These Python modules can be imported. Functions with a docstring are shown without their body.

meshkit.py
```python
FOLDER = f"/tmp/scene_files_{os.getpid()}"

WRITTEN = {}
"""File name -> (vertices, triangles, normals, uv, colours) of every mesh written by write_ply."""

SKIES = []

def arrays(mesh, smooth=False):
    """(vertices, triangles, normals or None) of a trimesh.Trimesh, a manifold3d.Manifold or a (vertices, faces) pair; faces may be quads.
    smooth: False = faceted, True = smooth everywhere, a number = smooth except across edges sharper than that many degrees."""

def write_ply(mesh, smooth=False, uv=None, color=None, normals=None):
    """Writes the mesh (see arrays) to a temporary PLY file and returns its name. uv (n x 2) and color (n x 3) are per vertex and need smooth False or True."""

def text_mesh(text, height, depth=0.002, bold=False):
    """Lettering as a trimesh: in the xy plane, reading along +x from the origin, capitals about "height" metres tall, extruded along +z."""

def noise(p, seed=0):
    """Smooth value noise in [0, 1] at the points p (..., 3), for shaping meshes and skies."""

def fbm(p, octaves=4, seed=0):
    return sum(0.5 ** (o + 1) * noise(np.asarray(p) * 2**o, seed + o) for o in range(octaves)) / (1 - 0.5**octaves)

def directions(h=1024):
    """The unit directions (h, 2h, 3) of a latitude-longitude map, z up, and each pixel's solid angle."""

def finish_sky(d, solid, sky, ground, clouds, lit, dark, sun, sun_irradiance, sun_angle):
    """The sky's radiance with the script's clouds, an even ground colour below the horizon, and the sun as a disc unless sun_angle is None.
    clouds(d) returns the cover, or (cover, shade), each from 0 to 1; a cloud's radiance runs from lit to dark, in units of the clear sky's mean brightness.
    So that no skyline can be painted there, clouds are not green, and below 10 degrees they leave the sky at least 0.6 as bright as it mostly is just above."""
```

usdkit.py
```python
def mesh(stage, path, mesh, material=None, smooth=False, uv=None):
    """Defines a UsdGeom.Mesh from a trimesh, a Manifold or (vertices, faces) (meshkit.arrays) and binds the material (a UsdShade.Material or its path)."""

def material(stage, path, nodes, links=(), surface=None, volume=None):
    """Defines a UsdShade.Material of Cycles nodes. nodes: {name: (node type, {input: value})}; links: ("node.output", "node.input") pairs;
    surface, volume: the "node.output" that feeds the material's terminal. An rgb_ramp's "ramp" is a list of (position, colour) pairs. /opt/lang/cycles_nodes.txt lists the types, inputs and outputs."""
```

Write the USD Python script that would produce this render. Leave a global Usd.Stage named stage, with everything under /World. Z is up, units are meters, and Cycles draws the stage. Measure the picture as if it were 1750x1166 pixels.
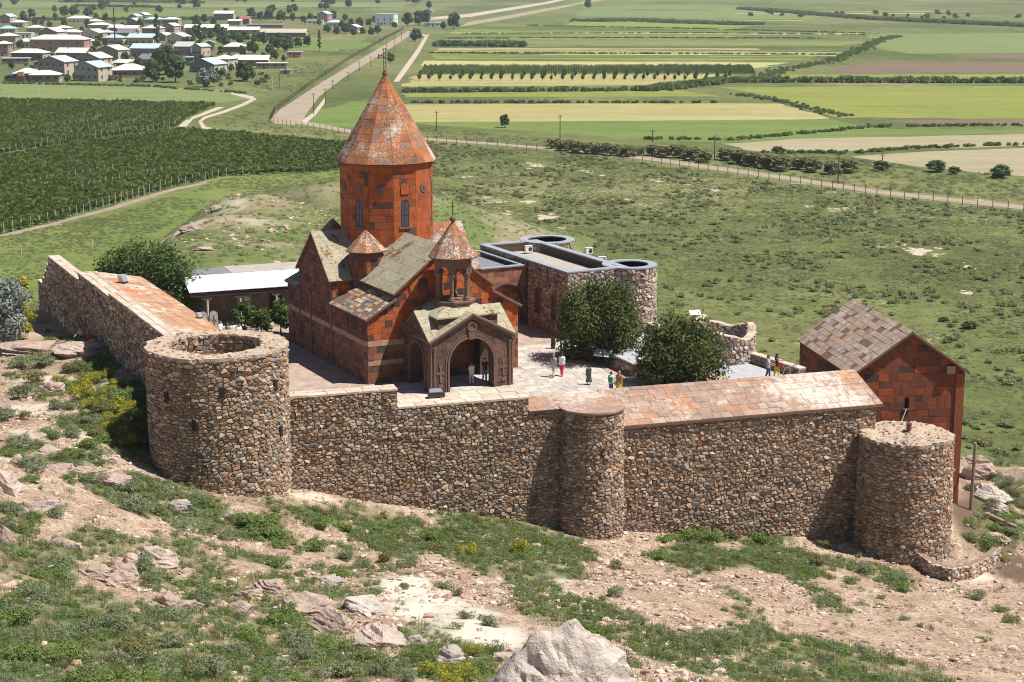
import math, random
import numpy as np, trimesh, manifold3d as m3, shapely, usdkit, meshkit
from shapely.geometry import Polygon, box as sbox, Point, LineString
from shapely.ops import unary_union
from scipy.spatial import Voronoi
from scipy.interpolate import RBFInterpolator
import mapbox_earcut
from pxr import Usd, UsdGeom, UsdLux, UsdShade, Gf, Sdf, Vt

random.seed(7); RNG = np.random.default_rng(7)
stage = Usd.Stage.CreateInMemory()
UsdGeom.SetStageUpAxis(stage, 'Z'); UsdGeom.SetStageMetersPerUnit(stage, 1.0)
UsdGeom.Xform.Define(stage, '/World')
T_ = Sdf.ValueTypeNames

# ------------------------------------------------------------------ camera, sky, sun, exposure
CAM_H, PITCH, FPX = 28.5, math.atan(643 / 2957.), 2957.0
cam = UsdGeom.Camera.Define(stage, '/World/camera')
cam.CreateHorizontalApertureAttr(36.0); cam.CreateVerticalApertureAttr(36.0 * 1166 / 1750)
cam.CreateFocalLengthAttr(36.0 * FPX / 1750); cam.CreateClippingRangeAttr(Gf.Vec2f(1.0, 30000.0))
cam.AddTranslateOp().Set(Gf.Vec3d(0, 0, CAM_H)); cam.AddRotateXOp().Set(90 - math.degrees(PITCH))
cam.CreateExposureAttr(0.60)
SUN_AZ, SUN_EL = math.radians(103), math.radians(62)          # azimuth from +y towards +x
sx, sy, sz = math.sin(SUN_AZ) * math.cos(SUN_EL), math.cos(SUN_AZ) * math.cos(SUN_EL), math.sin(SUN_EL)
sun = UsdLux.DistantLight.Define(stage, '/World/sun')
sun.CreateIntensityAttr(1.25); sun.CreateAngleAttr(0.53); sun.CreateNormalizeAttr(True); sun.CreateColorAttr(Gf.Vec3f(1.0, 0.955, 0.88))
sun.AddRotateZOp().Set(-math.degrees(SUN_AZ)); sun.AddRotateXOp().Set(-(90 - math.degrees(SUN_EL)))
dome = UsdLux.DomeLight.Define(stage, '/World/sky')
sky_m = usdkit.material(stage, '/World/Looks/sky_light', {
    's': ('sky_texture', {'sky_type': 'single_scattering', 'sun_disc': False, 'sun_elevation': SUN_EL, 'sun_rotation': SUN_AZ, 'aerosol_density': 0.45}),
    'b': ('background_shader', {'strength': 0.05})}, [('s.color', 'b.color')], surface='b.background')
UsdShade.MaterialBindingAPI.Apply(dome.GetPrim()).Bind(sky_m)

C_, S_ = math.cos(PITCH), math.sin(PITCH)
def ray(u, v):
    yv = -(v - 583) / FPX
    return (u - 875) / FPX, C_ + yv * S_, -S_ + yv * C_
def at(u, v, z=0.0):                       # where a line of sight of the photograph meets the level z
    r = ray(u, v); t = (z - CAM_H) / r[2]; return np.array([r[0] * t, r[1] * t, z])
def aty(u, v, y):                          # ... and where it meets the distance y
    r = ray(u, v); t = y / r[1]; return np.array([r[0] * t, y, CAM_H + r[2] * t])
def px_per_m(y, z=0):                      # how large things are seen there
    return FPX / (y * C_ - (z - CAM_H) * S_)

# ------------------------------------------------------------------ writing prims
used = {}
def numbered(parent, name):
    k = used.get((parent, name), 0); used[(parent, name)] = k + 1
    return name if k == 0 else f'{name}_{k:03d}'
def path_of(p): return '/World' if p is None else str(p.GetPath())
def tag(p, label=None, cat=None, group=None, kind=None):
    for k, x in (('label', label), ('category', cat), ('group', group), ('kind', kind)):
        if x: p.SetCustomDataByKey(k, x)
    return p
def thing(name, label, cat, loc=(0, 0, 0), rz=0.0, group=None, kind=None):
    x = UsdGeom.Xform.Define(stage, '/World/' + numbered('/World', name))
    x.AddTranslateOp().Set(Gf.Vec3d(*map(float, loc))); x.AddRotateZOp().Set(math.degrees(rz))
    return tag(x.GetPrim(), label, cat, group, kind)
def put(name, mesh, mat, parent=None, tone=None, smooth=None, label=None, cat=None, group=None, kind=None, off=None, extra=None):
    """one Mesh prim. mesh: trimesh, Manifold or (v, f); tone: number or per-vertex array; off: subtracted from the points (the thing's base)."""
    if smooth is not None:
        v, f, n = meshkit.arrays(mesh, smooth)
    else:
        n = None
        if isinstance(mesh, tuple): v, f = mesh
        elif hasattr(mesh, 'to_mesh'):
            q = mesh.to_mesh(); v, f = q.vert_properties[:, :3], q.tri_verts
        else: v, f = mesh.vertices, mesh.faces
    v = np.asarray(v, float); f = np.asarray(f, np.int32)
    if off is not None: v = v - np.asarray(off)
    m = UsdGeom.Mesh.Define(stage, path_of(parent) + '/' + numbered(path_of(parent), name))
    m.CreatePointsAttr(Vt.Vec3fArray.FromNumpy(np.ascontiguousarray(v, np.float32)))
    m.CreateFaceVertexCountsAttr(Vt.IntArray.FromNumpy(np.full(len(f), f.shape[1], np.int32)))
    m.CreateFaceVertexIndicesAttr(Vt.IntArray.FromNumpy(np.ascontiguousarray(f.ravel())))
    m.CreateSubdivisionSchemeAttr('none')
    if n is not None:
        m.CreateNormalsAttr(Vt.Vec3fArray.FromNumpy(n.astype(np.float32))); m.SetNormalsInterpolation('vertex')
    api = UsdGeom.PrimvarsAPI(m)
    if tone is not None:
        t = np.broadcast_to(np.asarray(tone, np.float32), (len(v),))
        api.CreatePrimvar('tone', T_.FloatArray, 'vertex').Set(Vt.FloatArray.FromNumpy(np.ascontiguousarray(t, np.float32)))
    for k, x in (extra or {}).items():
        api.CreatePrimvar(k, T_.FloatArray, 'vertex').Set(Vt.FloatArray.FromNumpy(np.ascontiguousarray(x, np.float32)))
    UsdShade.MaterialBindingAPI.Apply(m.GetPrim()).Bind(mat)
    return tag(m.GetPrim(), label, cat, group, kind)
def copy_of(src, name, loc, rz=0.0, scale=(1, 1, 1), label=None, cat=None, group=None, tilt=None):
    x = UsdGeom.Xform.Define(stage, '/World/' + numbered('/World', name)); p = x.GetPrim()
    p.GetReferences().AddInternalReference(src.GetPath())
    p.SetInstanceable(True)
    x.ClearXformOpOrder()
    for a in list(p.GetAuthoredAttributes()):
        pass
    x.MakeMatrixXform().Set(xf(loc, rz, scale, tilt))
    return tag(p, label, cat, group)
def xf(loc, rz, scale=(1, 1, 1), tilt=None):
    c, s = math.cos(rz), math.sin(rz)
    R = np.array([[c, -s, 0], [s, c, 0], [0, 0, 1.]])
    if tilt is not None:
        a, b = tilt; ca, sa, cb, sb = math.cos(a), math.sin(a), math.cos(b), math.sin(b)
        R = R @ np.array([[1, 0, 0], [0, ca, -sa], [0, sa, ca]]) @ np.array([[cb, 0, sb], [0, 1, 0], [-sb, 0, cb]])
    R = R @ np.diag(scale); M = np.eye(4); M[:3, :3] = R; M[:3, 3] = loc
    return Gf.Matrix4d(*M.T.ravel().tolist())
UsdGeom.Scope.Define(stage, '/World/Looks')
protos_n = [0]
def proto(name):
    p = stage.CreateClassPrim(f'/World/prototype_{name}'); p.SetTypeName('Xform'); return p
def scatter(name, meshes, pos, which, yaw, scale, label=None, cat=None, group=None, kind='stuff', parent=None, sz=None):
    """meshes: list of (v, f, material, tone). One PointInstancer."""
    P = path_of(parent) + '/' + numbered(path_of(parent), name)
    pi = UsdGeom.PointInstancer.Define(stage, P)
    rel = pi.CreatePrototypesRel()
    for i, (v, f, mat, tone) in enumerate(meshes):
        sub = UsdGeom.Xform.Define(stage, f'{P}/prototypes/kind_{i + 1:03d}')
        put('clump', (v, f), mat, sub.GetPrim(), tone=tone)
        rel.AddTarget(sub.GetPath())
    n = len(pos); pos = np.asarray(pos, np.float32)
    pi.CreatePositionsAttr(Vt.Vec3fArray.FromNumpy(pos)); pi.CreateProtoIndicesAttr(Vt.IntArray.FromNumpy(np.asarray(which, np.int32)))
    q = np.zeros((n, 4), np.float32); q[:, 0] = np.cos(np.asarray(yaw) / 2); q[:, 3] = np.sin(np.asarray(yaw) / 2)
    pi.CreateOrientationsAttr(Vt.QuathArray([Gf.Quath(float(a), 0., 0., float(b)) for a, b in q[:, [0, 3]]]))
    sc = np.repeat(np.asarray(scale, np.float32)[:, None], 3, 1)
    if sz is not None: sc[:, 2] *= sz
    pi.CreateScalesAttr(Vt.Vec3fArray.FromNumpy(np.ascontiguousarray(sc)))
    return tag(pi.GetPrim(), label, cat, group, kind)

# ------------------------------------------------------------------ materials
def mat(name, nodes, links, surface='p.BSDF', volume=None): return usdkit.material(stage, '/World/Looks/' + name, nodes, links, surface, volume)
def plain(name, c, rough=0.8, metal=0.0, var=0.25, scale=3.0):
    """one colour with a soft mottling"""
    lo, hi = [x * (1 - var) for x in c], [min(1, x * (1 + var)) for x in c]
    return mat(name, {'g': ('geometry', {}), 'n': ('noise_texture', {'scale': scale, 'detail': 5.0, 'roughness': 0.65}), 'r': ('rgb_ramp', {'ramp': [(0.25, lo), (0.75, hi)]}),
                      'p': ('principled_bsdf', {'roughness': rough, 'metallic': metal})},
               [('g.position', 'n.vector'), ('n.fac', 'r.fac'), ('r.color', 'p.base_color')])
def toned(name, ramp, rough=0.9, n_scale=6.0, n_amt=0.35, bump=0.02, bump_scale=25.0, lichen=None, lichen2=None, translucent=0.0, interp=False, spec=0.3, bump_str=0.6):
    """colour from each piece's own tone, mottled by noise; lichen = (colour, scale, threshold): patches of growth on it"""
    N = {'a': ('attribute', {'attribute': 'tone'}), 'r': ('rgb_ramp', {'ramp': ramp, 'interpolate': interp}), 'g': ('geometry', {}),
         'n': ('noise_texture', {'scale': n_scale, 'detail': 6.0, 'roughness': 0.7}), 'k': ('map_range', {'from_min': 0.25, 'from_max': 0.75, 'to_min': 1 - n_amt, 'to_max': 1 + n_amt}),
         'm': ('vector_math', {'math_type': 'scale'}), 'p': ('principled_bsdf', {'roughness': rough, 'specular_ior_level': spec})}
    L = [('a.fac', 'r.fac'), ('g.position', 'n.vector'), ('n.fac', 'k.value'), ('r.color', 'm.vector1'), ('k.result', 'm.scale')]
    col = 'm.vector'
    for i, lc in enumerate([x for x in (lichen, lichen2) if x]):
        c, sc, th = lc[:3]; soft = lc[3] if len(lc) > 3 else 0.04; src = f'ln{i}.fac'
        if len(lc) > 5:                                   # fine speckles gathered in clusters
            N[f'lc{i}'] = ('noise_texture', {'scale': lc[5], 'detail': 3.0}); N[f'lx{i}'] = ('math', {'math_type': 'multiply_add', 'value2': lc[6]}); src = f'lx{i}.value'
            L += [('g.position', f'lc{i}.vector'), (f'lc{i}.fac', f'lx{i}.value1'), (f'ln{i}.fac', f'lx{i}.value3')]; th = th + .5 * lc[6]
        N[f'ln{i}'] = ('noise_texture', {'scale': sc, 'detail': 14.0, 'roughness': lc[4] if len(lc) > 4 else 0.72}); N[f'lr{i}'] = ('map_range', {'from_min': th, 'from_max': th + soft, 'clamp': True})
        N[f'lm{i}'] = ('mix', {'color2': c})
        L += [('g.position', f'ln{i}.vector'), (src, f'lr{i}.value'), (f'lr{i}.result', f'lm{i}.fac'), (col, f'lm{i}.color1')]
        col = f'lm{i}.color'
    L.append((col, 'p.base_color'))
    if bump:
        N['bn'] = ('noise_texture', {'scale': bump_scale, 'detail': 4.0, 'roughness': 0.7}); N['bp'] = ('bump', {'distance': bump, 'strength': bump_str})
        L += [('g.position', 'bn.vector'), ('bn.fac', 'bp.height'), ('bp.normal', 'p.normal')]
    out = 'p.BSDF'
    if translucent:
        N['t'] = ('translucent_bsdf', {}); N['x'] = ('mix_closure', {'fac': translucent}); L += [(col, 't.color'), ('p.BSDF', 'x.closure1'), ('t.BSDF', 'x.closure2')]; out = 'x.closure'
    return mat(name, N, L, out)

rubble_m = toned('rubble_stone', [(0, (.31, .205, .135)), (.14, (.375, .27, .185)), (.27, (.225, .185, .16)), (.35, (.28, .155, .09)), (.45, (.43, .33, .24)), (.55, (.165, .108, .075)), (.65, (.29, .225, .18)), (.75, (.345, .225, .145)), (.85, (.46, .37, .29)), (.93, (.225, .195, .18))],
                 n_scale=4.0, n_amt=0.35, bump=0.05, bump_scale=9.0)
rubble_grey_m = toned('grey_rubble_stone', [(0, (.38, .31, .25)), (.18, (.45, .37, .30)), (.34, (.30, .29, .28)), (.48, (.37, .23, .15)), (.60, (.49, .42, .35)), (.76, (.22, .19, .18)), (.88, (.40, .28, .20))], n_scale=4.0, n_amt=0.3, bump=0.05, bump_scale=9.0)
mortar_m = plain('wall_mortar', (.20, .145, .10), 0.95, var=.4, scale=5)
coping_m = toned('stone_coping', [(0, (.47, .37, .29)), (.5, (.52, .43, .35)), (1, (.40, .30, .23))], n_scale=1.8, n_amt=0.3, bump=0.06, bump_scale=8, lichen=((.30, .27, .24), 1.2, .60, .1))
tuff = [(0, (.40, .088, .022)), (.18, (.44, .108, .028)), (.34, (.33, .072, .022)), (.5, (.40, .115, .04)), (.68, (.22, .072, .036)), (.78, (.30, .085, .034)), (.88, (.10, .052, .036)), (.95, (.06, .042, .034))]
drum_t = [(0, (.36, .088, .024)), (.16, (.385, .098, .027)), (.32, (.325, .078, .022)), (.48, (.365, .092, .028)), (.62, (.30, .074, .023)), (.74, (.345, .098, .036)), (.84, (.21, .068, .030)), (.92, (.115, .056, .036))]
tuff_drum_m = toned('drum_tuff_block', drum_t, n_scale=1.6, n_amt=0.3, bump=0.03, bump_scale=22, lichen=((.13, .055, .034), 1.1, .57, .16, .8), lichen2=((.40, .15, .065), 5.0, .62, .10, .8))
tuff_m = toned('red_tuff_block', tuff, n_scale=2.6, n_amt=0.35, bump=0.03, bump_scale=22, lichen=((.085, .047, .036), 1.0, .55, .16, .8))
tuff_shade_tint = [(0, (.17, .058, .033)), (.2, (.125, .052, .036)), (.36, (.20, .062, .032)), (.5, (.15, .062, .042)), (.66, (.095, .048, .036)), (.76, (.235, .075, .036)), (.9, (.065, .040, .032))]  # darker tuff mix, deepened further to paint in shade on left-facing walls
tuff_shade_tint_m = toned('shade_tinted_tuff_block', tuff_shade_tint, n_scale=2.2, n_amt=0.4, bump=0.03, bump_scale=22, lichen=((.075, .045, .036), .9, .54, .16, .8), lichen2=((.25, .12, .075), 2.5, .60, .12, .8))
brown_tuff_m = toned('brown_tuff_block', [(0, (.215, .105, .066)), (.25, (.175, .085, .056)), (.5, (.245, .115, .07)), (.7, (.13, .066, .046)), (.88, (.23, .09, .048)), (.95, (.08, .048, .038))], n_scale=2.2, n_amt=.4, bump=.02, bump_scale=30)
band_m = toned('pale_tuff_band', [(0, (.40, .24, .155)), (1, (.46, .28, .185))], n_scale=2, n_amt=.35)
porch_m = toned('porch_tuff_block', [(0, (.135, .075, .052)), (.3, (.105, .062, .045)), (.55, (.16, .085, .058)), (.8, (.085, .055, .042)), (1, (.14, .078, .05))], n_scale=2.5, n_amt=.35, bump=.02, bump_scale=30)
porch_trim_m = plain('porch_trim_stone', (.15, .085, .06), .85, var=.35, scale=6)
joint_m = plain('dark_joint', (.075, .045, .035), .95)
cone_m = toned('cone_roof_slab', [(0, (.31, .115, .046)), (.35, (.35, .14, .06)), (.6, (.27, .105, .052)), (.85, (.23, .135, .095)), (1, (.33, .125, .05))], n_scale=1.5, n_amt=.3,
               lichen=((.44, .40, .355), 8.0, .545, .05, .78, .42, .75), lichen2=((.13, .068, .036), 9.0, .56, .04, .78, .6, .7), bump=.03, bump_scale=14)
bell_cone_m = toned('bell_cone_slab', [(0, (.26, .13, .075)), (.3, (.33, .135, .06)), (.55, (.21, .125, .085)), (.8, (.29, .17, .115)), (1, (.34, .15, .07))], n_scale=3, n_amt=.3,
                    lichen=((.50, .44, .39), 8.0, .565, .03, .7, 1.0, .8), bump=.02, bump_scale=25)
lichen_m = toned('lichened_roof_slab', [(0, (.32, .285, .20)), (.5, (.345, .31, .22)), (1, (.325, .28, .20))], n_scale=4, n_amt=.3,
                 lichen=((.16, .08, .04), 4.0, .60, .04, .7, .55, .9), lichen2=((.17, .145, .10), 8.0, .57, .05, .7, 1.2, .4), bump=.03, bump_scale=18)
tile_m = toned('roof_tile_stone', [(0, (.36, .27, .16)), (.15, (.42, .33, .22)), (.3, (.16, .15, .16)), (.42, (.33, .19, .10)), (.56, (.45, .38, .28)), (.7, (.27, .19, .10)), (.82, (.22, .20, .20)), (.92, (.40, .28, .16))], n_scale=4, n_amt=.35, lichen=((.50, .46, .38), 7.0, .60, .05))
slab_m = toned('reddish_roof_slab', [(0, (.28, .19, .145)), (.25, (.32, .225, .175)), (.45, (.245, .17, .135)), (.6, (.32, .195, .135)), (.8, (.28, .19, .15)), (.94, (.37, .275, .215))], n_scale=1.0, n_amt=.3,
               lichen=((.54, .465, .395), 2.6, .505, .16, .8, .20, .9), lichen2=((.42, .165, .065), 2.0, .555, .12, .8, .3, .75), bump=.02)
barn_slab_m = toned('chapel_roof_slab', [(0, (.32, .235, .185)), (.3, (.345, .26, .20)), (.55, (.285, .215, .175)), (.72, (.355, .235, .155)), (.86, (.34, .26, .205)), (1, (.30, .225, .175))], n_scale=1.6, n_amt=.35, lichen=((.46, .41, .37), 3.0, .56, .06, .75, .5, .6), bump=.03)
barn_wall_m = toned('chapel_tuff_block', [(0, (.19, .058, .027)), (.2, (.165, .052, .026)), (.38, (.215, .062, .028)), (.52, (.14, .050, .028)), (.68, (.18, .058, .028)), (.80, (.29, .066, .022)), (.88, (.10, .048, .032)), (.95, (.065, .042, .033))], n_scale=2.5, n_amt=.3, bump=.02, bump_scale=30)
paving_m = toned('courtyard_slab', [(0, (.41, .365, .32)), (.4, (.47, .425, .375)), (.7, (.375, .335, .295)), (1, (.50, .45, .40))], n_scale=1.6, n_amt=.25, bump=.02)
dirt_m = plain('courtyard_dirt', (.33, .25, .20), .95, var=.35, scale=.9)
terrace_m = toned('grey_terrace_slab', [(0, (.36, .36, .38)), (1, (.41, .41, .43))], n_scale=1.2, n_amt=.15, bump=.01)
dark_m = plain('dark_interior', (.012, .011, .011), .9)
glass_m = mat('window_pane', {'f': ('fresnel', {'IOR': 1.5}), 't': ('transparent_bsdf', {'color': (.55, .62, .72)}), 'g': ('glossy_bsdf', {'color': (.9, .95, 1.), 'roughness': .06}), 'x': ('mix_closure', {})},
              [('f.fac', 'x.fac'), ('t.BSDF', 'x.closure1'), ('g.BSDF', 'x.closure2')], 'x.closure')
far_glass_m = plain('far_window_glass', (.05, .06, .075), .15)
metal_dark_m = plain('dark_metal', (.06, .055, .05), .5, .6)
bronze_m = plain('weathered_bronze', (.16, .12, .075), .55, .7)
rust_m = plain('rusty_pipe', (.14, .07, .045), .8, .2)
white_metal_m = plain('white_sheet_metal', (.66, .69, .73), .45, .0, var=.05, scale=.6)
grey_metal_m = plain('galvanised_steel', (.45, .46, .47), .4, .5, var=.15)
tar_m = plain('grey_felt_roof', (.17, .17, .185), .9, var=.2, scale=.7)
tan_roof_m = plain('tan_felt_roof', (.34, .30, .265), .9, var=.15, scale=.7)
cap_m = plain('slate_grey_coping', (.27, .285, .315), .7, var=.2, scale=1.5)
ac_m = plain('white_enamel', (.72, .72, .71), .4, var=.06)
wood_m = plain('weathered_wood', (.27, .20, .145), .85, var=.4, scale=7)
wood_dark_m = plain('dark_timber', (.085, .055, .04), .85, var=.4, scale=7)
post_m = plain('pale_concrete_post', (.55, .53, .49), .85, var=.2)
bark_m = plain('tree_bark', (.12, .085, .06), .95, var=.4, scale=9)
rock_m = toned('boulder_rock', [(0, (.36, .27, .225)), (.3, (.42, .33, .28)), (.55, (.33, .285, .26)), (.75, (.42, .37, .33)), (1, (.49, .44, .40))], n_scale=1.5, n_amt=.35, lichen=((.22, .17, .14), 2.2, .60, .06), lichen2=((.52, .46, .40), 1.3, .62, .06), bump=.12, bump_scale=5, bump_str=.9)
pebble_m = toned('scree_stone', [(0, (.36, .25, .185)), (.25, (.45, .34, .27)), (.5, (.29, .185, .135)), (.75, (.51, .425, .355)), (1, (.235, .16, .125))], n_scale=8, n_amt=.25, bump=0)
def leafm(name, ramp, tr=.3): return toned(name, ramp, rough=.6, n_scale=.7, n_amt=.25, bump=0, translucent=tr, interp=True, spec=.25)
juniper_m = leafm('juniper_foliage', [(0, (.028, .048, .010)), (.4, (.058, .084, .016)), (.7, (.115, .132, .026)), (1, (.20, .18, .045))], .35)
walnut_m = leafm('broadleaf_foliage', [(0, (.045, .080, .016)), (.6, (.080, .130, .028)), (1, (.15, .19, .055))])
far_tree_m = leafm('village_tree_foliage', [(0, (.055, .088, .026)), (.6, (.09, .13, .040)), (1, (.135, .17, .058))])
silver_m = leafm('silver_foliage', [(0, (.17, .20, .165)), (.6, (.26, .295, .25)), (1, (.38, .41, .36))])
sage_m = leafm('sage_foliage', [(0, (.125, .155, .070)), (.5, (.185, .22, .112)), (1, (.28, .30, .18))])
green_m = leafm('green_grass_blade', [(0, (.092, .145, .030)), (.5, (.14, .20, .048)), (1, (.225, .27, .08))])
olive_m = leafm('olive_scrub_foliage', [(0, (.115, .115, .042)), (.5, (.17, .165, .062)), (1, (.25, .225, .10))])
yellow_m = leafm('yellow_blossom_plant', [(0, (.11, .15, .028)), (.5, (.20, .22, .032)), (.72, (.42, .36, .022)), (1, (.62, .50, .02))])
dry_m = leafm('dry_stalk', [(0, (.22, .17, .09)), (.5, (.30, .24, .13)), (1, (.20, .15, .10))])
vine_m = leafm('vine_foliage', [(0, (.045, .080, .013)), (.5, (.080, .122, .020)), (.85, (.135, .165, .028)), (1, (.20, .21, .04))])
plainbush_m = leafm('meadow_bush_foliage', [(0, (.135, .17, .056)), (.5, (.185, .22, .08)), (.8, (.23, .255, .11)), (1, (.30, .275, .165))])

# ------------------------------------------------------------------ terrain
PLAIN = -16.5
WT = np.array([.9518, .3067, 0]); WN = np.array([.3067, -.9518, 0]); W0 = np.array([-13.33, 99.61, 0])   # the front wall: along, outward, start
def wall_at(s, z, out=0.0): return W0 + WT * s + WN * out + np.array([0, 0, z])
def wall_y(u, v, out=0.0):
    r = ray(u, v); k = r[0] / r[1]
    o = W0 + WN * out
    return (o[1] - .3222 * o[0]) / (1 - .3222 * k)
LT = np.array([-.4274, .9041, 0]); LN = np.array([-.9041, -.4274, 0]); L0 = np.array([-21.8, 104.6, 0])       # the long left wall
O_ = np.array([-10.0, 116.9, 0]); EX = np.array([.89101, .45399, 0]); EL = np.array([-.45399, .89101, 0]) # the church: across its front, into its depth
def ch(X, L, z): return O_ + EX * X + EL * L + np.array([0, 0, z])
T1C, T1R, T1TOP = np.array([-17.2, 98.4, 0]), 4.06, 6.9
T3C, T3R = W0 + WT * 19.2 + WN * .2, 1.95
T4C, T4R, T4TOP = np.array([26.1, 110.5, 0]), 3.0, -1.8
fort = Polygon([tuple((W0 + WT * -3 + WN * -.9)[:2]), tuple((W0 + WT * 39.2)[:2] + WN[:2] * -.9), tuple((W0 + WT * 39.2)[:2] + WN[:2] * -4.4), tuple(at(1368, 648, 0)[:2]), tuple(at(1290, 610, .3)[:2]), tuple(at(1236, 575, 1)[:2]), tuple(at(1104, 549, .8)[:2]), (9, 142), (4, 156), (-12, 157), (-30, 148), (-35.5, 137), tuple((L0 - LN * 1.2)[:2])])
ctl = []
for u, v in ((495, 838), (530, 838), (600, 852), (700, 866), (800, 880), (900, 893), (950, 902), (1075, 908), (1180, 912), (1300, 915), (1460, 920)):
    y = wall_y(u, v); p = aty(u, v, y); ctl.append(p); ctl.append(aty(u, v, y) + np.array([-WN[0] * 2.5, -WN[1] * 2.5, .1]))
ctl.append(aty(1050, 924, wall_y(1050, 924, 2.0)))
for u, v, y in ((258, 792, 97), (300, 826, 94.6), (380, 856, 93.6), (450, 862, 94.2), (485, 850, 96.5), (1480, 945, 108.5), (1540, 966, 107.0), (1610, 960, 108.2), (1640, 870, 116),
                # left ground outside the long wall
                (60, 583, 127.5), (150, 585, 120), (0, 590, 126), (-60, 585, 128), (210, 640, 111.5), (245, 700, 103.8), (120, 650, 113), (0, 650, 114), (-60, 650, 114), (60, 720, 101), (180, 740, 98), (0, 760, 93), (-60, 760, 93),
                (120, 800, 90), (0, 870, 78), (-80, 900, 74), (200, 870, 86), (100, 950, 71), (0, 1000, 62), (0, 1166, 47), (-80, 1166, 46), (250, 1000, 71), (300, 920, 83), (400, 930, 86), (200, 1166, 50), (400, 1080, 61), (400, 1166, 52),
                (500, 920, 89), (520, 1000, 76), (560, 1166, 53.5), (640, 1060, 67), (640, 950, 87), (700, 920, 95), (760, 1000, 79), (800, 1166, 55), (860, 1090, 65), (900, 960, 90), (1000, 950, 97), (960, 1166, 55.5), (1000, 1060, 70),
                (1100, 1000, 86), (1150, 1166, 58), (1200, 950, 102), (1200, 1080, 71), (1300, 1000, 92), (1350, 1166, 61), (1400, 960, 104), (1400, 1080, 77), (1500, 1000, 99), (1550, 1100, 78), (1550, 1166, 65), (1650, 1030, 95), (1750, 1166, 68), (1750, 1060, 88),
                (1690, 970, 108), (1740, 1000, 104), (1830, 1166, 71), (1830, 1050, 92), (1660, 900, 114), (1750, 950, 112), (1700, 870, 117), (1750, 870, 120), (1680, 830, 121), (1750, 815, 127), (1740, 800, 129), (1800, 850, 124), (1800, 960, 112),
                # the ridge behind the monastery, and its fall to the plain
                (450, 452, 156), (350, 458, 153), (540, 446, 160), (450, 410, 178), (540, 405, 185), (350, 410, 180), (420, 372, 208), (420, 335, 236), (460, 340, 246), (370, 348, 219), (310, 388, 196), (265, 420, 178), (215, 440, 165), (520, 380, 208), (560, 372, 240), (520, 345, 268), (560, 335, 300), (480, 328, 280)):
    ctl.append(aty(u, v, y))
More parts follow.
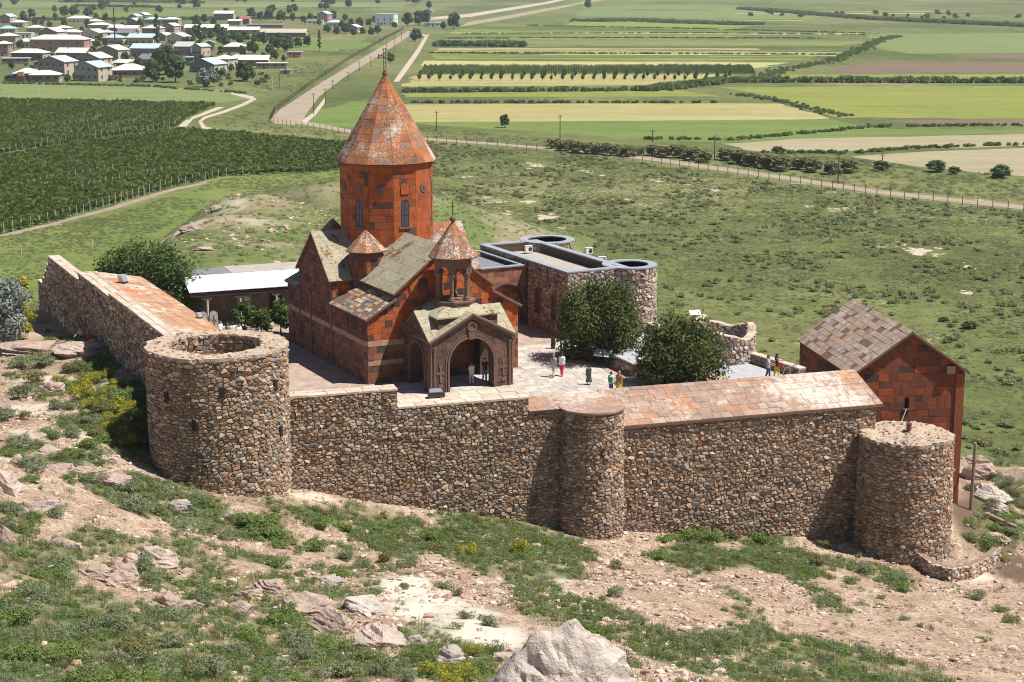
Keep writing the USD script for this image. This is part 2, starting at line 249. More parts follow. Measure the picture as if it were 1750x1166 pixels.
for x, y, z in ((-46, 150, -3), (-42, 139, .4), (-48, 127, 2), (-60, 127, 2.5), (-60, 100, 6), (-60, 60, 12), (-50, 40, 15), (-30, 30, 14.5), (0, 25, 16.5), (30, 30, 12), (50, 45, 4), (70, 60, -4), (60, 90, -9), (60, 115, -11), (75, 110, -14),
                (-60, 165, -10), (-52, 185, -13), (-75, 150, -10), (-80, 200, -17), (-60, 235, -17), (-40, 262, -16.5), (-95, 120, -6), (-90, 60, 4), (-52, 210, -15.5), (-75, 260, -18), (-55, 300, -18), (-20, 320, -18), (20, 300, -18), (0, 262, -15),
                (12, 160, -5), (22, 150, -8), (30, 140, -9.5), (0, 180, -5), (8, 205, -13), (25, 185, -16.5), (40, 165, -16.6), (0, 225, -14), (20, 220, -18), (45, 200, -18), (60, 150, -17), (45, 140, -14.5), (38, 128, -11), (85, 150, -18), (90, 210, -18), (60, 260, -18), (-22, 215, -3), (-15, 240, -9),
                (26, 126, -7), (23, 119, -4.5), (21, 122, -4), (19.5, 126, -4.5), (16, 132, -5), (28, 114, -7), (31, 118, -8.5), (18, 136, -6), (10, 146, -3), (0, 150, -.8), (-12, 152, -.3), (-20, 140, -.3), (-5, 125, -.3), (8, 118, -.3), (18, 116, -.5), (27, 120, -5)):
    ctl.append(np.array([x, y, z], float))
ctl = np.array(ctl)
rbf = RBFInterpolator(ctl[:, :2], ctl[:, 2], kernel='thin_plate_spline', smoothing=1.5, neighbors=None)
def fbm(x, y, sc, seed=0, octaves=4):
    out, a, tot = 0, 1.0, 0
    for k in range(octaves):
        out = out + a * (meshkit.noise(np.stack([x / sc * 2 ** k, y / sc * 2 ** k, np.full_like(x, k * 7.3)], -1), seed + k) - .5); tot += a; a *= .55
    return out / tot * 2
xs = np.concatenate([np.arange(-150, -36, 1.6), np.arange(-36, 38, .36), np.arange(38, 130, 1.6)])
ys = np.concatenate([np.arange(16, 44, 1.2), np.arange(44, 118, .36), np.arange(118, 332, 1.1)])
gx, gy = np.meshgrid(xs, ys)
# coarse RBF, then bilinear up to the fine grid
from scipy.interpolate import RegularGridInterpolator
cx, cy = np.arange(-152, 134, 2.0), np.arange(14, 336, 2.0)
cgx, cgy = np.meshgrid(cx, cy)
base = rbf(np.stack([cgx.ravel(), cgy.ravel()], 1)).reshape(cgx.shape)
edge = np.minimum.reduce([(cgx + 150) / 40, (128 - cgx) / 30, (330 - cgy) / 40]).clip(0, 1)
base = (PLAIN - 2.5) + (np.clip(base, PLAIN - 2.5, 30) - (PLAIN - 2.5)) * edge
base_i = RegularGridInterpolator((cy, cx), base, method='cubic')
def base_z(x, y): return base_i(np.stack([np.asarray(y, float), np.asarray(x, float)], -1))
gz = base_z(gx.ravel(), gy.ravel()).reshape(gx.shape)
near = np.clip((150 - gy) / 25, 0.25, 1)
d_ = gx * .45 + gy * .9                                          # strata run obliquely down the slope
rough = .55 * fbm(gx, gy, 7.0, 3) + .30 * np.abs(fbm(d_ * 1.0, gx * .35, 2.2, 11)) + .11 * fbm(gx, gy, 1.3, 21, 3)
wd = (gx - W0[0]) * WN[0] + (gy - W0[1]) * WN[1]              # distance in front of the wall
foot = np.clip((np.abs(wd) - .5) / 5, .12, 1)
gz += rough * near * foot
inside = shapely.contains_xy(fort, gx.ravel(), gy.ravel()).reshape(gx.shape)
gz = np.where(inside, np.minimum(gz, -.45), gz)
terr_i = RegularGridInterpolator((ys, xs), gz, bounds_error=False, fill_value=PLAIN)
def tz(x, y): return terr_i(np.stack([np.asarray(y, float), np.asarray(x, float)], -1))
def ground(x, y): return np.maximum(tz(x, y), PLAIN)
def on_slope(u, v):
    """where a line of sight of the photograph meets the hillside"""
    r = np.array(ray(u, v)); t = np.linspace(35, 330, 3000)
    z = CAM_H + r[2] * t; g = ground(r[0] * t, r[1] * t)
    k = np.argmax(z < g); k = k if z[k] < g[k] else len(t) - 1
    return np.array([r[0] * t[k], r[1] * t[k], g[k]])

# green mats on the slope: centre and half-sizes as seen, made into ellipses on the ground
mats = []
def matp(u, v, ru, rv, d=1.0, tilt=0.0):
    c = on_slope(u, v); k = px_per_m(c[1], c[2])
    a = on_slope(u, v - rv); b = on_slope(u, min(v + rv, 1300))
    mats.append((c[0], c[1], ru / k, max(abs(a[1] - b[1]) / 2, .5), d, tilt))
for q in ((40, 960, 90, 40, .5), (150, 930, 80, 40, .5), (90, 1040, 110, 50, .6), (250, 1080, 130, 40, .55), (330, 990, 120, 40, .45), (420, 1060, 90, 40, .5), (560, 1010, 70, 25, .4), (500, 870, 60, 16, .35), (640, 980, 70, 24, .35), (720, 1090, 50, 24, .5), (1000, 1120, 60, 40, .5), (280, 850, 130, 32, .95), (200, 835, 60, 25, .8), (430, 905, 60, 24, .8), (545, 885, 40, 14, .8), (690, 925, 130, 30, .8), (850, 935, 130, 40, 1), (960, 950, 60, 35, .9), (920, 1010, 45, 60, .6), (1000, 1060, 60, 40, .6),
          (1200, 955, 90, 25, .9), (1330, 960, 90, 28, .95), (1200, 915, 70, 12, .9), (1320, 918, 40, 9, .8), (1390, 1010, 30, 35, .7), (1460, 970, 50, 14, .5), (1520, 990, 40, 16, .6), (1100, 1090, 80, 35, .75), (1200, 1130, 100, 40, .8), (1320, 1110, 70, 55, .6), (1290, 1060, 25, 40, .6), (1450, 1140, 90, 40, .7), (1560, 1160, 60, 25, .5), (1050, 1150, 60, 30, .8),
          (80, 1110, 120, 65, 1.05), (230, 1140, 120, 50, .9), (60, 1000, 60, 30, .4), (180, 1040, 70, 30, .45), (380, 1130, 90, 45, .6), (500, 1130, 100, 40, .65), (640, 1140, 90, 30, .7), (760, 1130, 80, 40, .85), (560, 1070, 50, 30, .45), (350, 1030, 60, 24, .4), (300, 930, 50, 22, .4), (330, 960, 40, 20, .45), (60, 930, 50, 28, .4), (30, 880, 40, 30, .5),
          (200, 690, 75, 50, 1), (215, 740, 60, 28, .9), (180, 620, 50, 30, .7), (80, 605, 60, 14, .5), (130, 790, 50, 25, .6), (60, 770, 50, 20, .5), (60, 640, 60, 12, .3), (150, 655, 40, 25, .6), (480, 1000, 70, 26, .4), (600, 900, 50, 18, .6), (760, 1060, 40, 30, .3),
          (1700, 930, 40, 30, .4), (1720, 870, 50, 30, .7), (1690, 890, 25, 25, .6), (1740, 840, 40, 18, .5)):
    matp(*q)
def greenness(x, y):
    x = np.asarray(x, float); y = np.asarray(y, float)
    g = np.zeros_like(x)
    wob = .55 * fbm(x, y, 3.2, 51, 3); patchy = np.clip(.95 + 1.2 * fbm(x, y, 1.5, 57, 3), .1, 1)
    for (a, b, ra, rb, d, t) in mats:
        r = np.sqrt(((x - a) / ra) ** 2 + ((y - b) / rb) ** 2) + wob
        g = np.maximum(g, d * np.clip((1.12 - r) / .35, 0, 1))
    g = g * patchy
    far = np.clip((y - 140) / 15, 0, 1)                         # the back slopes are grassy
    sparse = np.clip(fbm(x, y, 2.1, 71, 3) * 1.7 - .25, 0, .5) * np.clip((x + 5 - (y - 60) * .0) / -6, .12, 1)
    gf = np.clip(.85 + .9 * fbm(x, y, 8, 91, 4), 0, 1)
    ridge = np.exp(-(((x + 30) / 12) ** 2 + ((y - 195) / 42) ** 2))   # the stony crest is barer
    gf = gf * (1 - .5 * ridge * np.clip(.6 + fbm(x, y, 5, 17, 3), 0, 1))
    g = np.maximum(g, sparse) * (1 - far) + gf * far
    for a, b, r_ in rock_c: g = g * np.clip((np.hypot(x - a, (y - b) / .9) / r_ - .75) / .25, 0, 1)
    return np.clip(g, 0, 1.1)
RK = [(10, 825, 56, 66, 'big grey layered rock at the left edge below the shrubs', .5), (50, 870, 44, 40, 'brown crumbling rock just right of the big layered rock', .2), (45, 590, 110, 26, 'flat rock ledge in front of the silver bush', .25), (140, 590, 90, 26, 'flat pale rock ledge where the person sits', .5), (90, 660, 42, 34, 'brown boulder beside the yellow flowering bush', .1), (8, 690, 26, 46, 'tawny boulder cut by the left edge', .1),
      (55, 745, 50, 22, 'low rounded rock on the left bank', .2), (80, 770, 46, 24, 'second low rounded rock on the left bank', .2), (35, 785, 34, 28, 'small rock above the big layered rock', .1), (100, 800, 60, 24, 'flat rock on the path below the yellow plants', .3), (140, 802, 50, 22, 'flat grey rock right of its twin on the path', .3), (185, 815, 70, 32, 'large flat rock by the tower shadow', .3),
      (12, 915, 34, 50, 'reddish rock at the left edge', .05), (100, 925, 40, 22, 'red broken rock on the left slope', .0), (122, 930, 34, 30, 'orange brown rock beside the red broken rock', .0), (268, 948, 76, 52, 'pale pyramid shaped rock on the slope', .55), (225, 955, 36, 30, 'brown rock against the pyramid shaped rock', .15), (80, 860, 40, 18, 'pale flat rock under the layered rock', .6), (300, 862, 54, 20, 'pale rock half sunk above the green mat', .6),
      (160, 975, 70, 40, 'brown outcrop left of the dry grass clump', .1), (205, 990, 60, 40, 'brown outcrop under the dry grass clump', .1), (215, 972, 40, 26, 'light brown rock behind the outcrop', .2), (285, 1020, 56, 34, 'long brown rock beside the sage bush', .15), (320, 1032, 46, 26, 'brown rock end sloping down to the bushes', .15), (320, 975, 30, 16, 'small brown stone ridge right of the pyramid rock', .1),
      (430, 1010, 50, 30, 'dark broken rock left of the big brown outcrop', .1), (470, 1000, 66, 44, 'upper part of the big brown outcrop', .1), (520, 1030, 90, 50, 'middle of the big brown outcrop', .1), (570, 1060, 76, 60, 'dark cleft rock at the foot of the big brown outcrop', .05), (620, 1030, 66, 46, 'smooth grey rock beside the white gully', .8), (650, 1085, 84, 70, 'rounded grey brown rock below the white gully', .4), (715, 1095, 40, 30, 'small grey rock at the gully edge', .7), (770, 1115, 62, 40, 'pale rounded rock at the bottom of the gully', .7),
      (560, 990, 50, 24, 'grey streaked rock above the outcrop', .75), (410, 1035, 40, 30, 'brown stone in the gap of the outcrop', .1), (958, 1150, 205, 190, 'large pale pointed rock at the bottom middle', .9), (895, 1165, 120, 90, 'grey shelf of the large pale rock', .8), (860, 1120, 50, 30, 'small tan rock left of the large pale rock', .5),
      (1690, 840, 66, 44, 'pale rock under the timber post', .8), (1675, 800, 60, 44, 'brown layered rock behind the timber post', .3), (1665, 785, 50, 30, 'rough rock beside the chapel corner', .3), (1700, 865, 40, 24, 'cream rock on the bank right of the post', .9), (1740, 965, 14, 8, 'single pale stone on the dark bank', .95), (1700, 915, 50, 24, 'reddish flat stones on the right bank', .1), (1150, 1132, 14, 9, 'single white stone in the grass at the bottom', .95), (475, 1162, 16, 14, 'white stone at the bottom edge', .95),
      (330, 388, 40, 18, 'dark layered rock on the ridge behind the wall', .2), (370, 355, 22, 12, 'small dark rock near the ridge top', .1), (350, 425, 34, 10, 'flat rock above the leafy tree', .4), (410, 420, 12, 8, 'single pale stone on the green slope', .8), (473, 448, 15, 8, 'domed stone just behind the tan roof', .4)]

rock_c = []
for (u, v, wp, hp_, lab, tone) in RK:
    p = on_slope(u, v + hp_ * .28); k = px_per_m(p[1], p[2]); rock_c.append((p[0], p[1], wp / k / 1.8))
gg = greenness(gx.ravel(), gy.ravel()).reshape(gx.shape)
nx, ny = len(xs), len(ys)
idx = np.arange(nx * ny).reshape(ny, nx)
quads = np.stack([idx[:-1, :-1], idx[:-1, 1:], idx[1:, 1:], idx[1:, :-1]], -1).reshape(-1, 4)
# white chalky gully and brown freshly dug bank have colours of their own
def blob(c, ru, rv, soft=.5):
    p = on_slope(*c); k = px_per_m(p[1], p[2]); b = on_slope(c[0], c[1] + rv)
    r = np.sqrt(((gx - p[0]) / (ru / k)) ** 2 + ((gy - p[1]) / max(abs(p[1] - b[1]), .8)) ** 2) + .5 * fbm(gx, gy, 1.6, 33, 3)
    return np.clip((1.1 - r) / soft, 0, 1)
chalk = np.maximum.reduce([blob((690, 1000), 55, 30), blob((730, 1035), 75, 34), blob((790, 1065), 70, 32), blob((850, 1095), 60, 18), blob((80, 645), 70, 10) * .7, blob((60, 700), 100, 10) * .6, blob((100, 740), 90, 9) * .6, blob((530, 850), 40, 9) * .6, blob((940, 990), 40, 30) * .45, blob((1660, 985), 40, 12) * .8, blob((1740, 797), 40, 7), blob((280, 385), 12, 12), blob((225, 425), 22, 8), blob((300, 395), 50, 12), blob((350, 372), 55, 14), blob((395, 350), 40, 10), blob((330, 420), 40, 9), blob((440, 378), 40, 8) * .7])
chalk_i = RegularGridInterpolator((ys, xs), np.maximum(chalk, .9 * np.maximum(blob((1680, 905), 60, 60), blob((1740, 970), 60, 40))), bounds_error=False, fill_value=0)
def pale(x, y): return chalk_i(np.stack([np.asarray(y, float), np.asarray(x, float)], -1))
soil = np.maximum.reduce([blob((1680, 900), 60, 60), blob((1740, 970), 60, 40)])
soil_m = mat('slope_soil', {
    'g': ('geometry', {}), 'n1': ('noise_texture', {'scale': .35, 'detail': 7.0, 'roughness': .65}), 'r1': ('rgb_ramp', {'ramp': [(.28, (.225, .145, .10)), (.42, (.335, .235, .168)), (.56, (.41, .305, .225)), (.72, (.48, .385, .30))]}),
    'n2': ('noise_texture', {'scale': 6.0, 'detail': 6.0, 'roughness': .75}), 'k2': ('map_range', {'from_min': .3, 'from_max': .7, 'to_min': .46, 'to_max': 1.42}), 'm': ('vector_math', {'math_type': 'scale'}),
    'v': ('voronoi_texture', {'scale': 5.5, 'feature': 'f1'}), 'kv': ('separate_color', {}), 'kv2': ('map_range', {'from_min': 0, 'from_max': 1, 'to_min': .74, 'to_max': 1.22}), 'mv': ('vector_math', {'math_type': 'scale'}),
    'c': ('attribute', {'attribute': 'chalk'}), 'mc': ('mix', {'color2': (.62, .54, .455)}), 's': ('attribute', {'attribute': 'soil'}), 'ms': ('mix', {'color2': (.13, .085, .06)}),
    'a': ('attribute', {'attribute': 'grass'}), 'n3': ('noise_texture', {'scale': 2.6, 'detail': 5.0, 'roughness': .7}), 'r3': ('rgb_ramp', {'ramp': [(.3, (.078, .115, .032)), (.5, (.112, .148, .045)), (.68, (.175, .175, .07))]}),
    'ka': ('math', {'math_type': 'multiply_add', 'value2': 1.5, 'value3': -.66}), 'add': ('math', {'math_type': 'add', 'use_clamp': True}), 'mg': ('mix', {}),
    'b': ('bump', {'distance': .12, 'strength': .8}), 'p': ('principled_bsdf', {'roughness': .95, 'specular_ior_level': .15})},
    [('g.position', 'n1.vector'), ('n1.fac', 'r1.fac'), ('g.position', 'n2.vector'), ('n2.fac', 'k2.value'), ('r1.color', 'm.vector1'), ('k2.result', 'm.scale'),
     ('g.position', 'v.vector'), ('v.color', 'kv.color'), ('kv.r', 'kv2.value'), ('m.vector', 'mv.vector1'), ('kv2.result', 'mv.scale'),
     ('c.fac', 'mc.fac'), ('mv.vector', 'mc.color1'), ('s.fac', 'ms.fac'), ('mc.color', 'ms.color1'),
     ('g.position', 'n3.vector'), ('n3.fac', 'r3.fac'), ('a.fac', 'ka.value1'), ('n3.fac', 'add.value2'), ('ka.value', 'add.value1'), ('add.value', 'mg.fac'), ('ms.color', 'mg.color1'), ('r3.color', 'mg.color2'),
     ('n2.fac', 'b.height'), ('b.normal', 'p.normal'), ('mg.color', 'p.base_color')])
# grass fraction: 0 keeps soil bare whatever the noise says
put('hillside', (np.stack([gx, gy, gz], -1).reshape(-1, 3), quads), soil_m, smooth=None, kind='structure', label='stony hillside under and around the monastery', cat='terrain',
    extra={'grass': np.clip(gg * 1.0, 0, 1).ravel() , 'chalk': chalk.ravel(), 'soil': soil.ravel()})

# ------------------------------------------------------------------ the plain, its tracks and fields
def sheet(name, pts, z, m, label=None, cat=None, kind='structure', nsub=0, group=None, closed=True):
    poly = Polygon([tuple(p[:2]) for p in pts]).buffer(0)
    if name == 'field':                                   # ragged margins
        q = np.array(poly.segmentize(5.0).exterior.coords)[:-1]; a_ = np.hypot(q[:, 0], q[:, 1]) / 700; q = q + np.stack([fbm(q[:, 0], q[:, 1], 9., 401, 3), fbm(q[:, 0], q[:, 1], 9., 402, 3)], 1) * np.array([4.5, 3.0]) * a_[:, None]; poly = Polygon(q).buffer(0)
    if poly.geom_type != 'Polygon': poly = max(poly.geoms, key=lambda g: g.area)
    v, f = trimesh.creation.triangulate_polygon(poly, engine='earcut')
    return put(name, (np.column_stack([v, np.full(len(v), z)]), f), m, label=label, cat=cat, kind=kind, group=group)
def strip_between(left, right):
    return list(left) + list(right)[::-1]
grass_plain_m = mat('plain_grass', {
    'g': ('geometry', {}), 'mp': ('mapping', {'scale': (.012, .006, 1), 'rotation': (0, 0, .15)}), 'n1': ('noise_texture', {'scale': 1., 'detail': 8.0, 'roughness': .62}),
    'r1': ('rgb_ramp', {'ramp': [(.25, (.066, .088, .028)), (.40, (.094, .112, .037)), (.52, (.126, .140, .050)), (.64, (.17, .170, .072)), (.8, (.24, .212, .115))]}),
    'n2': ('noise_texture', {'scale': .22, 'detail': 8.0, 'roughness': .72}), 'k2': ('map_range', {'from_min': .3, 'from_max': .7, 'to_min': .62, 'to_max': 1.32}), 'm': ('vector_math', {'math_type': 'scale'}),
    'n3': ('noise_texture', {'scale': .055, 'detail': 9.0, 'roughness': .68}), 'k3': ('map_range', {'from_min': .625, 'from_max': .69, 'clamp': True}), 'mx': ('mix', {'color2': (.46, .38, .29)}),
    'sep': ('separate_xyz', {}), 'kn': ('map_range', {'from_min': 330, 'from_max': 420, 'to_min': 1, 'to_max': .0, 'clamp': True}), 'mu': ('math', {'math_type': 'multiply'}),
    'b': ('bump', {'distance': .5, 'strength': .6}), 'p': ('principled_bsdf', {'roughness': .95, 'specular_ior_level': .1})},
    [('g.position', 'mp.vector'), ('mp.vector', 'n1.vector'), ('n1.fac', 'r1.fac'), ('g.position', 'n2.vector'), ('n2.fac', 'k2.value'), ('r1.color', 'm.vector1'), ('k2.result', 'm.scale'),
     ('g.position', 'n3.vector'), ('n3.fac', 'k3.value'), ('g.position', 'sep.vector'), ('sep.y', 'kn.value'), ('k3.result', 'mu.value1'), ('kn.result', 'mu.value2'), ('mu.value', 'mx.fac'), ('m.vector', 'mx.color1'), ('mx.color', 'p.base_color'), ('n2.fac', 'b.height'), ('b.normal', 'p.normal')])
pv = []; 
rr = [(-9000, -400), (9000, -400), (9000, 14000), (-9000, 14000)]
put('plain', (np.array([(a, b, PLAIN) for a, b in rr]), np.array([[0, 1, 2, 3]])), grass_plain_m, kind='structure', label='wide green plain stretching to the horizon below the hill', cat='plain')
def field_m(name, lo, hi, ang=0.0, stripe=.12, furrow=None):
    N = {'g': ('geometry', {}), 'mp': ('mapping', {'rotation': (0, 0, ang), 'scale': (.02, stripe, 1)}), 'n': ('noise_texture', {'scale': 1., 'detail': 6., 'roughness': .6}), 'n2': ('noise_texture', {'scale': .16, 'detail': 10., 'roughness': .78}),
         'a': ('mix_float', {'fac': .5}), 'r': ('rgb_ramp', {'ramp': [(.33, lo), (.62, hi)]}), 'p': ('principled_bsdf', {'roughness': .95, 'specular_ior_level': .1})}
    return mat(name, N, [('g.position', 'mp.vector'), ('mp.vector', 'n.vector'), ('g.position', 'n2.vector'), ('n.fac', 'a.a'), ('n2.fac', 'a.b'), ('a.result', 'r.fac'), ('r.color', 'p.base_color')])
f_straw = field_m('straw_field', (.225, .205, .075), (.345, .305, .135)); f_pale = field_m('pale_straw_field', (.31, .285, .115), (.41, .375, .175))
f_yg = field_m('yellow_green_field', (.135, .165, .034), (.225, .235, .058)); f_green = field_m('green_field', (.088, .138, .034), (.158, .195, .056)); f_brown = field_m('ploughed_field', (.125, .092, .064), (.175, .130, .092))
f_tan = field_m('stubble_field', (.24, .208, .125), (.32, .28, .18)); f_dark = field_m('dark_green_field', (.062, .105, .035), (.10, .145, .05)); f_mid = field_m('mid_green_field', (.115, .16, .055), (.18, .205, .082))
road_m = field_m('earth_road', (.25, .20, .15), (.33, .272, .21), ang=.35, stripe=.25)
track_m = plain('pale_track', (.40, .335, .265), .95, var=.2, scale=.3)
soilbare_m = plain('bare_patch', (.42, .34, .26), .95, var=.25, scale=.5)
fz = [PLAIN]
def pxsheet(name, px, m, label, cat):
    fz[0] += .0015
    return sheet(name, [at(u, v, PLAIN) for u, v in px], fz[0], m, label, cat)
pxsheet('field', [(700, 166), (1232, 165), (1160, 154), (696, 160)], f_yg, 'narrow yellow-green field strip north of the straw field', 'field')
pxsheet('field', [(660, 190), (690, 178), (1330, 177), (1372, 186), (1415, 203), (1300, 206), (900, 208), (690, 209)], f_straw, 'mown straw-coloured field right behind the big cone', 'field')
pxsheet('field', [(690, 209), (1420, 204), (1500, 220), (1750, 222), (1750, 226), (1230, 244), (1100, 238), (900, 224), (740, 214)], f_green, 'green meadow between the straw field and the scrub by the road', 'field')
pxsheet('field', [(1232, 149), (1800, 147), (1800, 203), (1425, 201), (1385, 186), (1340, 172), (1290, 160)], f_yg, 'large yellow-green field at the right of the straw field', 'field')
pxsheet('field', [(1500, 206), (1800, 203), (1800, 213), (1620, 214)], f_brown, 'thin brown ploughed strip at the right edge', 'field')
pxsheet('field', [(1238, 246), (1360, 238), (1800, 228), (1800, 248), (1460, 258), (1290, 259)], f_tan, 'pale stubble field behind the roadside scrub', 'field')
pxsheet('field', [(1455, 268), (1560, 260), (1800, 251), (1800, 304), (1690, 297), (1560, 284)], f_tan, 'second pale stubble field nearest the road at the right', 'field')
pxsheet('field', [(700, 139), (708, 128), (1290, 118), (1165, 141), (1100, 146), (690, 148)], f_straw, 'straw-coloured orchard floor beneath rows of small trees', 'field')
pxsheet('field', [(722, 113), (728, 104), (1340, 107), (1310, 114), (1290, 117)], f_pale, 'bright pale straw strip above the orchard', 'field')
pxsheet('field', [(735, 101), (740, 93), (1400, 97), (1370, 103)], f_yg, 'yellow-green strip above the pale straw strip', 'field')
pxsheet('field', [(742, 89), (748, 82), (1450, 90), (1430, 96)], f_straw, 'straw strip below the dark maize row', 'field')
pxsheet('field', [(760, 73), (765, 67), (1470, 70), (1480, 76)], f_mid, 'grey-green strip above the dark maize row', 'field')
pxsheet('field', [(770, 56), (790, 50), (1120, 54), (1110, 58)], f_yg, 'far yellow-green strip beyond the road bend', 'field')
pxsheet('field', [(1410, 123), (1490, 106), (1800, 105), (1800, 125), (1425, 126)], f_brown, 'broad brown ploughed field at the far right', 'field')
pxsheet('field', [(1620, 94), (1680, 91), (1800, 92), (1800, 101), (1700, 100)], f_brown, 'short brown ploughed strip above the broad one', 'field')
pxsheet('field', [(1340, 128), (1800, 127), (1800, 138), (1290, 138)], f_yg, 'yellow-green strip under the brown field', 'field')
pxsheet('field', [(1480, 60), (1800, 56), (1800, 90), (1560, 92), (1500, 84)], f_mid, 'smooth green field at the far right', 'field')
pxsheet('field', [(1000, 10), (1250, 8), (1420, 24), (1390, 34), (980, 28)], f_mid, 'distant green field near the top', 'field')
pxsheet('field', [(980, 34), (1290, 42), (1250, 52), (960, 46)], f_yg, 'distant pale strip around the far orchard', 'field')
pxsheet('field', [(0, 142), (380, 152), (425, 168), (370, 178), (0, 171)], f_mid, 'grey-green meadow between the village and the vineyard', 'meadow')
pxsheet('field', [(-60, 20), (560, 22), (540, 34), (-60, 32)], f_green, 'distant green field beyond the village', 'field')
pxsheet('field', [(-60, 3), (700, 4), (690, 12), (-60, 12)], f_mid, 'farthest pale field at the top left', 'field')
pxsheet('field', [(500, 208), (560, 216), (640, 222), (700, 215), (640, 170), (600, 175), (548, 186)], f_green, 'bright green grass beside the bend of the road', 'meadow')
pxsheet('field', [(320, 63), (640, 70), (660, 84), (560, 88), (330, 80)], f_green, 'green orchard ground behind the long sheds', 'field')
pxsheet('road', [(462, 206), (478, 188), (548, 142), (620, 99), (676, 66), (697, 53), (706, 54), (700, 62), (640, 100), (590, 131), (556, 157), (545, 166), (520, 200), (524, 210), (500, 214), (470, 212)], road_m, 'wide straight earth road running from the bend to the village edge', 'road')
pxsheet('road', [(470, 208), (520, 214), (600, 228), (740, 241), (850, 249), (1000, 262), (1120, 276), (1220, 291), (1350, 309), (1500, 332), (1640, 347), (1800, 364), (1800, 356), (1640, 340), (1500, 325), (1350, 302), (1220, 284), (1120, 270), (1000, 257), (850, 245), (740, 237), (600, 222), (524, 208), (500, 205)], road_m, 'fenced earth road crossing the plain behind the church', 'road')
pxsheet('track', [(672, 140), (690, 115), (712, 85), (726, 62), (734, 58), (730, 66), (716, 92), (700, 115), (682, 140)], track_m, 'rutted track beside the straight road', 'track')
pxsheet('track', [(516, 207), (536, 192), (548, 176), (556, 166), (556, 176), (540, 196), (522, 212)], track_m, 'short pale spur joining the straight road', 'track')
pxsheet('track', [(395, 158), (432, 165), (439, 170), (420, 180), (385, 193), (352, 203), (345, 208), (352, 217), (400, 226), (470, 236), (540, 245), (540, 248), (470, 239), (395, 229), (345, 220), (339, 208), (348, 200), (380, 190), (412, 178), (428, 170), (395, 161)], track_m, 'winding pale track between the vineyard and the village', 'track')
pxsheet('track', [(300, 222), (316, 205), (372, 183), (384, 184), (330, 204), (314, 222)], soilbare_m, 'bare earth path round the corner of the vineyard', 'path')
pxsheet('track', [(0, 408), (100, 383), (200, 357), (300, 326), (385, 308), (388, 303), (300, 321), (200, 351), (100, 378), (0, 402)], plain('lane_dirt', (.26, .20, .135), .95, var=.3, scale=.4), 'brown dirt lane along the lower edge of the near vineyard', 'path')
pxsheet('track', [(500, 312), (536, 306), (580, 296), (582, 299), (540, 311), (505, 330)], track_m, 'thin pale path on the grass left of the church', 'path')
pxsheet('road', [(700, 33), (800, 24), (930, 4), (1010, -12), (1016, -11), (936, 7), (806, 29), (702, 37)], track_m, 'distant pale highway at the top', 'road')
pxsheet('road', [(786, 46), (800, 38), (860, 28), (960, 10), (1050, -6), (1056, -4), (966, 13), (866, 33), (806, 43)], f_tan, 'second distant road on its bank', 'road')
f_lush = field_m('lush_grass', (.060, .105, .024), (.175, .195, .058), ang=.5, stripe=.05)
pxsheet('field', [(-60, 418), (0, 405), (60, 400), (200, 363), (380, 303), (500, 296), (594, 290), (600, 345), (470, 400), (200, 500), (-60, 540)], f_lush, 'bright green grass below the vineyard', 'meadow')
rq = np.random.default_rng(12); kinds = [f_yg, f_straw, f_mid, f_green, f_pale, f_dark]
for k in range(26):                                        # the many narrow strips of the far fields
    v = 43 + k * 2.5 + rq.uniform(-.6, .6); h_ = rq.uniform(.7, 1.9); u0, u1 = 770 - (v - 43) * .55 + rq.uniform(0, 260) * (rq.uniform() < .5), 1500 - (v - 43) * 1.6 - rq.uniform(0, 330) * (rq.uniform() < .5)
    if not (90 < v < 92 or 100 < v): pxsheet('field', [(u0, v + h_), (u0 + 6, v), (u1, v + rq.uniform(0, 2)), (u1 - 8, v + h_ + rq.uniform(0, 2))], kinds[rq.integers(6)], None, None)
for k in range(22):
    v = 4 + k * 1.55; h_ = rq.uniform(.5, 1.2); u0 = rq.uniform(960, 1350); u1 = u0 + rq.uniform(150, 420)
    if k % 2: u0, u1 = u0 - 1050, u1 - 1000
    if k % 2 and v > 26: continue
    pxsheet('field', [(u0, v + h_), (u0 + 5, v), (u1, v + .6), (u1 - 8, v + h_ + .6)], kinds[rq.integers(6)], None, None)
rng = np.random.default_rng(5)
for k, (u, v, w) in enumerate(((862, 366, 34), (880, 379, 26), (935, 371, 50), (905, 345, 30), (920, 283, 40), (1010, 294, 34), (1030, 300, 18), (850, 384, 20), (1220, 325, 22), (1180, 316, 16), (1495, 362, 26), (1570, 428, 60), (1600, 435, 24), (1380, 352, 20), (1650, 500, 30), (790, 303, 20), (830, 335, 20), (960, 390, 24), (1120, 308, 26), (1690, 345, 30), (1450, 372, 18), (1655, 456, 26), (1540, 418, 28))):
    c = at(u, v, PLAIN); k2 = px_per_m(c[1], PLAIN); r0 = w / k2 / 2
    an = np.linspace(0, 2 * math.pi, 49)[:-1]
    for j in range(4):
        ox, oy, q = (0, 0, .62) if j == 0 else (rng.normal(0, .7) * r0, rng.normal(0, 1.6) * r0, rng.uniform(.15, .4)); rr_ = r0 * q * np.clip(1 + 1.1 * fbm(np.cos(an) * 1.0 + k * 3 + j, np.sin(an) * 1.0 + j, .55, 300 + k, 4), .25, 2)
        bz_ = PLAIN + .004 + .002 * j
        sheet('bare_patch', [(c[0] + ox + math.cos(a) * r, c[1] + oy + 1.6 * math.sin(a) * r, 0) for a, r in zip(an, rr_)], bz_, soilbare_m, kind='structure')

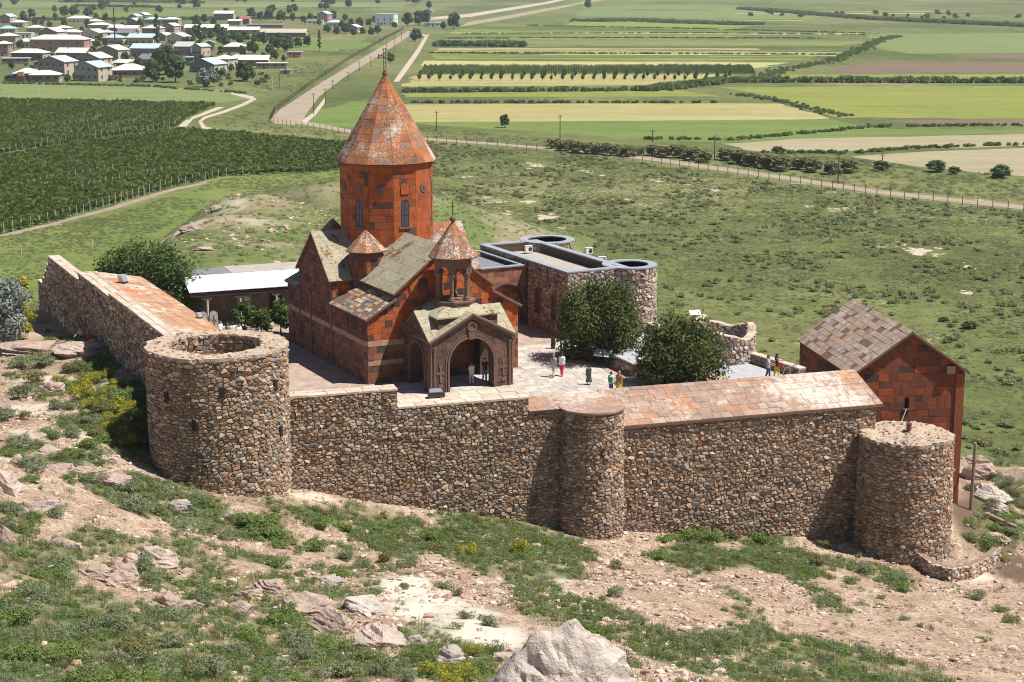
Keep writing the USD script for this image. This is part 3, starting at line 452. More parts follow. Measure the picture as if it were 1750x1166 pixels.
# ------------------------------------------------------------------ masonry
def view_size(p, area): return area * px_per_m(p[1], p[2]) ** 2
class Pieces:
    """stones of one thing, kept apart until it is known which show largest"""
    def __init__(self): self.items = []
    def add(self, v, f, tone, weight, m): self.items.append((np.asarray(v), np.asarray(f), tone, weight, m))
    def emit(self, parent, name, rest, off, most=300):
        self.items.sort(key=lambda q: -q[3])
        for v, f, t, w, m in self.items[:most]: put(name, (v, f), m, parent, tone=t, off=off)
        left = {}
        for v, f, t, w, m in self.items[most:]: left.setdefault(id(m), (m, []))[1].append((v, f, t))
        for m, L in left.values():
            n = np.cumsum([0] + [len(v) for v, _, _ in L])
            put(rest, (np.vstack([v for v, _, _ in L]), np.vstack([f + a for (_, f, _), a in zip(L, n)])), m, parent,
                tone=np.concatenate([np.full(len(v), t) for v, _, t in L]), off=off, kind='stuff')
def rubble(pc, region, mp, m, w=.42, h=.32, seed=0, bulge=.055, facing=1.0, shrink=.035, big=0.0, quads=False):
    """rubble stones over a region of a surface; mp(s, t) -> (points, normals). Cells of jittered courses."""
    r = np.random.default_rng(seed)
    x0, y0, x1, y1 = region.bounds
    pts = []; y = y0 - 2 * h
    while y < y1 + 2 * h:
        hh = h * r.choice([.7, 1.0, 1.45], p=[.3, .45, .25]) * r.uniform(.85, 1.15); x = x0 - 2 * w + r.uniform(0, w)
        while x < x1 + 2 * w:
            ww = w * r.choice([.4, .75, 1.15, 1.9], p=[.24, .32, .28, .16]) * r.uniform(.8, 1.2)
            pts.append((x + ww / 2, (y + hh / 2 + r.normal(0, .2) * hh) * w / h)); x += ww
        y += hh
    pts = np.array(pts); vor = Voronoi(pts)
    for i, reg in enumerate(vor.point_region):
        R = vor.regions[reg]
        if -1 in R or len(R) < 3: continue
        q = vor.vertices[R] * [1, h / w]
        if q[:, 0].max() < x0 or q[:, 0].min() > x1 or q[:, 1].max() < y0 or q[:, 1].min() > y1: continue
        P = Polygon(q)
        if not region.contains(P):
            P = P.intersection(region)
            if P.is_empty or P.geom_type != 'Polygon' or P.area < .02: continue
        a = P.area
        P2 = P.buffer(-shrink * .26 - .014, join_style='mitre').buffer(.014, quad_segs=1).simplify(.01)
        if P2.is_empty or P2.geom_type != 'Polygon': P2 = P.buffer(-shrink * .5)
        if P2.is_empty or P2.geom_type != 'Polygon': continue
        q = np.array(P2.exterior.coords)[:-1]
        if len(q) < 3: continue
        c = q.mean(0); q = c + (q - c) * r.uniform(.95, 1.0); n = len(q)
        q1 = c + (q - c) * r.uniform(.78, .95, (n, 1)); b = bulge * r.uniform(.35, 1.6)
        p0, nn = mp(q[:, 0], q[:, 1]); p1, n1 = mp(q1[:, 0], q1[:, 1]); pc_, nc = mp(c[:1], c[1:2])
        tilt = (q1 - c) @ r.normal(0, .22, 2)
        v = np.vstack([p0 - nn * .05, p1 + n1 * (b * r.uniform(.7, 1.1, (n, 1)) + tilt[:, None]), pc_ + nc * b * r.uniform(1.0, 1.25)])
        k = np.arange(n); k2 = (k + 1) % n
        f = np.vstack([np.stack([k, k2, k2 + n], 1), np.stack([k, k2 + n, k + n], 1), np.stack([k + n, k2 + n, np.full(n, 2 * n)], 1)])
        pc.add(v, f, float(r.uniform()), view_size(pc_[0], a) * facing, m)
def flat_map(o, es, et, n):
    o, es, et, n = map(np.asarray, (o, es, et, n))
    return lambda s, t: (o + np.outer(s, es) + np.outer(t, et), np.tile(n, (len(s), 1)))
def cyl_map(c, R, batter=0.0, ztop=0.0, a0=0.0):
    """s: arc length from the angle a0 (measured from +x, counterclockwise); t: height"""
    def mp(s, t):
        a = a0 + np.asarray(s) / R; d = np.stack([np.cos(a), np.sin(a), np.zeros_like(a)], 1)
        rad = R + batter * (ztop - np.asarray(t)); p = np.asarray(c)[None] * [1, 1, 0] + d * rad[:, None]; p[:, 2] = t
        return p, d
    return mp
def ashlar(pc, region, o, es, et, n, m, h=.45, w=(.5, .95), gap=.012, proud=.02, depth=.06, seed=0, tones=None, hvar=.12, facing=1.0, vary=.008, y_from=None):
    """coursed blocks over a flat region: each its own chamfered piece, the joints recessed"""
    r = np.random.default_rng(seed); o, es, et, n = map(np.asarray, (o, es, et, n))
    x0, y0, x1, y1 = region.bounds; y = y0 if y_from is None else y_from
    shapely.prepare(region)
    while y < y1 - .01:
        hh = h * r.uniform(1 - hvar, 1 + hvar)
        if y1 - y - hh < .12 * h: hh = y1 - y
        x = x0 - r.uniform(0, w[0])
        while x < x1:
            ww = r.uniform(*w)
            if x1 - x - ww < .25 * w[0]: ww = x1 - x + .01
            B = sbox(max(x, x0), y, min(x + ww, x1), min(y + hh, y1)); x += ww
            if not region.contains(B):
                B = B.intersection(region)
            for P in getattr(B, 'geoms', [B]):
                if P.is_empty or P.geom_type != 'Polygon' or P.area < .015: continue
                P2 = P.buffer(-gap / 2, join_style='mitre')
                if P2.is_empty or P2.geom_type != 'Polygon': continue
                q = np.array(shapely.remove_repeated_points(shapely.geometry.polygon.orient(P2), .01).exterior.coords)[:-1]; k = len(q)
                if k < 3: continue
                pr = proud + r.uniform(-vary, vary)
                L = lambda qq, d: o + np.outer(qq[:, 0], es) + np.outer(qq[:, 1], et) + n * d
                tone = float(r.uniform()) if tones is None else tones(r, q.mean(0))
                a = np.arange(k); b = (a + 1) % k
                P3 = P2.buffer(-.014, join_style='mitre')
                q3 = np.array(shapely.geometry.polygon.orient(P3).exterior.coords)[:-1] if P3.geom_type == 'Polygon' and not P3.is_empty else []
                if len(q3) == k and k <= 5:
                    st = np.argmin(((q3 - q[0]) ** 2).sum(1)); q3 = np.roll(q3, -st, 0)
                    v = np.vstack([L(q, -depth), L(q, pr - .012), L(q3, pr)])
                    fan = np.array([[2 * k, 2 * k + i, 2 * k + i + 1] for i in range(1, k - 1)])
                    f = np.vstack([np.stack([a, b, b + k], 1), np.stack([a, b + k, a + k], 1), np.stack([a + k, b + k, b + 2 * k], 1), np.stack([a + k, b + 2 * k, a + 2 * k], 1), fan])
                else:
                    tf = mapbox_earcut.triangulate_float64(np.ascontiguousarray(q, float), np.array([k], np.uint32)).reshape(-1, 3).astype(int); tv = q; v = np.vstack([L(tv, -depth), L(tv, pr)])
                    bd = np.stack([a, b], 1); f = np.vstack([np.stack([bd[:, 0], bd[:, 1], bd[:, 1] + k], 1), np.stack([bd[:, 0], bd[:, 1] + k, bd[:, 0] + k], 1), tf + k])
                pc.add(v, f, tone, view_size(v[-1], P.area) * facing, m)
        y += hh
def slab_of(region, o, es, et, n, d0, d1):
    """a flat plate over the region between the depths d0 and d1 along n"""
    o, es, et, n = map(np.asarray, (o, es, et, n)); out = []
    for g in getattr(region, 'geoms', [region]):
        t = trimesh.creation.extrude_polygon(g, d1 - d0, engine='earcut')
        v = np.asarray(t.vertices); f = np.asarray(t.faces)
        V = o + np.outer(v[:, 0], es) + np.outer(v[:, 1], et) + np.outer(v[:, 2] + d0, n)
        if np.dot(np.cross(es, et), n) < 0: f = f[:, ::-1]
        out.append((V, f))
    return joined(out)
def joined(L):
    L = [(np.asarray(x.vertices), np.asarray(x.faces)) if not isinstance(x, tuple) else x for x in L]
    n = np.cumsum([0] + [len(v) for v, _ in L]); return np.vstack([v for v, _ in L]), np.vstack([f + a for (_, f), a in zip(L, n)])
def prism(poly3, d):
    """closed prism: a planar convex outline moved by the vector d"""
    p = np.asarray(poly3, float); k = len(p); a = np.arange(k); b = (a + 1) % k
    v = np.vstack([p, p + d]); fan = np.array([[0, i, i + 1] for i in range(1, k - 1)])
    f = np.vstack([fan[:, ::-1], fan + k, np.stack([a, b, b + k], 1), np.stack([a, b + k, a + k], 1)])
    t = trimesh.Trimesh(v, f, process=False)
    if t.volume < 0: f = f[:, ::-1]
    return v, f
def ubox(o, ex, ey, ez, a, b):
    """box between the corners a and b of a frame"""
    a, b = np.asarray(a, float), np.asarray(b, float); t = trimesh.creation.box(b - a); v = np.asarray(t.vertices) + (a + b) / 2
    return np.asarray(o) + v @ np.stack([ex, ey, ez]), np.asarray(t.faces)
def bar(a, b, r, sides=6, r2=None):
    a, b = np.asarray(a, float), np.asarray(b, float); d = b - a; L = np.linalg.norm(d); d /= L
    u = np.cross(d, [0, 0, 1.] if abs(d[2]) < .9 else [1., 0, 0]); u /= np.linalg.norm(u); w = np.cross(d, u)
    an = np.arange(sides) * 2 * math.pi / sides + math.pi / sides; c = np.cos(an)[:, None] * u + np.sin(an)[:, None] * w
    return prism_rings([a + c * r, b + c * (r if r2 is None else r2)])
def prism_rings(rings, cap=True):
    k = len(rings[0]); v = np.vstack(rings); a = np.arange(k); b = (a + 1) % k; f = []
    for i in range(len(rings) - 1): f += [np.stack([a + i * k, b + i * k, b + (i + 1) * k], 1), np.stack([a + i * k, b + (i + 1) * k, a + (i + 1) * k], 1)]
    if cap:
        m = (len(rings) - 1) * k
        f += [np.array([[0, i + 1, i] for i in range(1, k - 1)]), np.array([[m, m + i, m + i + 1] for i in range(1, k - 1)])]
    return v, np.vstack(f)
def revolve(c, prof, n=24, a0=0.0):
    an = a0 + np.arange(n) * 2 * math.pi / n; c = np.asarray(c, float)
    return prism_rings([c + np.stack([r * np.cos(an), r * np.sin(an), np.full(n, z)], 1) for r, z in prof])
def arch_poly(cx, z0, w, ztop):
    r = w / 2; a = np.linspace(0, math.pi, 13)
    return Polygon([(cx - r, z0)] + [(cx + r, z0)] + [(cx + r * math.cos(t), ztop - r + r * math.sin(t)) for t in a])
UP = np.array([0, 0, 1.])

# ------------------------------------------------------------------ the front fortress wall, its towers
g_z = lambda p: float(ground(np.array([p[0]]), np.array([p[1]]))[0])
def wall_strip(s0, s1, top, bottom_pad=.6, n=14):
    ss = np.linspace(s0, s1, n); bot = [g_z(wall_at(s, 0, .3)) - bottom_pad for s in ss]
    return Polygon([(s, b) for s, b in zip(ss, bot)] + [(s1, top), (s0, top)])
def rubble_wall(name, label, parts, thick, seed, group=None):
    """parts: (s0, s1, top) of stepped lengths of the front wall"""
    o = wall_at(parts[0][0], 0); t = thing(name, label, 'stone wall', o)
    core = []; pc = Pieces(); regs = []
    for i, (s0, s1, top, th) in enumerate(parts):
        reg = wall_strip(s0, s1, top)
        core.append(slab_of(reg, W0, WT, UP, WN, -th, -.02))
        regs.append(reg.buffer(.01))
    rubble(pc, unary_union(regs), flat_map(W0, WT, UP, WN), rubble_m, w=.35, h=.20, seed=seed)
    put('core', joined(core), mortar_m, t, off=o)
    pc.emit(t, 'stone', 'stones', o)
    return t, o
wa, oa = rubble_wall('fortress_wall', 'rubble stone fortress wall in two steps between the big round tower and the narrow half-round tower', [(.0, 6.7, 3.33, 1.0), (6.7, 15.1, 2.18, 2.5), (15.1, 21.0, 1.35, 2.4)], 1, 11)
def coping(parent, o, s0, s1, z, depth, th=.14, over=.08, w=(.8, 1.5), seed=0, slope=0.0, m=coping_m, h=.7, name='coping_stone', zb=None):
    """flat stones covering a length of wall top"""
    pc = Pieces(); back = -depth
    et = -WN * math.cos(slope) + UP * math.sin(slope); n = np.cross(WT, et); n = n if n[2] > 0 else -n
    reg = sbox(s0, 0, s1, depth + over)
    ashlar(pc, reg, wall_at(0, z + th, over), WT, et, n, m, h=h, w=w, gap=.025, proud=0, depth=th, seed=seed, vary=.02)
    pc.emit(parent, name, name + 's', o)
coping(wa, oa, .0, 6.75, 3.33, 1.05, seed=1); coping(wa, oa, 6.75, 15.1, 2.18, 2.55, seed=2, h=.85)
# the slab roof beside the narrow tower
slope3 = math.atan2(1.4, 3.8)
def lean_roof(parent, o, s0, s1, z_eave, depth, slope, m, seed, over=.2, h=.62, w=(.55, 1.05)):
    et = -WN * math.cos(slope) + UP * math.sin(slope); n = np.cross(WT, et); n = n if n[2] > 0 else -n
    reg = sbox(s0, 0, s1, depth / math.cos(slope)); org = W0 + UP * z_eave + WN * over
    put('roof_deck', slab_of(reg, org, WT, et, n, -.16, -.02), joint_m, parent, off=o)
    pc = Pieces(); ashlar(pc, reg, org, WT, et, n, m, h=h, w=w, gap=.014, proud=.0, depth=.10, seed=seed, vary=.010); pc.emit(parent, 'roof_slab', 'roof_slabs', o)
lean_roof(wa, oa, 15.1, 21.0, 1.42, 3.0, .05, slab_m, 5, h=.8, w=(.8, 1.6))
wb, ob = None, None
o = wall_at(21, 0); wb = thing('lean_to_cells', 'row of cells behind a rubble wall with a long sloping reddish slab roof', 'building', o); ob = o
reg = wall_strip(21.2, 39.5, -.18)
put('core', slab_of(reg, W0, WT, UP, WN, -.8, -.02), mortar_m, wb, off=o)
pc = Pieces(); rubble(pc, reg, flat_map(W0, WT, UP, WN), rubble_m, w=.35, h=.20, seed=31)
endp = wall_at(39.5, 0)
reg2 = Polygon([(0, -4), (3.7, -4), (3.7, 1.1), (0, -.25)])
rubble(pc, reg2, flat_map(endp, -WN, UP, WT), rubble_m, w=.35, h=.20, seed=33)
put('end_wall', slab_of(reg2, endp, -WN, UP, WT, -.6, -.02), mortar_m, wb, off=o)
back = sbox(21.2, -2, 39.5, 1.15); put('back_wall', slab_of(back, W0 - WN * 3.7, WT, UP, WN, -.0, .3), porch_trim_m, wb, off=o)
pc.emit(wb, 'stone', 'stones', o)
lean_roof(wb, ob, 21.1, 39.9, -.05, 4.0, slope3, slab_m, 6)
ed = slab_of(sbox(21.1, -.16, 39.9, 0), W0 + UP * -.07 + WN * .24, WT, UP, WN, -.02, .02); put('eave_course', ed, porch_trim_m, wb, off=o)

def tower(name, label, c, R, top, a_from, a_to, seed, batter=0.0, w=.36, h=.205, cap='ring', inner=None, bottom=None):
    c = np.array([c[0], c[1], 0.]); t = thing(name, label, 'stone tower', c)
    pc = Pieces(); n = 40; aa = np.linspace(a_from, a_to, n)
    bz = [g_z(c + np.array([math.cos(a), math.sin(a), 0]) * (R + .6)) - .7 for a in aa] if bottom is None else [bottom] * n
    reg = Polygon([((a - a_from) * R, z) for a, z in zip(aa, bz)] + [((a_to - a_from) * R, top), (0, top)])
    rubble(pc, reg, cyl_map(c, R, batter, top, a_from), rubble_m, w=w, h=h, seed=seed, bulge=.05)
    zb = min(bz) - .3
    prof_out = [(R - .03 + batter * (top - zb), zb), (R - .03, top - .02)]
    if inner: prof_out += [(inner, top - .02), (inner, top - 1.5), (.01, top - 1.5)]
    else: prof_out += [(.01, top - .02)]
    put('core', revolve(c, prof_out, 48), mortar_m, t, off=c)
    if inner:
        q = Pieces(); reg = sbox(0, top - 1.45, inner * 2 * math.pi, top)
        inn = cyl_map(c, inner); inv = lambda s, tt: (inn(s, tt)[0], -inn(s, tt)[1])
        rubble(q, reg, inv, rubble_m, w=.42, h=.3, seed=seed + 3, bulge=.05); q.emit(t, 'inner_stone', 'inner_stones', c, most=120)
    pc.emit(t, 'stone', 'stones', c)
    return t, c
def ring_top(t, c, R, inner, top, seed, m, amp=.05, name='wall_top', slits=None):
    """the rough mortar cap on a tower head"""
    an = np.linspace(0, 2 * math.pi, 97)[:-1]; rr = np.linspace(inner, R, 7) if inner else np.linspace(.05, R, 12)
    v = []; r = np.random.default_rng(seed)
    for q in rr:
        for a in an:
            e = .08 * r.standard_normal() if (q == rr[-1] or q == rr[0]) else 0
            v.append((c[0] + (q + e) * math.cos(a), c[1] + (q + e) * math.sin(a), top))
    v = np.array(v); v[:, 2] += amp * 2 * fbm(v[:, 0], v[:, 1], .7, seed, 4) + amp * .8
    k = len(an); low = v[:k].copy(); low[:, 2] -= .2; hi = v[-k:].copy(); hi[:, 2] -= .2
    allv = np.vstack([low, v, hi]); f = []
    for i in range(len(rr) + 1):
        a = np.arange(k) + i * k; b = (np.arange(k) + 1) % k + i * k
        f += [np.stack([a, a + k, b + k], 1), np.stack([a, b + k, b], 1)]
    put(name, (allv, np.vstack(f)), m, t, off=c, smooth=40)
    LS = []
    for _ in range(340):
        a, q = r.uniform(0, 2 * math.pi), math.sqrt(r.uniform((inner / R) ** 2, 1)) * (R - .08); s_ = float(np.clip(r.lognormal(-2.75, .5), .03, .17)); p = r.normal(0, 1, (9, 3)); p /= np.linalg.norm(p, axis=1, keepdims=True)
        h_ = trimesh.convex.convex_hull(p * [1, .8, .6] * s_); LS.append((np.asarray(h_.vertices) + [c[0] + q * math.cos(a), c[1] + q * math.sin(a), top + amp], np.asarray(h_.faces)))
    put('loose_stones', joined(LS), rubble_m, t, tone=np.concatenate([np.full(len(v), r.uniform()) for v, _ in LS]), off=c, kind='stuff')
cap_m2 = toned('rough_mortar_cap', [(0, (.44, .34, .26)), (1, (.44, .34, .26))], n_scale=2.2, n_amt=.3, bump=.1, bump_scale=9, lichen=((.33, .22, .15), 1.7, .55, .1), lichen2=((.54, .45, .36), 4, .6, .06), bump_str=.9)
t1, c1 = tower('round_tower', 'biggest round rubble tower with an open hollow top, left of the front wall', T1C, T1R, T1TOP, math.radians(150), math.radians(390), 41, batter=-.004, inner=2.75)
ring_top(t1, c1, T1R + .03, 2.7, T1TOP, 3, cap_m2)
for a, z in ((-77, 5.0), (-28, 4.9), (-22, 2.1), (-100, 3.1), (-125, 4.6)):
    d = np.array([math.cos(math.radians(a)), math.sin(math.radians(a)), 0]); tt = np.array([-d[1], d[0], 0])
    put('slit', ubox(c1 + d * (T1R - .2) + UP * z, tt, d, UP, (-.13, 0, -.3), (.13, .31, .3)), dark_m, t1, off=c1)
t3, c3 = tower('half_round_tower', 'narrow half-round buttress tower under a round slab cap in the middle of the front wall', T3C, T3R, 1.36, math.radians(165), math.radians(395), 51, batter=.012)
d = np.array([math.cos(math.radians(-72)), math.sin(math.radians(-72)), 0]); put('slit', ubox(c3 + d * (T3R - .2) + UP * -1.1, np.array([-d[1], d[0], 0]), d, UP, (-.11, 0, -.26), (.11, .33, .26)), dark_m, t3, off=c3)
put('slab_cap', revolve(c3, [(T3R + .1, 1.33), (T3R + .16, 1.36), (T3R + .16, 1.48), (T3R + .08, 1.52), (.01, 1.60)], 40), slab_m, t3, off=c3, tone=.05, smooth=30)
t4, c4 = tower('round_tower', 'low round rubble tower with flat gravel top at the right end of the wall', T4C, T4R, T4TOP, math.radians(150), math.radians(420), 61, batter=.022)
ring_top(t4, c4, T4R + .03, 0, T4TOP, 8, cap_m2, amp=.07)
pp = aty(1553, 738, c4[1] + .35); pz = T4TOP + .05
pl = thing('metal_pipe', 'short rusty pipe standing upright on the low round tower', 'pipe', (pp[0], pp[1], pz))
put('pipe_body', revolve((0, 0, 0), [(.17, -.1), (.17, .6), (.13, .6), (.13, .3), (.01, .3)], 14), rust_m, pl, smooth=30); put('collar', revolve((0, 0, 0), [(.17, .48), (.2, .49), (.2, .56), (.17, .57)], 14), rust_m, pl)

glass_dull_m = plain('dull_lamp_glass', (.20, .19, .22), .3, var=.1)
# lamp boxes on the wall tops
def flood(u, v, z, label, rz):
    p = at(u, v, z); t = thing('floodlight', label, 'floodlight', p, rz)
    put('housing', ubox((0, 0, 0), [1, 0, 0], [0, 1, 0], UP, (-.5, -.18, .02), (.5, .18, .30)), metal_dark_m, t)
    put('frame', joined([bar((-.5, -.2, 0), (-.5, -.2, .48), .02), bar((.5, -.2, 0), (.5, -.2, .48), .02), bar((-.5, -.2, .36), (.5, -.2, .36), .02)]), metal_dark_m, t)
    put('reflector', prism([(-.46, -.12, .31), (.46, -.12, .31), (.36, .2, .5), (-.36, .2, .5)], np.array([0, .03, .01])), glass_dull_m, t)
flood(745, 679, 2.35, 'dark floodlight box on the wall top in front of the porch', math.radians(17))
def spot(p, label, rz, s=1.0):
    t = thing('spotlight', label, 'spotlight', p, rz)
    put('base', ubox((0, 0, 0), [1, 0, 0], [0, 1, 0], UP, (-.16 * s, -.12 * s, 0), (.16 * s, .12 * s, .06 * s)), metal_dark_m, t)
    put('lamp_head', prism_rings([np.array([(x * .16 * s, y * .12 * s, z * s) for x, y in ((-1, -1), (1, -1), (1, 1), (-1, 1))]) for z in (.08,)] + [np.array([(x * .2 * s, y * .1 * s + .1 * s, .36 * s) for x, y in ((-1, -1), (1, -1), (1, 1), (-1, 1))])]), grey_metal_m, t)

# ------------------------------------------------------------------ the long left wall, stepped, with the cells' roof inside
def left_at(s, z, out=0.0): return L0 + LT * s + LN * out + UP * z
lo = left_at(0, 0); lw = thing('fortress_wall', 'long shaded wall with stepped top running back from the big round tower', 'stone wall', lo)
def s_of(p): return float((p - L0) @ LT)
steps = [(-3.5, s_of(at(192, 505, 6.2)), 6.3), (s_of(at(192, 505, 6.2)), s_of(at(134.6, 470, 6.0)), 6.1), (s_of(at(134.6, 470, 6.0)), s_of(at(79, 439.7, 5.55)), 5.55)]
se = steps[-1][1]; steps += [(se, se + 1.0, 4.75), (se + 1.0, se + 2.0, 4.1), (se + 2.0, se + 3.0, 3.4), (se + 3.0, se + 5.2, 2.8)]
pc = Pieces(); core = []
for i, (s0, s1, top) in enumerate(steps):
    ss = np.linspace(s0, s1, 8); bot = [g_z(left_at(s, 0, .3)) - .7 for s in ss]
    reg = Polygon([(s, min(b, top - .4)) for s, b in zip(ss, bot)] + [(s1, top), (s0, top)])
    core.append(slab_of(reg, L0, LT, UP, LN, -.85, -.02)); rubble(pc, reg, flat_map(L0, LT, UP, LN), rubble_m, w=.38, h=.24, seed=70 + i, facing=.35, bulge=.06)
    if i + 1 < len(steps):
        rg = sbox(0, steps[i + 1][2] if steps[i + 1][2] < top else top - .05, 2.0, top)
put('core', joined(core), mortar_m, lw, off=lo); pc.emit(lw, 'stone', 'stones', lo)
cq = Pieces()
for i, (s0, s1, top) in enumerate(steps):
    ashlar(cq, sbox(s0, -.06, s1 + .05, .9), left_at(0, top + .1), LT, -LN, UP, coping_m, h=.5, w=(.8, 1.6), gap=.025, proud=0, depth=.12, seed=90 + i, vary=.02)
cq.emit(lw, 'coping_stone', 'coping_stones', lo)
sl = math.atan2(.62, 3.3); et = -LN * math.cos(sl) - UP * math.sin(sl); nl = np.cross(LT, et); nl = nl if nl[2] > 0 else -nl
lo2 = left_at(4, 0, -2.2); lc = thing('lean_to_cells', 'row of cells with an orange stained slab roof inside the long left wall', 'building', lo2)
reg = sbox(-2.5, 0, 25.3, 3.5); org = left_at(0, 5.98, -1.5)
cq = Pieces(); ashlar(cq, sbox(-3, 0, 25.3, .75), left_at(0, 6.02, -.85), LT, -LN, UP, cap_m2, h=.4, w=(.5, 1.1), gap=.02, proud=0, depth=.3, seed=99, vary=.03); cq.emit(lw, 'ledge_stone', 'ledge_stones', lo)
put('roof_deck', slab_of(reg, org, LT, et, nl, -.2, -.02), joint_m, lc, off=lo2)
orange_slab_m = toned('orange_stained_slab', [(0, (.36, .21, .13)), (.4, (.39, .25, .17)), (.8, (.34, .19, .12)), (1, (.41, .28, .20))], n_scale=.9, n_amt=.3, bump=.02, lichen=((.44, .17, .065), 1.5, .53, .08, .75, .25, .8), lichen2=((.50, .41, .33), 1.8, .555, .08, .75, .35, .8))
q = Pieces(); ashlar(q, reg, org, LT, et, nl, orange_slab_m, h=.8, w=(.8, 1.5), gap=.02, proud=0, depth=.1, seed=101, vary=.012); q.emit(lc, 'roof_slab', 'roof_slabs', lo2)
put('wall', slab_of(sbox(-2.4, -.4, 25.2, 5.2), left_at(0, 0, -4.7), LT, UP, LN, -.3, .0), porch_trim_m, lc, off=lo2)
put('end_wall', slab_of(Polygon([(0, -.4), (3.8, -.4), (3.8, 5.25), (0, 5.8)]), left_at(25.1, 0, -.9), -LN, UP, LT, -.3, 0), porch_trim_m, lc, off=lo2)
pq = org + LT * 20.5 + et * 1.0; spot(pq + nl * .02, 'small grey spotlight at the far end of the orange roof', 1.2, 1.7)
pq = org + LT * 7.5 + et * 3.1; spot(pq + nl * .02, 'little dark lamp near the eave of the orange roof', 1.0, 1.0)

# ------------------------------------------------------------------ the church
oc = ch(5.85, 8, 0); chu = thing('church', 'red and black tuff cross church with a tall pointed conical dome and pillared porch', 'church', oc)
pcC = Pieces(); coreC = []
NF, NL = -EL, -EX                                              # the front's and the left side's outward normals
ZA, ZE, ZP, WL_, WR_ = 4.62, 6.28, 9.2, 2.1, 9.6                # aisle eave, arm eave, arm peak, arm edges across
T0, T1_ = 6.75, 13.35                                           # the cross arm along the depth
left_reg = Polygon([(0, -.6), (16, -.6), (16, 4.8), (T1_, 4.8), (T1_, ZE), (10.05, ZP), (T0, ZE), (T0, ZA), (0, ZA)])
front_reg = Polygon([(0, -.6), (11.7, -.6), (11.7, ZA), (WR_, 5.8), (WR_, ZE), (5.85, ZP), (WL_, ZE), (WL_, 5.8), (0, ZA)])
def dark_low(r, c):  # even random tone; the shaded side gets its darkness from painted block colour
    return float(r.uniform())
win_left = unary_union([sbox(10.0, 4.9, 10.22, 6.5), sbox(3.35, 3.0, 3.55, 4.2)])
door = Polygon()
lw_reg = left_reg.difference(win_left)
zband = lambda reg, a, b: reg.intersection(sbox(-1, a, 20, b))
OL = ch(0, 0, 0)
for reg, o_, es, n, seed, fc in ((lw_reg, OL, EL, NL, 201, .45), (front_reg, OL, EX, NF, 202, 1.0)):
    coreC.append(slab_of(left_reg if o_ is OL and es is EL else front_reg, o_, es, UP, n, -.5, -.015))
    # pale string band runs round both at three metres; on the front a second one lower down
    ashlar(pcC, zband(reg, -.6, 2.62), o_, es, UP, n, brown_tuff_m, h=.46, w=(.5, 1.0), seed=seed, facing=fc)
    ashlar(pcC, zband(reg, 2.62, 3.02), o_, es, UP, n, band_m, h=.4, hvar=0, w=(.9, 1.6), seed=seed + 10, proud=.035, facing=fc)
    ashlar(pcC, zband(reg, 3.02, 12), o_, es, UP, n, tuff_shade_tint_m if es is EL else tuff_m, h=.46, w=(.5, .95), seed=seed + 20, facing=fc)
b2 = slab_of(sbox(0.02, 1.28, 3.2, 1.60), OL, EX, UP, NF, .02, .04); put('string_band', b2, band_m, chu, tone=.3, off=oc)
for L in (T0 + .03, T1_ - .03, 10.05 + .9):
    put('pilaster', slab_of(sbox(L - .14, -.5, L + .14, 4.7), OL, EL, UP, NL, .02, .07), porch_trim_m, chu, off=oc)
for sgn, x in ((1, 10.11), (1, 3.45)):
    put('slit_window', slab_of(win_left.intersection(sbox(x - .3, 0, x + .3, 9)), OL, EL, UP, NL, -.25, -.2), dark_m, chu, off=oc)
# solid bodies so that no light comes through
def gable_body(x0, x1, ze, zp, along0, along1, across_x):
    xm = (x0 + x1) / 2
    if across_x: P = [ch(x0, along0, -.6), ch(x1, along0, -.6), ch(x1, along0, ze), ch(xm, along0, zp), ch(x0, along0, ze)]; return prism(P, EL * (along1 - along0))
    P = [ch(along0, x0, -.6), ch(along0, x1, -.6), ch(along0, x1, ze), ch(along0, xm, zp), ch(along0, x0, ze)]; return prism(P, EX * (along1 - along0))
coreC.append(gable_body(WL_, WR_, ZE, ZP - .1, .12, 15.9, True)); coreC.append(gable_body(T0 + .02, T1_ - .02, ZE, ZP - .1, .12, 11.6, False))
for X0, X1, L0_, L1_, hi in ((.12, WL_ + .1, .12, T0 + .1, 0), (.12, WL_ + .1, T1_ - .1, 15.9, 0), (WR_ - .1, 11.6, .12, T0 + .1, 1), (WR_ - .1, 11.6, T1_ - .1, 15.9, 1)):
    zl, zh = (ZA - .05, 5.75) if not hi else (5.75, ZA - .05)
    P = [ch(X0, L0_, -.6), ch(X1, L0_, -.6), ch(X1, L0_, zh), ch(X0, L0_, zl)]; coreC.append(prism(P, EL * (L1_ - L0_)))
wallC = put('wall', joined(coreC), joint_m, chu, off=oc)
# clerestory strips of the west arm and west side of the cross arm
ashlar(pcC, sbox(0, 5.6, T0, ZE - .02), ch(WL_ , 0, 0), EL, UP, NL, tuff_shade_tint_m, h=.34, seed=231, depth=.05)
ashlar(pcC, Polygon([(.1, 4.5), (WL_, 5.6), (WL_, ZE - .02), (.1, ZE - .02)]), ch(0, T0 + .02, 0), EX, UP, NF, tuff_m, h=.45, seed=232, depth=.05)
ashlar(pcC, Polygon([(WR_, 5.6), (11.6, 4.5), (11.6, ZE - .02), (WR_, ZE - .02)]), ch(0, T0 + .02, 0), EX, UP, NF, tuff_m, h=.45, seed=233, depth=.05)
ashlar(pcC, sbox(0, -.6, 16, ZA), ch(11.7, 0, 0), EL, UP, EX, tuff_m, h=.46, seed=234, facing=.02)
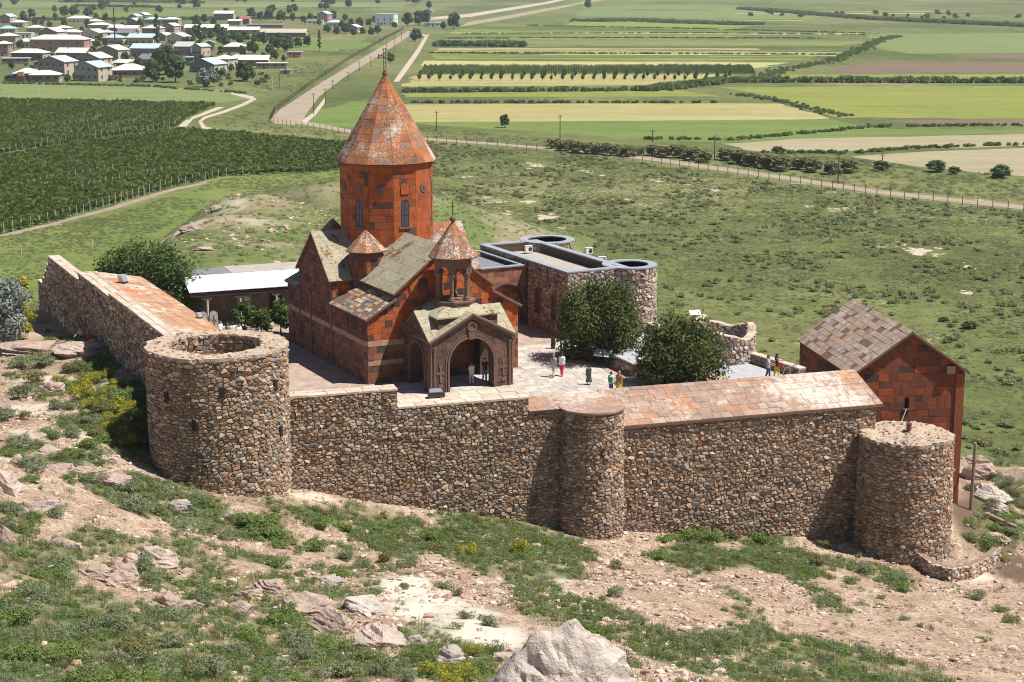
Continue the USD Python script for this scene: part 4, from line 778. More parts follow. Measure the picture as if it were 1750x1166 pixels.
# roofs
pcR = Pieces(); decks = []
def roof_plane(a, b, c, d, m, seed, h=.6, w=(.6, 1.1), th=.16, vary=.012, gap=.014):
    """roof of slabs over the quadrilateral a, b (eave), c, d (ridge)"""
    a, b, c, d = map(np.asarray, (a, b, c, d)); es = (b - a) / np.linalg.norm(b - a); n = np.cross(b - a, d - a); n /= np.linalg.norm(n); n = n if n[2] > 0 else -n
    et = np.cross(n, es); et = et if et @ (d - a) > 0 else -et
    q = [((p - a) @ es, (p - a) @ et) for p in (a, b, c, d)]; reg = Polygon(q).buffer(0)
    decks.append(slab_of(reg, a, es, et, n, -th, -.015)); ashlar(pcR, reg, a, es, et, n, m, h=h, w=w, gap=gap, proud=0.0, depth=.06, seed=seed, vary=vary)
ov = .24
def drop(x, z, dx, slope): return z - dx * slope
sW = (ZP - ZE) / 3.75; ZR = ZP + .16
e_l = ch(WL_ - ov, -ov, ZE + .12 - ov * sW); 
roof_plane(ch(WL_ - ov, -ov, ZE + .14 - ov * sW), ch(WL_ - ov, T0 + 3.4, ZE + .14 - ov * sW), ch(5.85, T0 + 3.4, ZR), ch(5.85, -ov, ZR), lichen_m, 241, h=.9, w=(.8, 1.5), vary=.003, gap=.005)
roof_plane(ch(WR_ + ov, T0 + 3.4, ZE + .14 - ov * sW), ch(WR_ + ov, -ov, ZE + .14 - ov * sW), ch(5.85, -ov, ZR), ch(5.85, T0 + 3.4, ZR), cone_m, 242)
roof_plane(ch(WL_ - ov, 13, ZE + .14 - ov * sW), ch(WL_ - ov, 16.2, ZE + .14 - ov * sW), ch(5.85, 16.2, ZR), ch(5.85, 13, ZR), lichen_m, 243)
sT = (ZP - ZE) / 3.3; LM = (T0 + T1_) / 2
roof_plane(ch(-ov, T0 - ov, ZE + .14 - ov * sT), ch(5.85, T0 - ov, ZE + .14 - ov * sT), ch(5.85, LM, ZR + .02), ch(-ov, LM, ZR + .02), lichen_m, 244, h=.9, w=(.8, 1.5), vary=.003, gap=.005)
roof_plane(ch(5.85, T1_ + ov, ZE + .14 - ov * sT), ch(-ov, T1_ + ov, ZE + .14 - ov * sT), ch(-ov, LM, ZR + .02), ch(5.85, LM, ZR + .02), lichen_m, 245)
roof_plane(ch(5.85, T0 - ov, ZE + .14 - ov * sT), ch(11.95, T0 - ov, ZE + .14 - ov * sT), ch(11.95, LM, ZR + .02), ch(5.85, LM, ZR + .02), cone_m, 246)
sA = (5.8 - ZA) / 2.1
roof_plane(ch(-ov, -ov, ZA + .12 - ov * sA), ch(-ov, T0 - .01, ZA + .12 - ov * sA), ch(WL_, T0 - .01, 5.92), ch(WL_, -ov, 5.92), tile_m, 247, h=.36, w=(.35, .75), vary=.03, gap=.05)
roof_plane(ch(-ov, T1_ + .01, 4.92 - ov * sA), ch(-ov, 16.2, 4.92 - ov * sA), ch(WL_, 16.2, 5.92), ch(WL_, T1_ + .01, 5.92), tile_m, 248, h=.4, w=(.4, .8))
roof_plane(ch(11.95, T0 - .01, ZA + .12 - ov * sA), ch(11.95, -ov, ZA + .12 - ov * sA), ch(WR_, -ov, 5.92), ch(WR_, T0 - .01, 5.92), slab_m, 249, h=.4)
roof_m_deck = put('roof', joined(decks), porch_trim_m, chu, off=oc)
# dome drum and cone
NS = 12; DC = ch(5.85, 10.05, 0); RD, ZD0, ZD1 = 3.47, 7.0, 14.25
FA = math.atan2(NF[1], NF[0])                                   # a face looks straight out over the front
rc = RD * math.cos(math.pi / NS); fw = 2 * RD * math.sin(math.pi / NS)
drum = put('drum', revolve(DC, [((RD - .02) / 1., ZD0), (RD - .02, ZD1)], NS, FA + math.pi / NS), joint_m, chu, off=oc)
pcD = Pieces(); toC = np.array([0, 0, CAM_H]) - DC; toC[2] = 0; toC /= np.linalg.norm(toC)
for k in range(NS):
    a = FA + k * 2 * math.pi / NS; n = np.array([math.cos(a), math.sin(a), 0]); es = np.array([-n[1], n[0], 0])
    reg = sbox(-fw / 2 + .01, ZD0, fw / 2 - .01, ZD1); fc = float(n @ toC)
    if k % 2 == 0:
        hole = arch_poly(0, 9.75, .62, 11.75); reg = reg.difference(hole)
        if fc > 0:
            put('window_recess', slab_of(hole, DC + n * rc, es, UP, n, -.05, .004), dark_m, drum, off=oc)
            put('window', slab_of(hole.buffer(-.05), DC + n * rc, es, UP, n, .006, .012), plain(f'drum_pane_{k:03d}', (.045, .06, .10), .12, var=.2, scale=2), drum, off=oc)
            put('window_frame', joined([slab_of(sbox(-.015, 9.8, .015, 11.7), DC + n * rc, es, UP, n, .012, .03), slab_of(sbox(-.3, 10.6, .3, 10.63), DC + n * rc, es, UP, n, .012, .028)]), metal_dark_m, drum, off=oc)
            put('window_sill', slab_of(sbox(-.45, 9.62, .45, 9.75), DC + n * rc, es, UP, n, .0, .10), porch_trim_m, drum, off=oc)
            put('relief_panel', slab_of(arch_poly(0, 12.15, .62, 12.95), DC + n * rc, es, UP, n, .02, .07), tuff_m if k == 0 else porch_trim_m, drum, tone=.1, off=oc)
    elif fc > -.05:
        d_ = slab_of(Point(0, 12.55).buffer(.36, quad_segs=4), DC + n * rc, es, UP, n, .02, .075); put('relief_roundel', d_, porch_trim_m, drum, off=oc)
        put('relief_boss', slab_of(Point(.05, 12.6).buffer(.16, quad_segs=3), DC + n * rc, es, UP, n, .075, .12), porch_trim_m, drum, off=oc)
    if fc > -.15:
        ashlar(pcD, reg, DC + n * rc, es, UP, n, tuff_drum_m if 'tuff_drum_m' in globals() else tuff_m, h=.52, w=(.55, 1.05), seed=260 + k, facing=max(fc, .1) * 1.5, gap=.008, proud=.012, vary=.004)
put('drum_cornice', revolve(DC, [(RD - .1, ZD1 - .06), (RD + .10, ZD1 - .02), (RD + .16, ZD1 + .08), (RD - .1, ZD1 + .1)], NS, FA + math.pi / NS), porch_trim_m, chu, off=oc)
def cone_roof(pc, parent_core, c, R, z0, z1, ns, a0, rows, m, seed, per=1, off=oc, name='cone_roof', core_m=joint_m):
    r = np.random.default_rng(seed); c = np.array([c[0], c[1], 0.])
    an = a0 + np.arange(ns) * 2 * math.pi / ns
    vz = lambda a, f: c + np.array([math.cos(a), math.sin(a), 0]) * R * (1 - f) + UP * (z0 + (z1 - z0) * f)
    k = put(name, revolve(c, [(R - .05, z0 - .08), (R - .02, z0 - .03), (.01, z1 - .06)], ns, a0), core_m, parent_core, off=off)
    cuts = np.linspace(0, .965, rows + 1)
    for i in range(ns):
        a, b = an[i], an[i] + 2 * math.pi / ns; m_ = (a + b) / 2; n = np.array([math.cos(m_) * (z1 - z0), math.sin(m_) * (z1 - z0), R]); n /= np.linalg.norm(n)
        fc = n @ (np.array([0, 0, CAM_H]) - c - UP * z0) / 120
        for j in range(rows):
            f0, f1 = cuts[j], cuts[j + 1]; np_ = per if j < rows * .55 else 1; o = r.uniform(.35, .65)
            for q in range(np_):
                lo, hi = (0, 1) if np_ == 1 else ((0, o) if q == 0 else (o, 1))
                A, B = vz(a, f0), vz(b, f0); Dd, Cc = vz(a, f1), vz(b, f1); g = .006
                P = np.array([A + (B - A) * lo, A + (B - A) * hi, Dd + (Cc - Dd) * hi, Dd + (Cc - Dd) * lo]); cen = P.mean(0); P = cen + (P - cen) * (1 - g / max(.2, np.linalg.norm(P[1] - P[0])) * 1.5)
                e = r.uniform(.02, .028); up = e + .008                 # the lower edge of each slab stands a little proud of the next row
                v = np.vstack([P - n * .03, P + n * np.array([up, up, e, e])[:, None]])
                f = np.array([[0, 1, 5], [0, 5, 4], [1, 2, 6], [1, 6, 5], [2, 3, 7], [2, 7, 6], [3, 0, 4], [3, 4, 7], [4, 5, 6], [4, 6, 7]])
                pc.add(v, f, float(r.uniform()), view_size(cen, np.linalg.norm(P[1] - P[0]) * np.linalg.norm(P[3] - P[0])) * max(fc, 0.02), m)
    return k
pcK = Pieces()
cone = cone_roof(pcK, chu, DC, 3.74, ZD1 + .1, 20.75, NS, FA + math.pi / NS, 12, cone_m, 281, per=2)
put('finial', revolve(DC, [(.17, 20.45), (.20, 20.7), (.12, 20.82), (.16, 20.92), (.04, 21.0)], 12), bronze_m, chu, off=oc, smooth=40)
# openwork cross with forked ends
xc = DC + UP * 20.95; XA = EX * .8 + EL * -.3; XA = np.array([.96, .28, 0]); YA = np.array([-.28, .96, 0]); L = []
for d in (-.085, .085):
    L += [ubox(xc, XA, YA, UP, (d - .022, -.025, 0), (d + .022, .025, 1.5)), ubox(xc, XA, YA, UP, (-.42, -.024, .98 + d - .022), (.42, .024, .98 + d + .022))]
for z in (.25, .55, .8, 1.25): L.append(ubox(xc, XA, YA, UP, (-.085, -.02, z), (.085, .02, z + .035)))
for ex_, ez_ in ((-.45, .98), (.45, .98), (0, 1.52)):
    for q in (-1, 1):
        dx, dz = (0, q * .13) if ez_ < 1.2 else (q * .13, 0); L.append(revolve(xc + XA * (ex_ + dx) + UP * (ez_ + dz), [(.01, -.06), (.06, 0), (.01, .06)], 6))
    L.append(ubox(xc, XA, YA, UP, (ex_ - (.03 if ez_ < 1.2 else .14), -.022, ez_ - (.14 if ez_ < 1.2 else .03)), (ex_ + (.03 if ez_ < 1.2 else .14), .022, ez_ + (.14 if ez_ < 1.2 else .03))))
L.append(revolve(xc + UP * .98, [(.01, -.1), (.1, 0), (.01, .1)], 8)); put('cross', joined(L), bronze_m, chu, off=oc)
# corner turrets
for i, (X, Lc, vis) in enumerate(((2.75, 6.7, 1), (8.95, 6.7, 1), (2.75, 13.3, .2), (8.95, 13.3, .2))):
    c = ch(X, Lc, 0); tb = put('corner_turret', revolve(c, [(1.22, 5.6), (1.22, 8.25)], 8, FA + math.pi / 8), joint_m, chu, off=oc)
    rq = 1.22 * math.cos(math.pi / 8); fq = 2 * 1.22 * math.sin(math.pi / 8)
    if vis == 1:
        for k in (-2, -1, 0, 1):
            a = FA + k * math.pi / 4; n = np.array([math.cos(a), math.sin(a), 0]); es = np.array([-n[1], n[0], 0])
            ashlar(pcD, sbox(-fq / 2 + .01, 5.7, fq / 2 - .01, 8.25), c + n * rq, es, UP, n, tuff_shade_tint_m, h=.5, w=(.4, .6), seed=300 + i * 9 + k, facing=.5)  # turret shade is put into the colour by using the darkened tuff
    cone_roof(pcK, chu, c, 1.5, 8.25, 9.75, 8, FA + math.pi / 8, 3, bell_cone_m if i != 1 else cone_m, 320 + i, per=2, name='turret_roof')

# porch with the bell turret above it
PX0, PX1, PL = 2.75, 8.85, -4.6; PE, PZ = 3.62, 5.22; PCX = (PX0 + PX1) / 2
pcP = Pieces(); cp = []
fr = Polygon([(PX0, -.6), (PX1, -.6), (PX1, PE), (PCX, PZ), (PX0, PE)]).difference(arch_poly(5.75, -.7, 3.35, 3.62))
cp.append(slab_of(fr, ch(0, PL, 0), EX, UP, NF, -.75, -.015)); ashlar(pcP, fr, ch(0, PL, 0), EX, UP, NF, porch_m, h=.44, w=(.45, .95), seed=401, facing=1.2)
sd = Polygon([(PL, -.6), (0, -.6), (0, PE), (PL / 2, PZ), (PL, PE)]); a_s = arch_poly(PL / 2, -.7, 2.5, 3.2); sdh = sd.difference(a_s)
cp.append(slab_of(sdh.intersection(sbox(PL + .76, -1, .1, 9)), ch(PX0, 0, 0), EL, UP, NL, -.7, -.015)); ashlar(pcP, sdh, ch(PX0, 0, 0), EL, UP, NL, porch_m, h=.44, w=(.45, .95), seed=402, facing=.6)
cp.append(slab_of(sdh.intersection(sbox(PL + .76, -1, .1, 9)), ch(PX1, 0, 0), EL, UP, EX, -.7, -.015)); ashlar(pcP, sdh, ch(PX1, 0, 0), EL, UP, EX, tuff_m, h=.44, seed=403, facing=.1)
porch = put('porch', joined(cp), joint_m, chu, off=oc)
def arch_ring(cx, z0, w, ztop, o_, es, n, w1, d0, d1):
    reg = arch_poly(cx, z0, w + 2 * w1, ztop + w1).difference(arch_poly(cx, z0 - .5, w, ztop)); return slab_of(reg, o_, es, UP, n, d0, d1)
put('arch_moulding', joined([arch_ring(5.75, -.5, 3.35, 3.62, ch(0, PL, 0), EX, NF, .14, .02, .12), arch_ring(5.75, -.5, 3.72, 3.805, ch(0, PL, 0), EX, NF, .10, .02, .07)]), porch_trim_m, porch, off=oc)
put('arch_moulding', arch_ring(PL / 2, -.5, 2.5, 3.2, ch(PX0, 0, 0), EL, NL, .14, .02, .10), porch_trim_m, porch, off=oc)
put('keystone', slab_of(Polygon([(5.55, 3.55), (5.95, 3.55), (6.02, 4.02), (5.48, 4.02)]), ch(0, PL, 0), EX, UP, NF, .02, .17), porch_trim_m, porch, off=oc)
put('roundel', slab_of(Point(PCX, 4.42).buffer(.36).difference(Point(PCX, 4.42).buffer(.25)), ch(0, PL, 0), EX, UP, NF, .02, .13), porch_trim_m, porch, off=oc)
put('roundel_disc', slab_of(Point(PCX, 4.42).buffer(.25), ch(0, PL, 0), EX, UP, NF, .02, .05), porch_trim_m, porch, off=oc)
for x in (3.42, 8.2):                                            # carved cross slabs either side of the arch
    cross = unary_union([sbox(x - .07, .75, x + .07, 1.75), sbox(x - .3, 1.3, x + .3, 1.44), sbox(x - .17, .35, x + .17, .6), Point(x, 1.85).buffer(.13, quad_segs=3)])
    put('carved_cross', slab_of(cross, ch(0, PL, 0), EX, UP, NF, .02, .075), porch_trim_m, porch, off=oc)
for X, Lq in ((PX0, PL), (PX1, PL)):                              # clustered corner shafts
    for dx, dl in ((-.04, .22), (-.02, .02), (.2, -.04)) if X < 5 else ((.04, .22), (.02, .02), (-.2, -.04)):
        put('corner_shaft', revolve(ch(X + dx, Lq + dl, 0), [(.13, -.5), (.13, .1), (.09, .16), (.09, 3.0), (.14, 3.1), (.14, 3.28)], 10), porch_trim_m, porch, off=oc, smooth=40)
pcR2 = Pieces(); decks2 = decks; n_before = len(decks)
sP = (PZ - PE) / (PCX - PX0); sS = (PZ - PE) / (-PL / 2); o2 = .26
def roof_plane2(*a, **k):
    global pcR
    keep = pcR; pcR = pcR2
    roof_plane(*a, **k); pcR = keep
zp, zf = PZ + .17, PE + .17
roof_plane2(ch(PX0 - o2, PL - o2, zf - o2 * sP), ch(PX0 - o2, PL + 2.3, zf - o2 * sP), ch(PCX, PL + 2.3, zp), ch(PCX, PL - o2, zp), lichen_m, 421, h=.5, w=(.5, .9), vary=.004, gap=.006)
roof_plane2(ch(PX1 + o2, PL + 2.3, zf - o2 * sP), ch(PX1 + o2, PL - o2, zf - o2 * sP), ch(PCX, PL - o2, zp), ch(PCX, PL + 2.3, zp), lichen_m, 422, h=.5, w=(.5, .9), vary=.004, gap=.006)
roof_plane2(ch(PX0 - o2, PL / 2, zp + .01), ch(PX0 - o2, PL - o2, zf - o2 * sS + .01), ch(PX0 - o2 + .25, PL - o2, zf - o2 * sS + .01), ch(PCX, PL / 2, zp + .01), lichen_m, 423, h=.5, w=(.5, .9), vary=.004, gap=.006)
roof_plane2(ch(PCX, 0, zf + .01), ch(PX0 - o2, 0, zf + .01), ch(PX0 - o2, PL / 2, zp + .01), ch(PCX, PL / 2, zp + .01), lichen_m, 424, h=.5, w=(.5, .9), vary=.004, gap=.006)
roof_plane2(ch(PX1 + o2, PL / 2, zp + .01), ch(PX1 + o2, PL - o2, zf - o2 * sS + .01), ch(PX1 + o2 - .25, PL - o2, zf - o2 * sS + .01), ch(PCX, PL / 2, zp + .01), lichen_m, 425, h=.5, w=(.5, .9), vary=.004, gap=.006)
put('porch_roof', joined(decks[n_before:]), porch_trim_m, porch, off=oc)
put('eave_moulding', joined([slab_of(Polygon([(PX0 - .2, PE - .28), (PCX, PZ - .28), (PX1 + .2, PE - .28), (PX1 + .2, PE - .08), (PCX, PZ - .06), (PX0 - .2, PE - .08)]), ch(0, PL, 0), EX, UP, NF, .02, .14),
                          slab_of(Polygon([(PL - .2, PE - .28), (PL / 2, PZ - .28), (0, PE - .28), (0, PE - .08), (PL / 2, PZ - .06), (PL - .2, PE - .08)]), ch(PX0, 0, 0), EL, UP, NL, .02, .14)]), porch_trim_m, porch, off=oc)
BX0, BX1, BL0, BL1 = 3.55, 8.05, -3.98, -.35                     # the square block that carries the bell turret
cb = [ubox(O_, EX, EL, UP, (BX0, BL0, 3.7), (BX1, BL1, 5.0))]
block = put('turret_base', joined(cb), joint_m, chu, off=oc)
ashlar(pcP, sbox(BX0, 3.7, BX1, 5.0), ch(0, BL0, 0), EX, UP, NF, porch_m, h=.44, w=(.6, 1.1), seed=431); ashlar(pcP, sbox(BL0, 3.7, BL1, 5.0), ch(BX0, 0, 0), EL, UP, NL, porch_m, h=.44, w=(.6, 1.1), seed=432, facing=.5)
ashlar(pcP, sbox(BL0, 3.7, BL1, 5.0), ch(BX1, 0, 0), EL, UP, EX, porch_m, h=.44, w=(.6, 1.1), seed=433, facing=.2)
BC = ch(5.62, -2.05, 0); e = .16
q0 = [ch(BX0 - e, BL0 - e, 5.0), ch(BX1 + e, BL0 - e, 5.0), ch(BX1 + e, BL1, 5.0), ch(BX0 - e, BL1, 5.0)]; q1 = [p + UP * .10 for p in q0]
bc4 = [BC + EX * a * 1.25 + EL * b * 1.25 + UP * 5.62 for a, b in ((-1, -1), (1, -1), (1, 1), (-1, 1))]
put('base_lid', prism_rings([np.array(q0), np.array(q1), np.array(bc4)]), lichen_m, chu, tone=.6, off=oc)
A8 = FA + math.pi / 8
put('turret_platform', revolve(BC, [(1.5, 5.45), (1.5, 5.78), (1.56, 5.80), (1.56, 5.92), (.05, 5.95)], 8, A8), porch_trim_m, chu, off=oc)
for k in range(6):
    a = FA + math.pi / 6 + k * math.pi / 3; p = BC + np.array([math.cos(a), math.sin(a), 0]) * 1.12
    col = put('column', revolve(p, [(.15, 6.2), (.15, 7.62)], 12), porch_trim_m, chu, off=oc, smooth=40)
    put('column_base', revolve(p, [(.26, 5.92), (.26, 6.02), (.2, 6.06), (.22, 6.12), (.15, 6.24)], 12), porch_trim_m, col, off=oc, smooth=30)
    put('capital', revolve(p, [(.15, 7.5), (.2, 7.56), (.27, 7.68), (.27, 7.86), (.2, 7.92)], 12), porch_trim_m, col, off=oc, smooth=30)
for k in range(6):                                               # arches from column to column, each spandrel a piece
    a = FA + k * math.pi / 3; n = np.array([math.cos(a), math.sin(a), 0]); es = np.array([-n[1], n[0], 0]); hw = 1.25 * math.tan(math.pi / 6) * 1.0
    reg = sbox(-hw, 7.86, hw, 8.8).difference(arch_poly(0, 7.0, .98, 8.32)); put('arch_panel', slab_of(reg, BC + n * 1.2, es, UP, n, -.34, .0), porch_trim_m, chu, off=oc)
put('turret_cornice', revolve(BC, [(1.36, 8.72), (1.6, 8.8), (1.6, 8.9), (.3, 8.9)], 8, A8), porch_trim_m, chu, off=oc)
cone_roof(pcK, chu, BC, 1.72, 8.92, 11.35, 8, A8, 5, bell_cone_m, 441, per=2, name='bell_cone')
put('finial_ball', revolve(BC, [(.09, 11.1), (.12, 11.22), (.08, 11.28), (.2, 11.38), (.22, 11.5), (.15, 11.62), (.04, 11.7)], 14), rust_m, chu, off=oc, smooth=50)
put('small_cross', joined([bar(BC + UP * 11.65, BC + UP * 12.65, .035), ubox(BC + UP * 12.35, XA, YA, UP, (-.16, -.02, -.03), (.16, .02, .03))]), bronze_m, chu, off=oc)
put('bell', revolve(BC, [(.02, 7.75), (.12, 7.7), (.16, 7.45), (.28, 7.2), (.25, 7.2)], 16), bronze_m, chu, off=oc, smooth=40)
pcC.emit(wallC, 'block', 'blocks', oc); pcD.emit(drum, 'drum_block', 'drum_blocks', oc); pcK.emit(cone, 'cone_slab', 'cone_slabs', oc); pcP.emit(porch, 'porch_block', 'porch_blocks', oc)
pcR.items += pcR2.items; pcR.emit(roof_m_deck, 'roof_slab', 'roof_slabs', oc)
# church door seen inside the porch
put('door', slab_of(arch_poly(5.6, -.1, 1.3, 2.5), ch(0, 0, 0), EX, UP, NF, .02, .08), wood_dark_m, chu, off=oc)

# ------------------------------------------------------------------ chapel at the right
AZB = math.radians(-8.6); BX = np.array([math.cos(AZB), -math.sin(AZB), 0]); BY = np.array([math.sin(AZB), math.cos(AZB), 0])
bef = at(1456, 641, 1.05); BWd, BLn = 8.35, 11.6                 # front left eave corner
ob = bef; bn = thing('chapel', 'red and black tuff gabled chapel with a stone slab roof at the right end', 'chapel', ob)
def bz(x, y, z): return bef + BX * x + BY * y + UP * z
rise = 2.85; pcB = Pieces(); B0 = -11.0
frb = Polygon([(.15, B0), (BWd - .15, B0), (BWd - .15, -.1), (BWd / 2, rise - .12), (.15, -.1)])
slit = arch_poly(BWd / 2 - .05, -2.6, .32, -1.8)
core = [slab_of(frb.difference(slit), bz(0, .25, 0), BX, UP, -BY, -.6, -.015), slab_of(sbox(.15, B0, BLn, -.1), bz(.15, .25, 0), BY, UP, -BX, -.5, -.015), slab_of(sbox(.15, B0, BLn, -.1), bz(BWd - .15, .25, 0), BY, UP, BX, -.5, -.015), slab_of(frb, bz(0, BLn + .2, 0), BX, UP, BY, -.6, -.0)]
wallB = put('wall', joined(core), joint_m, bn, off=ob)
put('slit_window', slab_of(slit, bz(0, .25, 0), BX, UP, -BY, -.32, -.28), dark_m, bn, off=ob); put('slit_sill', slab_of(sbox(BWd / 2 - .3, -2.7, BWd / 2 + .2, -2.6), bz(0, .25, 0), BX, UP, -BY, .0, .08), porch_trim_m, bn, off=ob)
ashlar(pcB, frb.difference(slit), bz(0, .25, 0), BX, UP, -BY, barn_wall_m, h=.52, w=(.55, 1.15), seed=501); ashlar(pcB, sbox(.15, B0, BLn, -.1), bz(.15, .25, 0), BY, UP, -BX, tuff_shade_tint_m, h=.5, w=(.6, 1.1), seed=502, facing=.5)
pcB.emit(wallB, 'block', 'blocks', ob)
pcBR = Pieces(); keep, pcR = pcR, pcBR; nb = len(decks)
roof_plane(bz(-.15, -.1, -.05), bz(-.15, BLn + .3, -.05), bz(BWd / 2, BLn + .3, rise + .1), bz(BWd / 2, -.1, rise + .1), barn_slab_m, 511, h=.5, w=(.45, .95), vary=.02, gap=.02)
roof_plane(bz(BWd + .15, BLn + .3, -.05), bz(BWd + .15, -.1, -.05), bz(BWd / 2, -.1, rise + .1), bz(BWd / 2, BLn + .3, rise + .1), barn_slab_m, 512, h=.5, w=(.45, .95), vary=.02, gap=.02)
pcR = keep
rfB = put('roof', joined(decks[nb:]), porch_trim_m, bn, off=ob); pcBR.emit(rfB, 'roof_slab', 'roof_slabs', ob)
put('verge', joined([slab_of(Polygon([(-.15, -.30), (BWd / 2, rise - .15), (BWd / 2, rise + .08), (-.15, -.07)]), bz(0, .1, 0), BX, UP, -BY, .0, .16), slab_of(Polygon([(BWd + .15, -.30), (BWd / 2, rise - .15), (BWd / 2, rise + .08), (BWd + .15, -.07)]), bz(0, .1, 0), BX, UP, -BY, .002, .158)]), porch_trim_m, bn, off=ob)
put('corbel', ubox(bef, BX, BY, UP, (BWd - 1.55, -.1, -.15), (BWd - .95, .25, .35)), porch_trim_m, bn, off=ob)
put('corner_pilaster', ubox(bef, BX, BY, UP, (BWd - .75, .12, B0), (BWd - .13, .26, -.2)), barn_wall_m, bn, tone=.42, off=ob)
rp = thing('rope', 'pale rope hanging from the slit window of the chapel', 'rope', bz(BWd / 2 - .1, .15, -2.6)); put('strand', bar((0, -.05, 0), (-.75 * BX[0] - .2, -.9, -2.0), .03), post_m, rp)
# leaning timber post beside the chapel
p0 = aty(1660, 848, 116.5); p0[2] = g_z(p0) - .3; ptop = aty(1667, 757, 116.0)
po = thing('timber_post', 'leaning timber post on the rocks beside the chapel', 'post', p0); put('post', bar((0, 0, 0), ptop - p0, .13, 8, .11), wood_m, po); put('stay', bar((ptop - p0) * .55, bz(BWd, .3, -5.4) - p0, .03), wood_m, po); put('cross_bar', bar((ptop - p0) * .72 + [-.1, -.12, 0], (ptop - p0) * .72 + [.12, -.12, .05], .04), metal_dark_m, po)

# ------------------------------------------------------------------ flat-roofed stone building with two ring towers
fo = ch(19.5, 6.8, 0); fb = thing('stone_building', 'flat roofed rubble stone building with two round ring-topped towers behind the trees', 'building', fo)
FX1, FL1, FT = 24.9, 22.2, 5.25
pcF = Pieces(); wins = unary_union([arch_poly(8.35, 1.35, .75, 3.4), arch_poly(9.75 + .0, 1.1, .0001, 1.2)]) if False else unary_union([arch_poly(8.9, 1.15, .72, 3.15), arch_poly(11.6, 1.25, .72, 3.25)])
# the shaded left side runs along EL, the sunny front along EX
lf = sbox(6.8, -.6, FL1, FT - .05).difference(wins); ff = sbox(19.5, -3, FX1 - 1.2, FT - .05)
wf = put('core', joined([slab_of(lf, ch(19.5, 0, 0), EL, UP, NL, -.55, -.02), slab_of(ff, ch(0, 6.8, 0), EX, UP, NF, -.55, -.02), slab_of(sbox(6.8, -3, FL1, FT - .05), ch(FX1, 0, 0), EL, UP, EX, -.55, 0), slab_of(sbox(19.5, -3, FX1, FT - .05), ch(0, FL1, 0), EX, UP, EL, -.55, 0)]), mortar_m, fb, off=fo)
rubble(pcF, lf, flat_map(ch(19.5, 0, 0), EL, UP, NL), rubble_m, w=.36, h=.25, seed=601, facing=.4, bulge=.05)
rubble(pcF, ff, flat_map(ch(0, 6.8, 0), EX, UP, NF), rubble_grey_m, w=.40, h=.29, seed=602, bulge=.06)
for wx in (8.9, 11.6):
    ww = arch_poly(wx, 1.15 if wx < 9 else 1.25, .72, 3.15 if wx < 9 else 3.25)
    put('window', slab_of(ww, ch(19.5, 0, 0), EL, UP, NL, -.35, -.3), dark_m, fb, off=fo)
    put('window_surround', slab_of(ww.buffer(.14).difference(ww), ch(19.5, 0, 0), EL, UP, NL, -.05, .09), porch_trim_m, fb, off=fo)
put('roof_floor', ubox(O_, EX, EL, UP, (19.6, 6.9, 4.35), (FX1, FL1, 4.5)), tan_roof_m, fb, off=fo)
def loop_cap(pts, z, w, th=.1): return slab_of(Polygon(pts).buffer(.08, join_style='mitre').difference(Polygon(pts).buffer(-w, join_style='mitre')), O_, EX, EL, UP, z, z + th)
put('parapet_coping', loop_cap([(19.5, 6.8), (FX1, 6.8), (FX1, FL1), (19.5, FL1)], FT - .05, .55), cap_m, fb, off=fo)
put('parapet_lining', slab_of(Polygon([(19.95, 7.25), (FX1 - .5, 7.25), (FX1 - .5, FL1 - .5), (19.95, FL1 - .5)]).difference(Polygon([(20.0, 7.3), (FX1 - .55, 7.3), (FX1 - .55, FL1 - .55), (20.0, FL1 - .55)])), O_, EX, EL, UP, 4.5, FT - .06), porch_trim_m, fb, off=fo)
for i, cpx in enumerate((at(1076, 452, FT), at(935, 409.5, FT))):
    c = np.array([cpx[0], cpx[1], 0]); R = 2.12 if i == 0 else 2.3
    tw = put('ring_tower', revolve(c, [(R - .03, -8), (R - .03, FT - .06), (R - .55, FT - .06), (R - .55, 3.6), (.02, 3.6)], 40), mortar_m, fb, off=fo)
    rubble(pcF, sbox(0, -4.5, R * math.radians(250), FT - .06), cyl_map(c, R, 0, 0, math.radians(-150)), rubble_grey_m, w=.40, h=.29, seed=611 + i, bulge=.06)
    put('ring_coping', revolve(c, [(R + .08, FT - .055), (R + .08, FT + .055), (R - .62, FT + .055), (R - .62, FT - .055)], 48), cap_m, tw, off=fo)
pcF.emit(fb, 'stone', 'stones', fo)
put('drainpipe', bar(ch(19.4, 13.4, -.2), ch(19.4, 13.4, 5.0), .09), metal_dark_m, fb, off=fo)
for k, (u, v, lab) in enumerate(((903, 433, 'white air conditioner at the back left of the flat roof'), (1006, 444, 'white air conditioner on a tall stand near the right ring tower'), (1029, 452, 'white air conditioner beside the right ring tower, lowest of three'))):
    p = at(u, v, 4.52); hgt = .5 if k == 1 else .12
    ac = thing('air_conditioner', lab, 'air conditioner', p, math.radians(27))
    put('cabinet', ubox((0, 0, 0), [1, 0, 0], [0, 1, 0], UP, (-.32, -.15, hgt), (.32, .15, hgt + .5)), ac_m, ac)
    put('fan_grille', prism_rings([np.array([(.1 + .17 * math.cos(a), d, hgt + .25 + .17 * math.sin(a)) for a in np.arange(12) * math.pi / 6]) for d in (-.15, -.165)]), metal_dark_m, ac)
    put('top_cover', ubox((0, 0, 0), [1, 0, 0], [0, 1, 0], UP, (-.34, -.17, hgt + .5), (.34, .17, hgt + .53)), ac_m, ac)
    for sx_ in (-.32, .32): put('leg', bar((sx_, 0, 0), (sx_, 0, hgt), .03), metal_dark_m, ac)
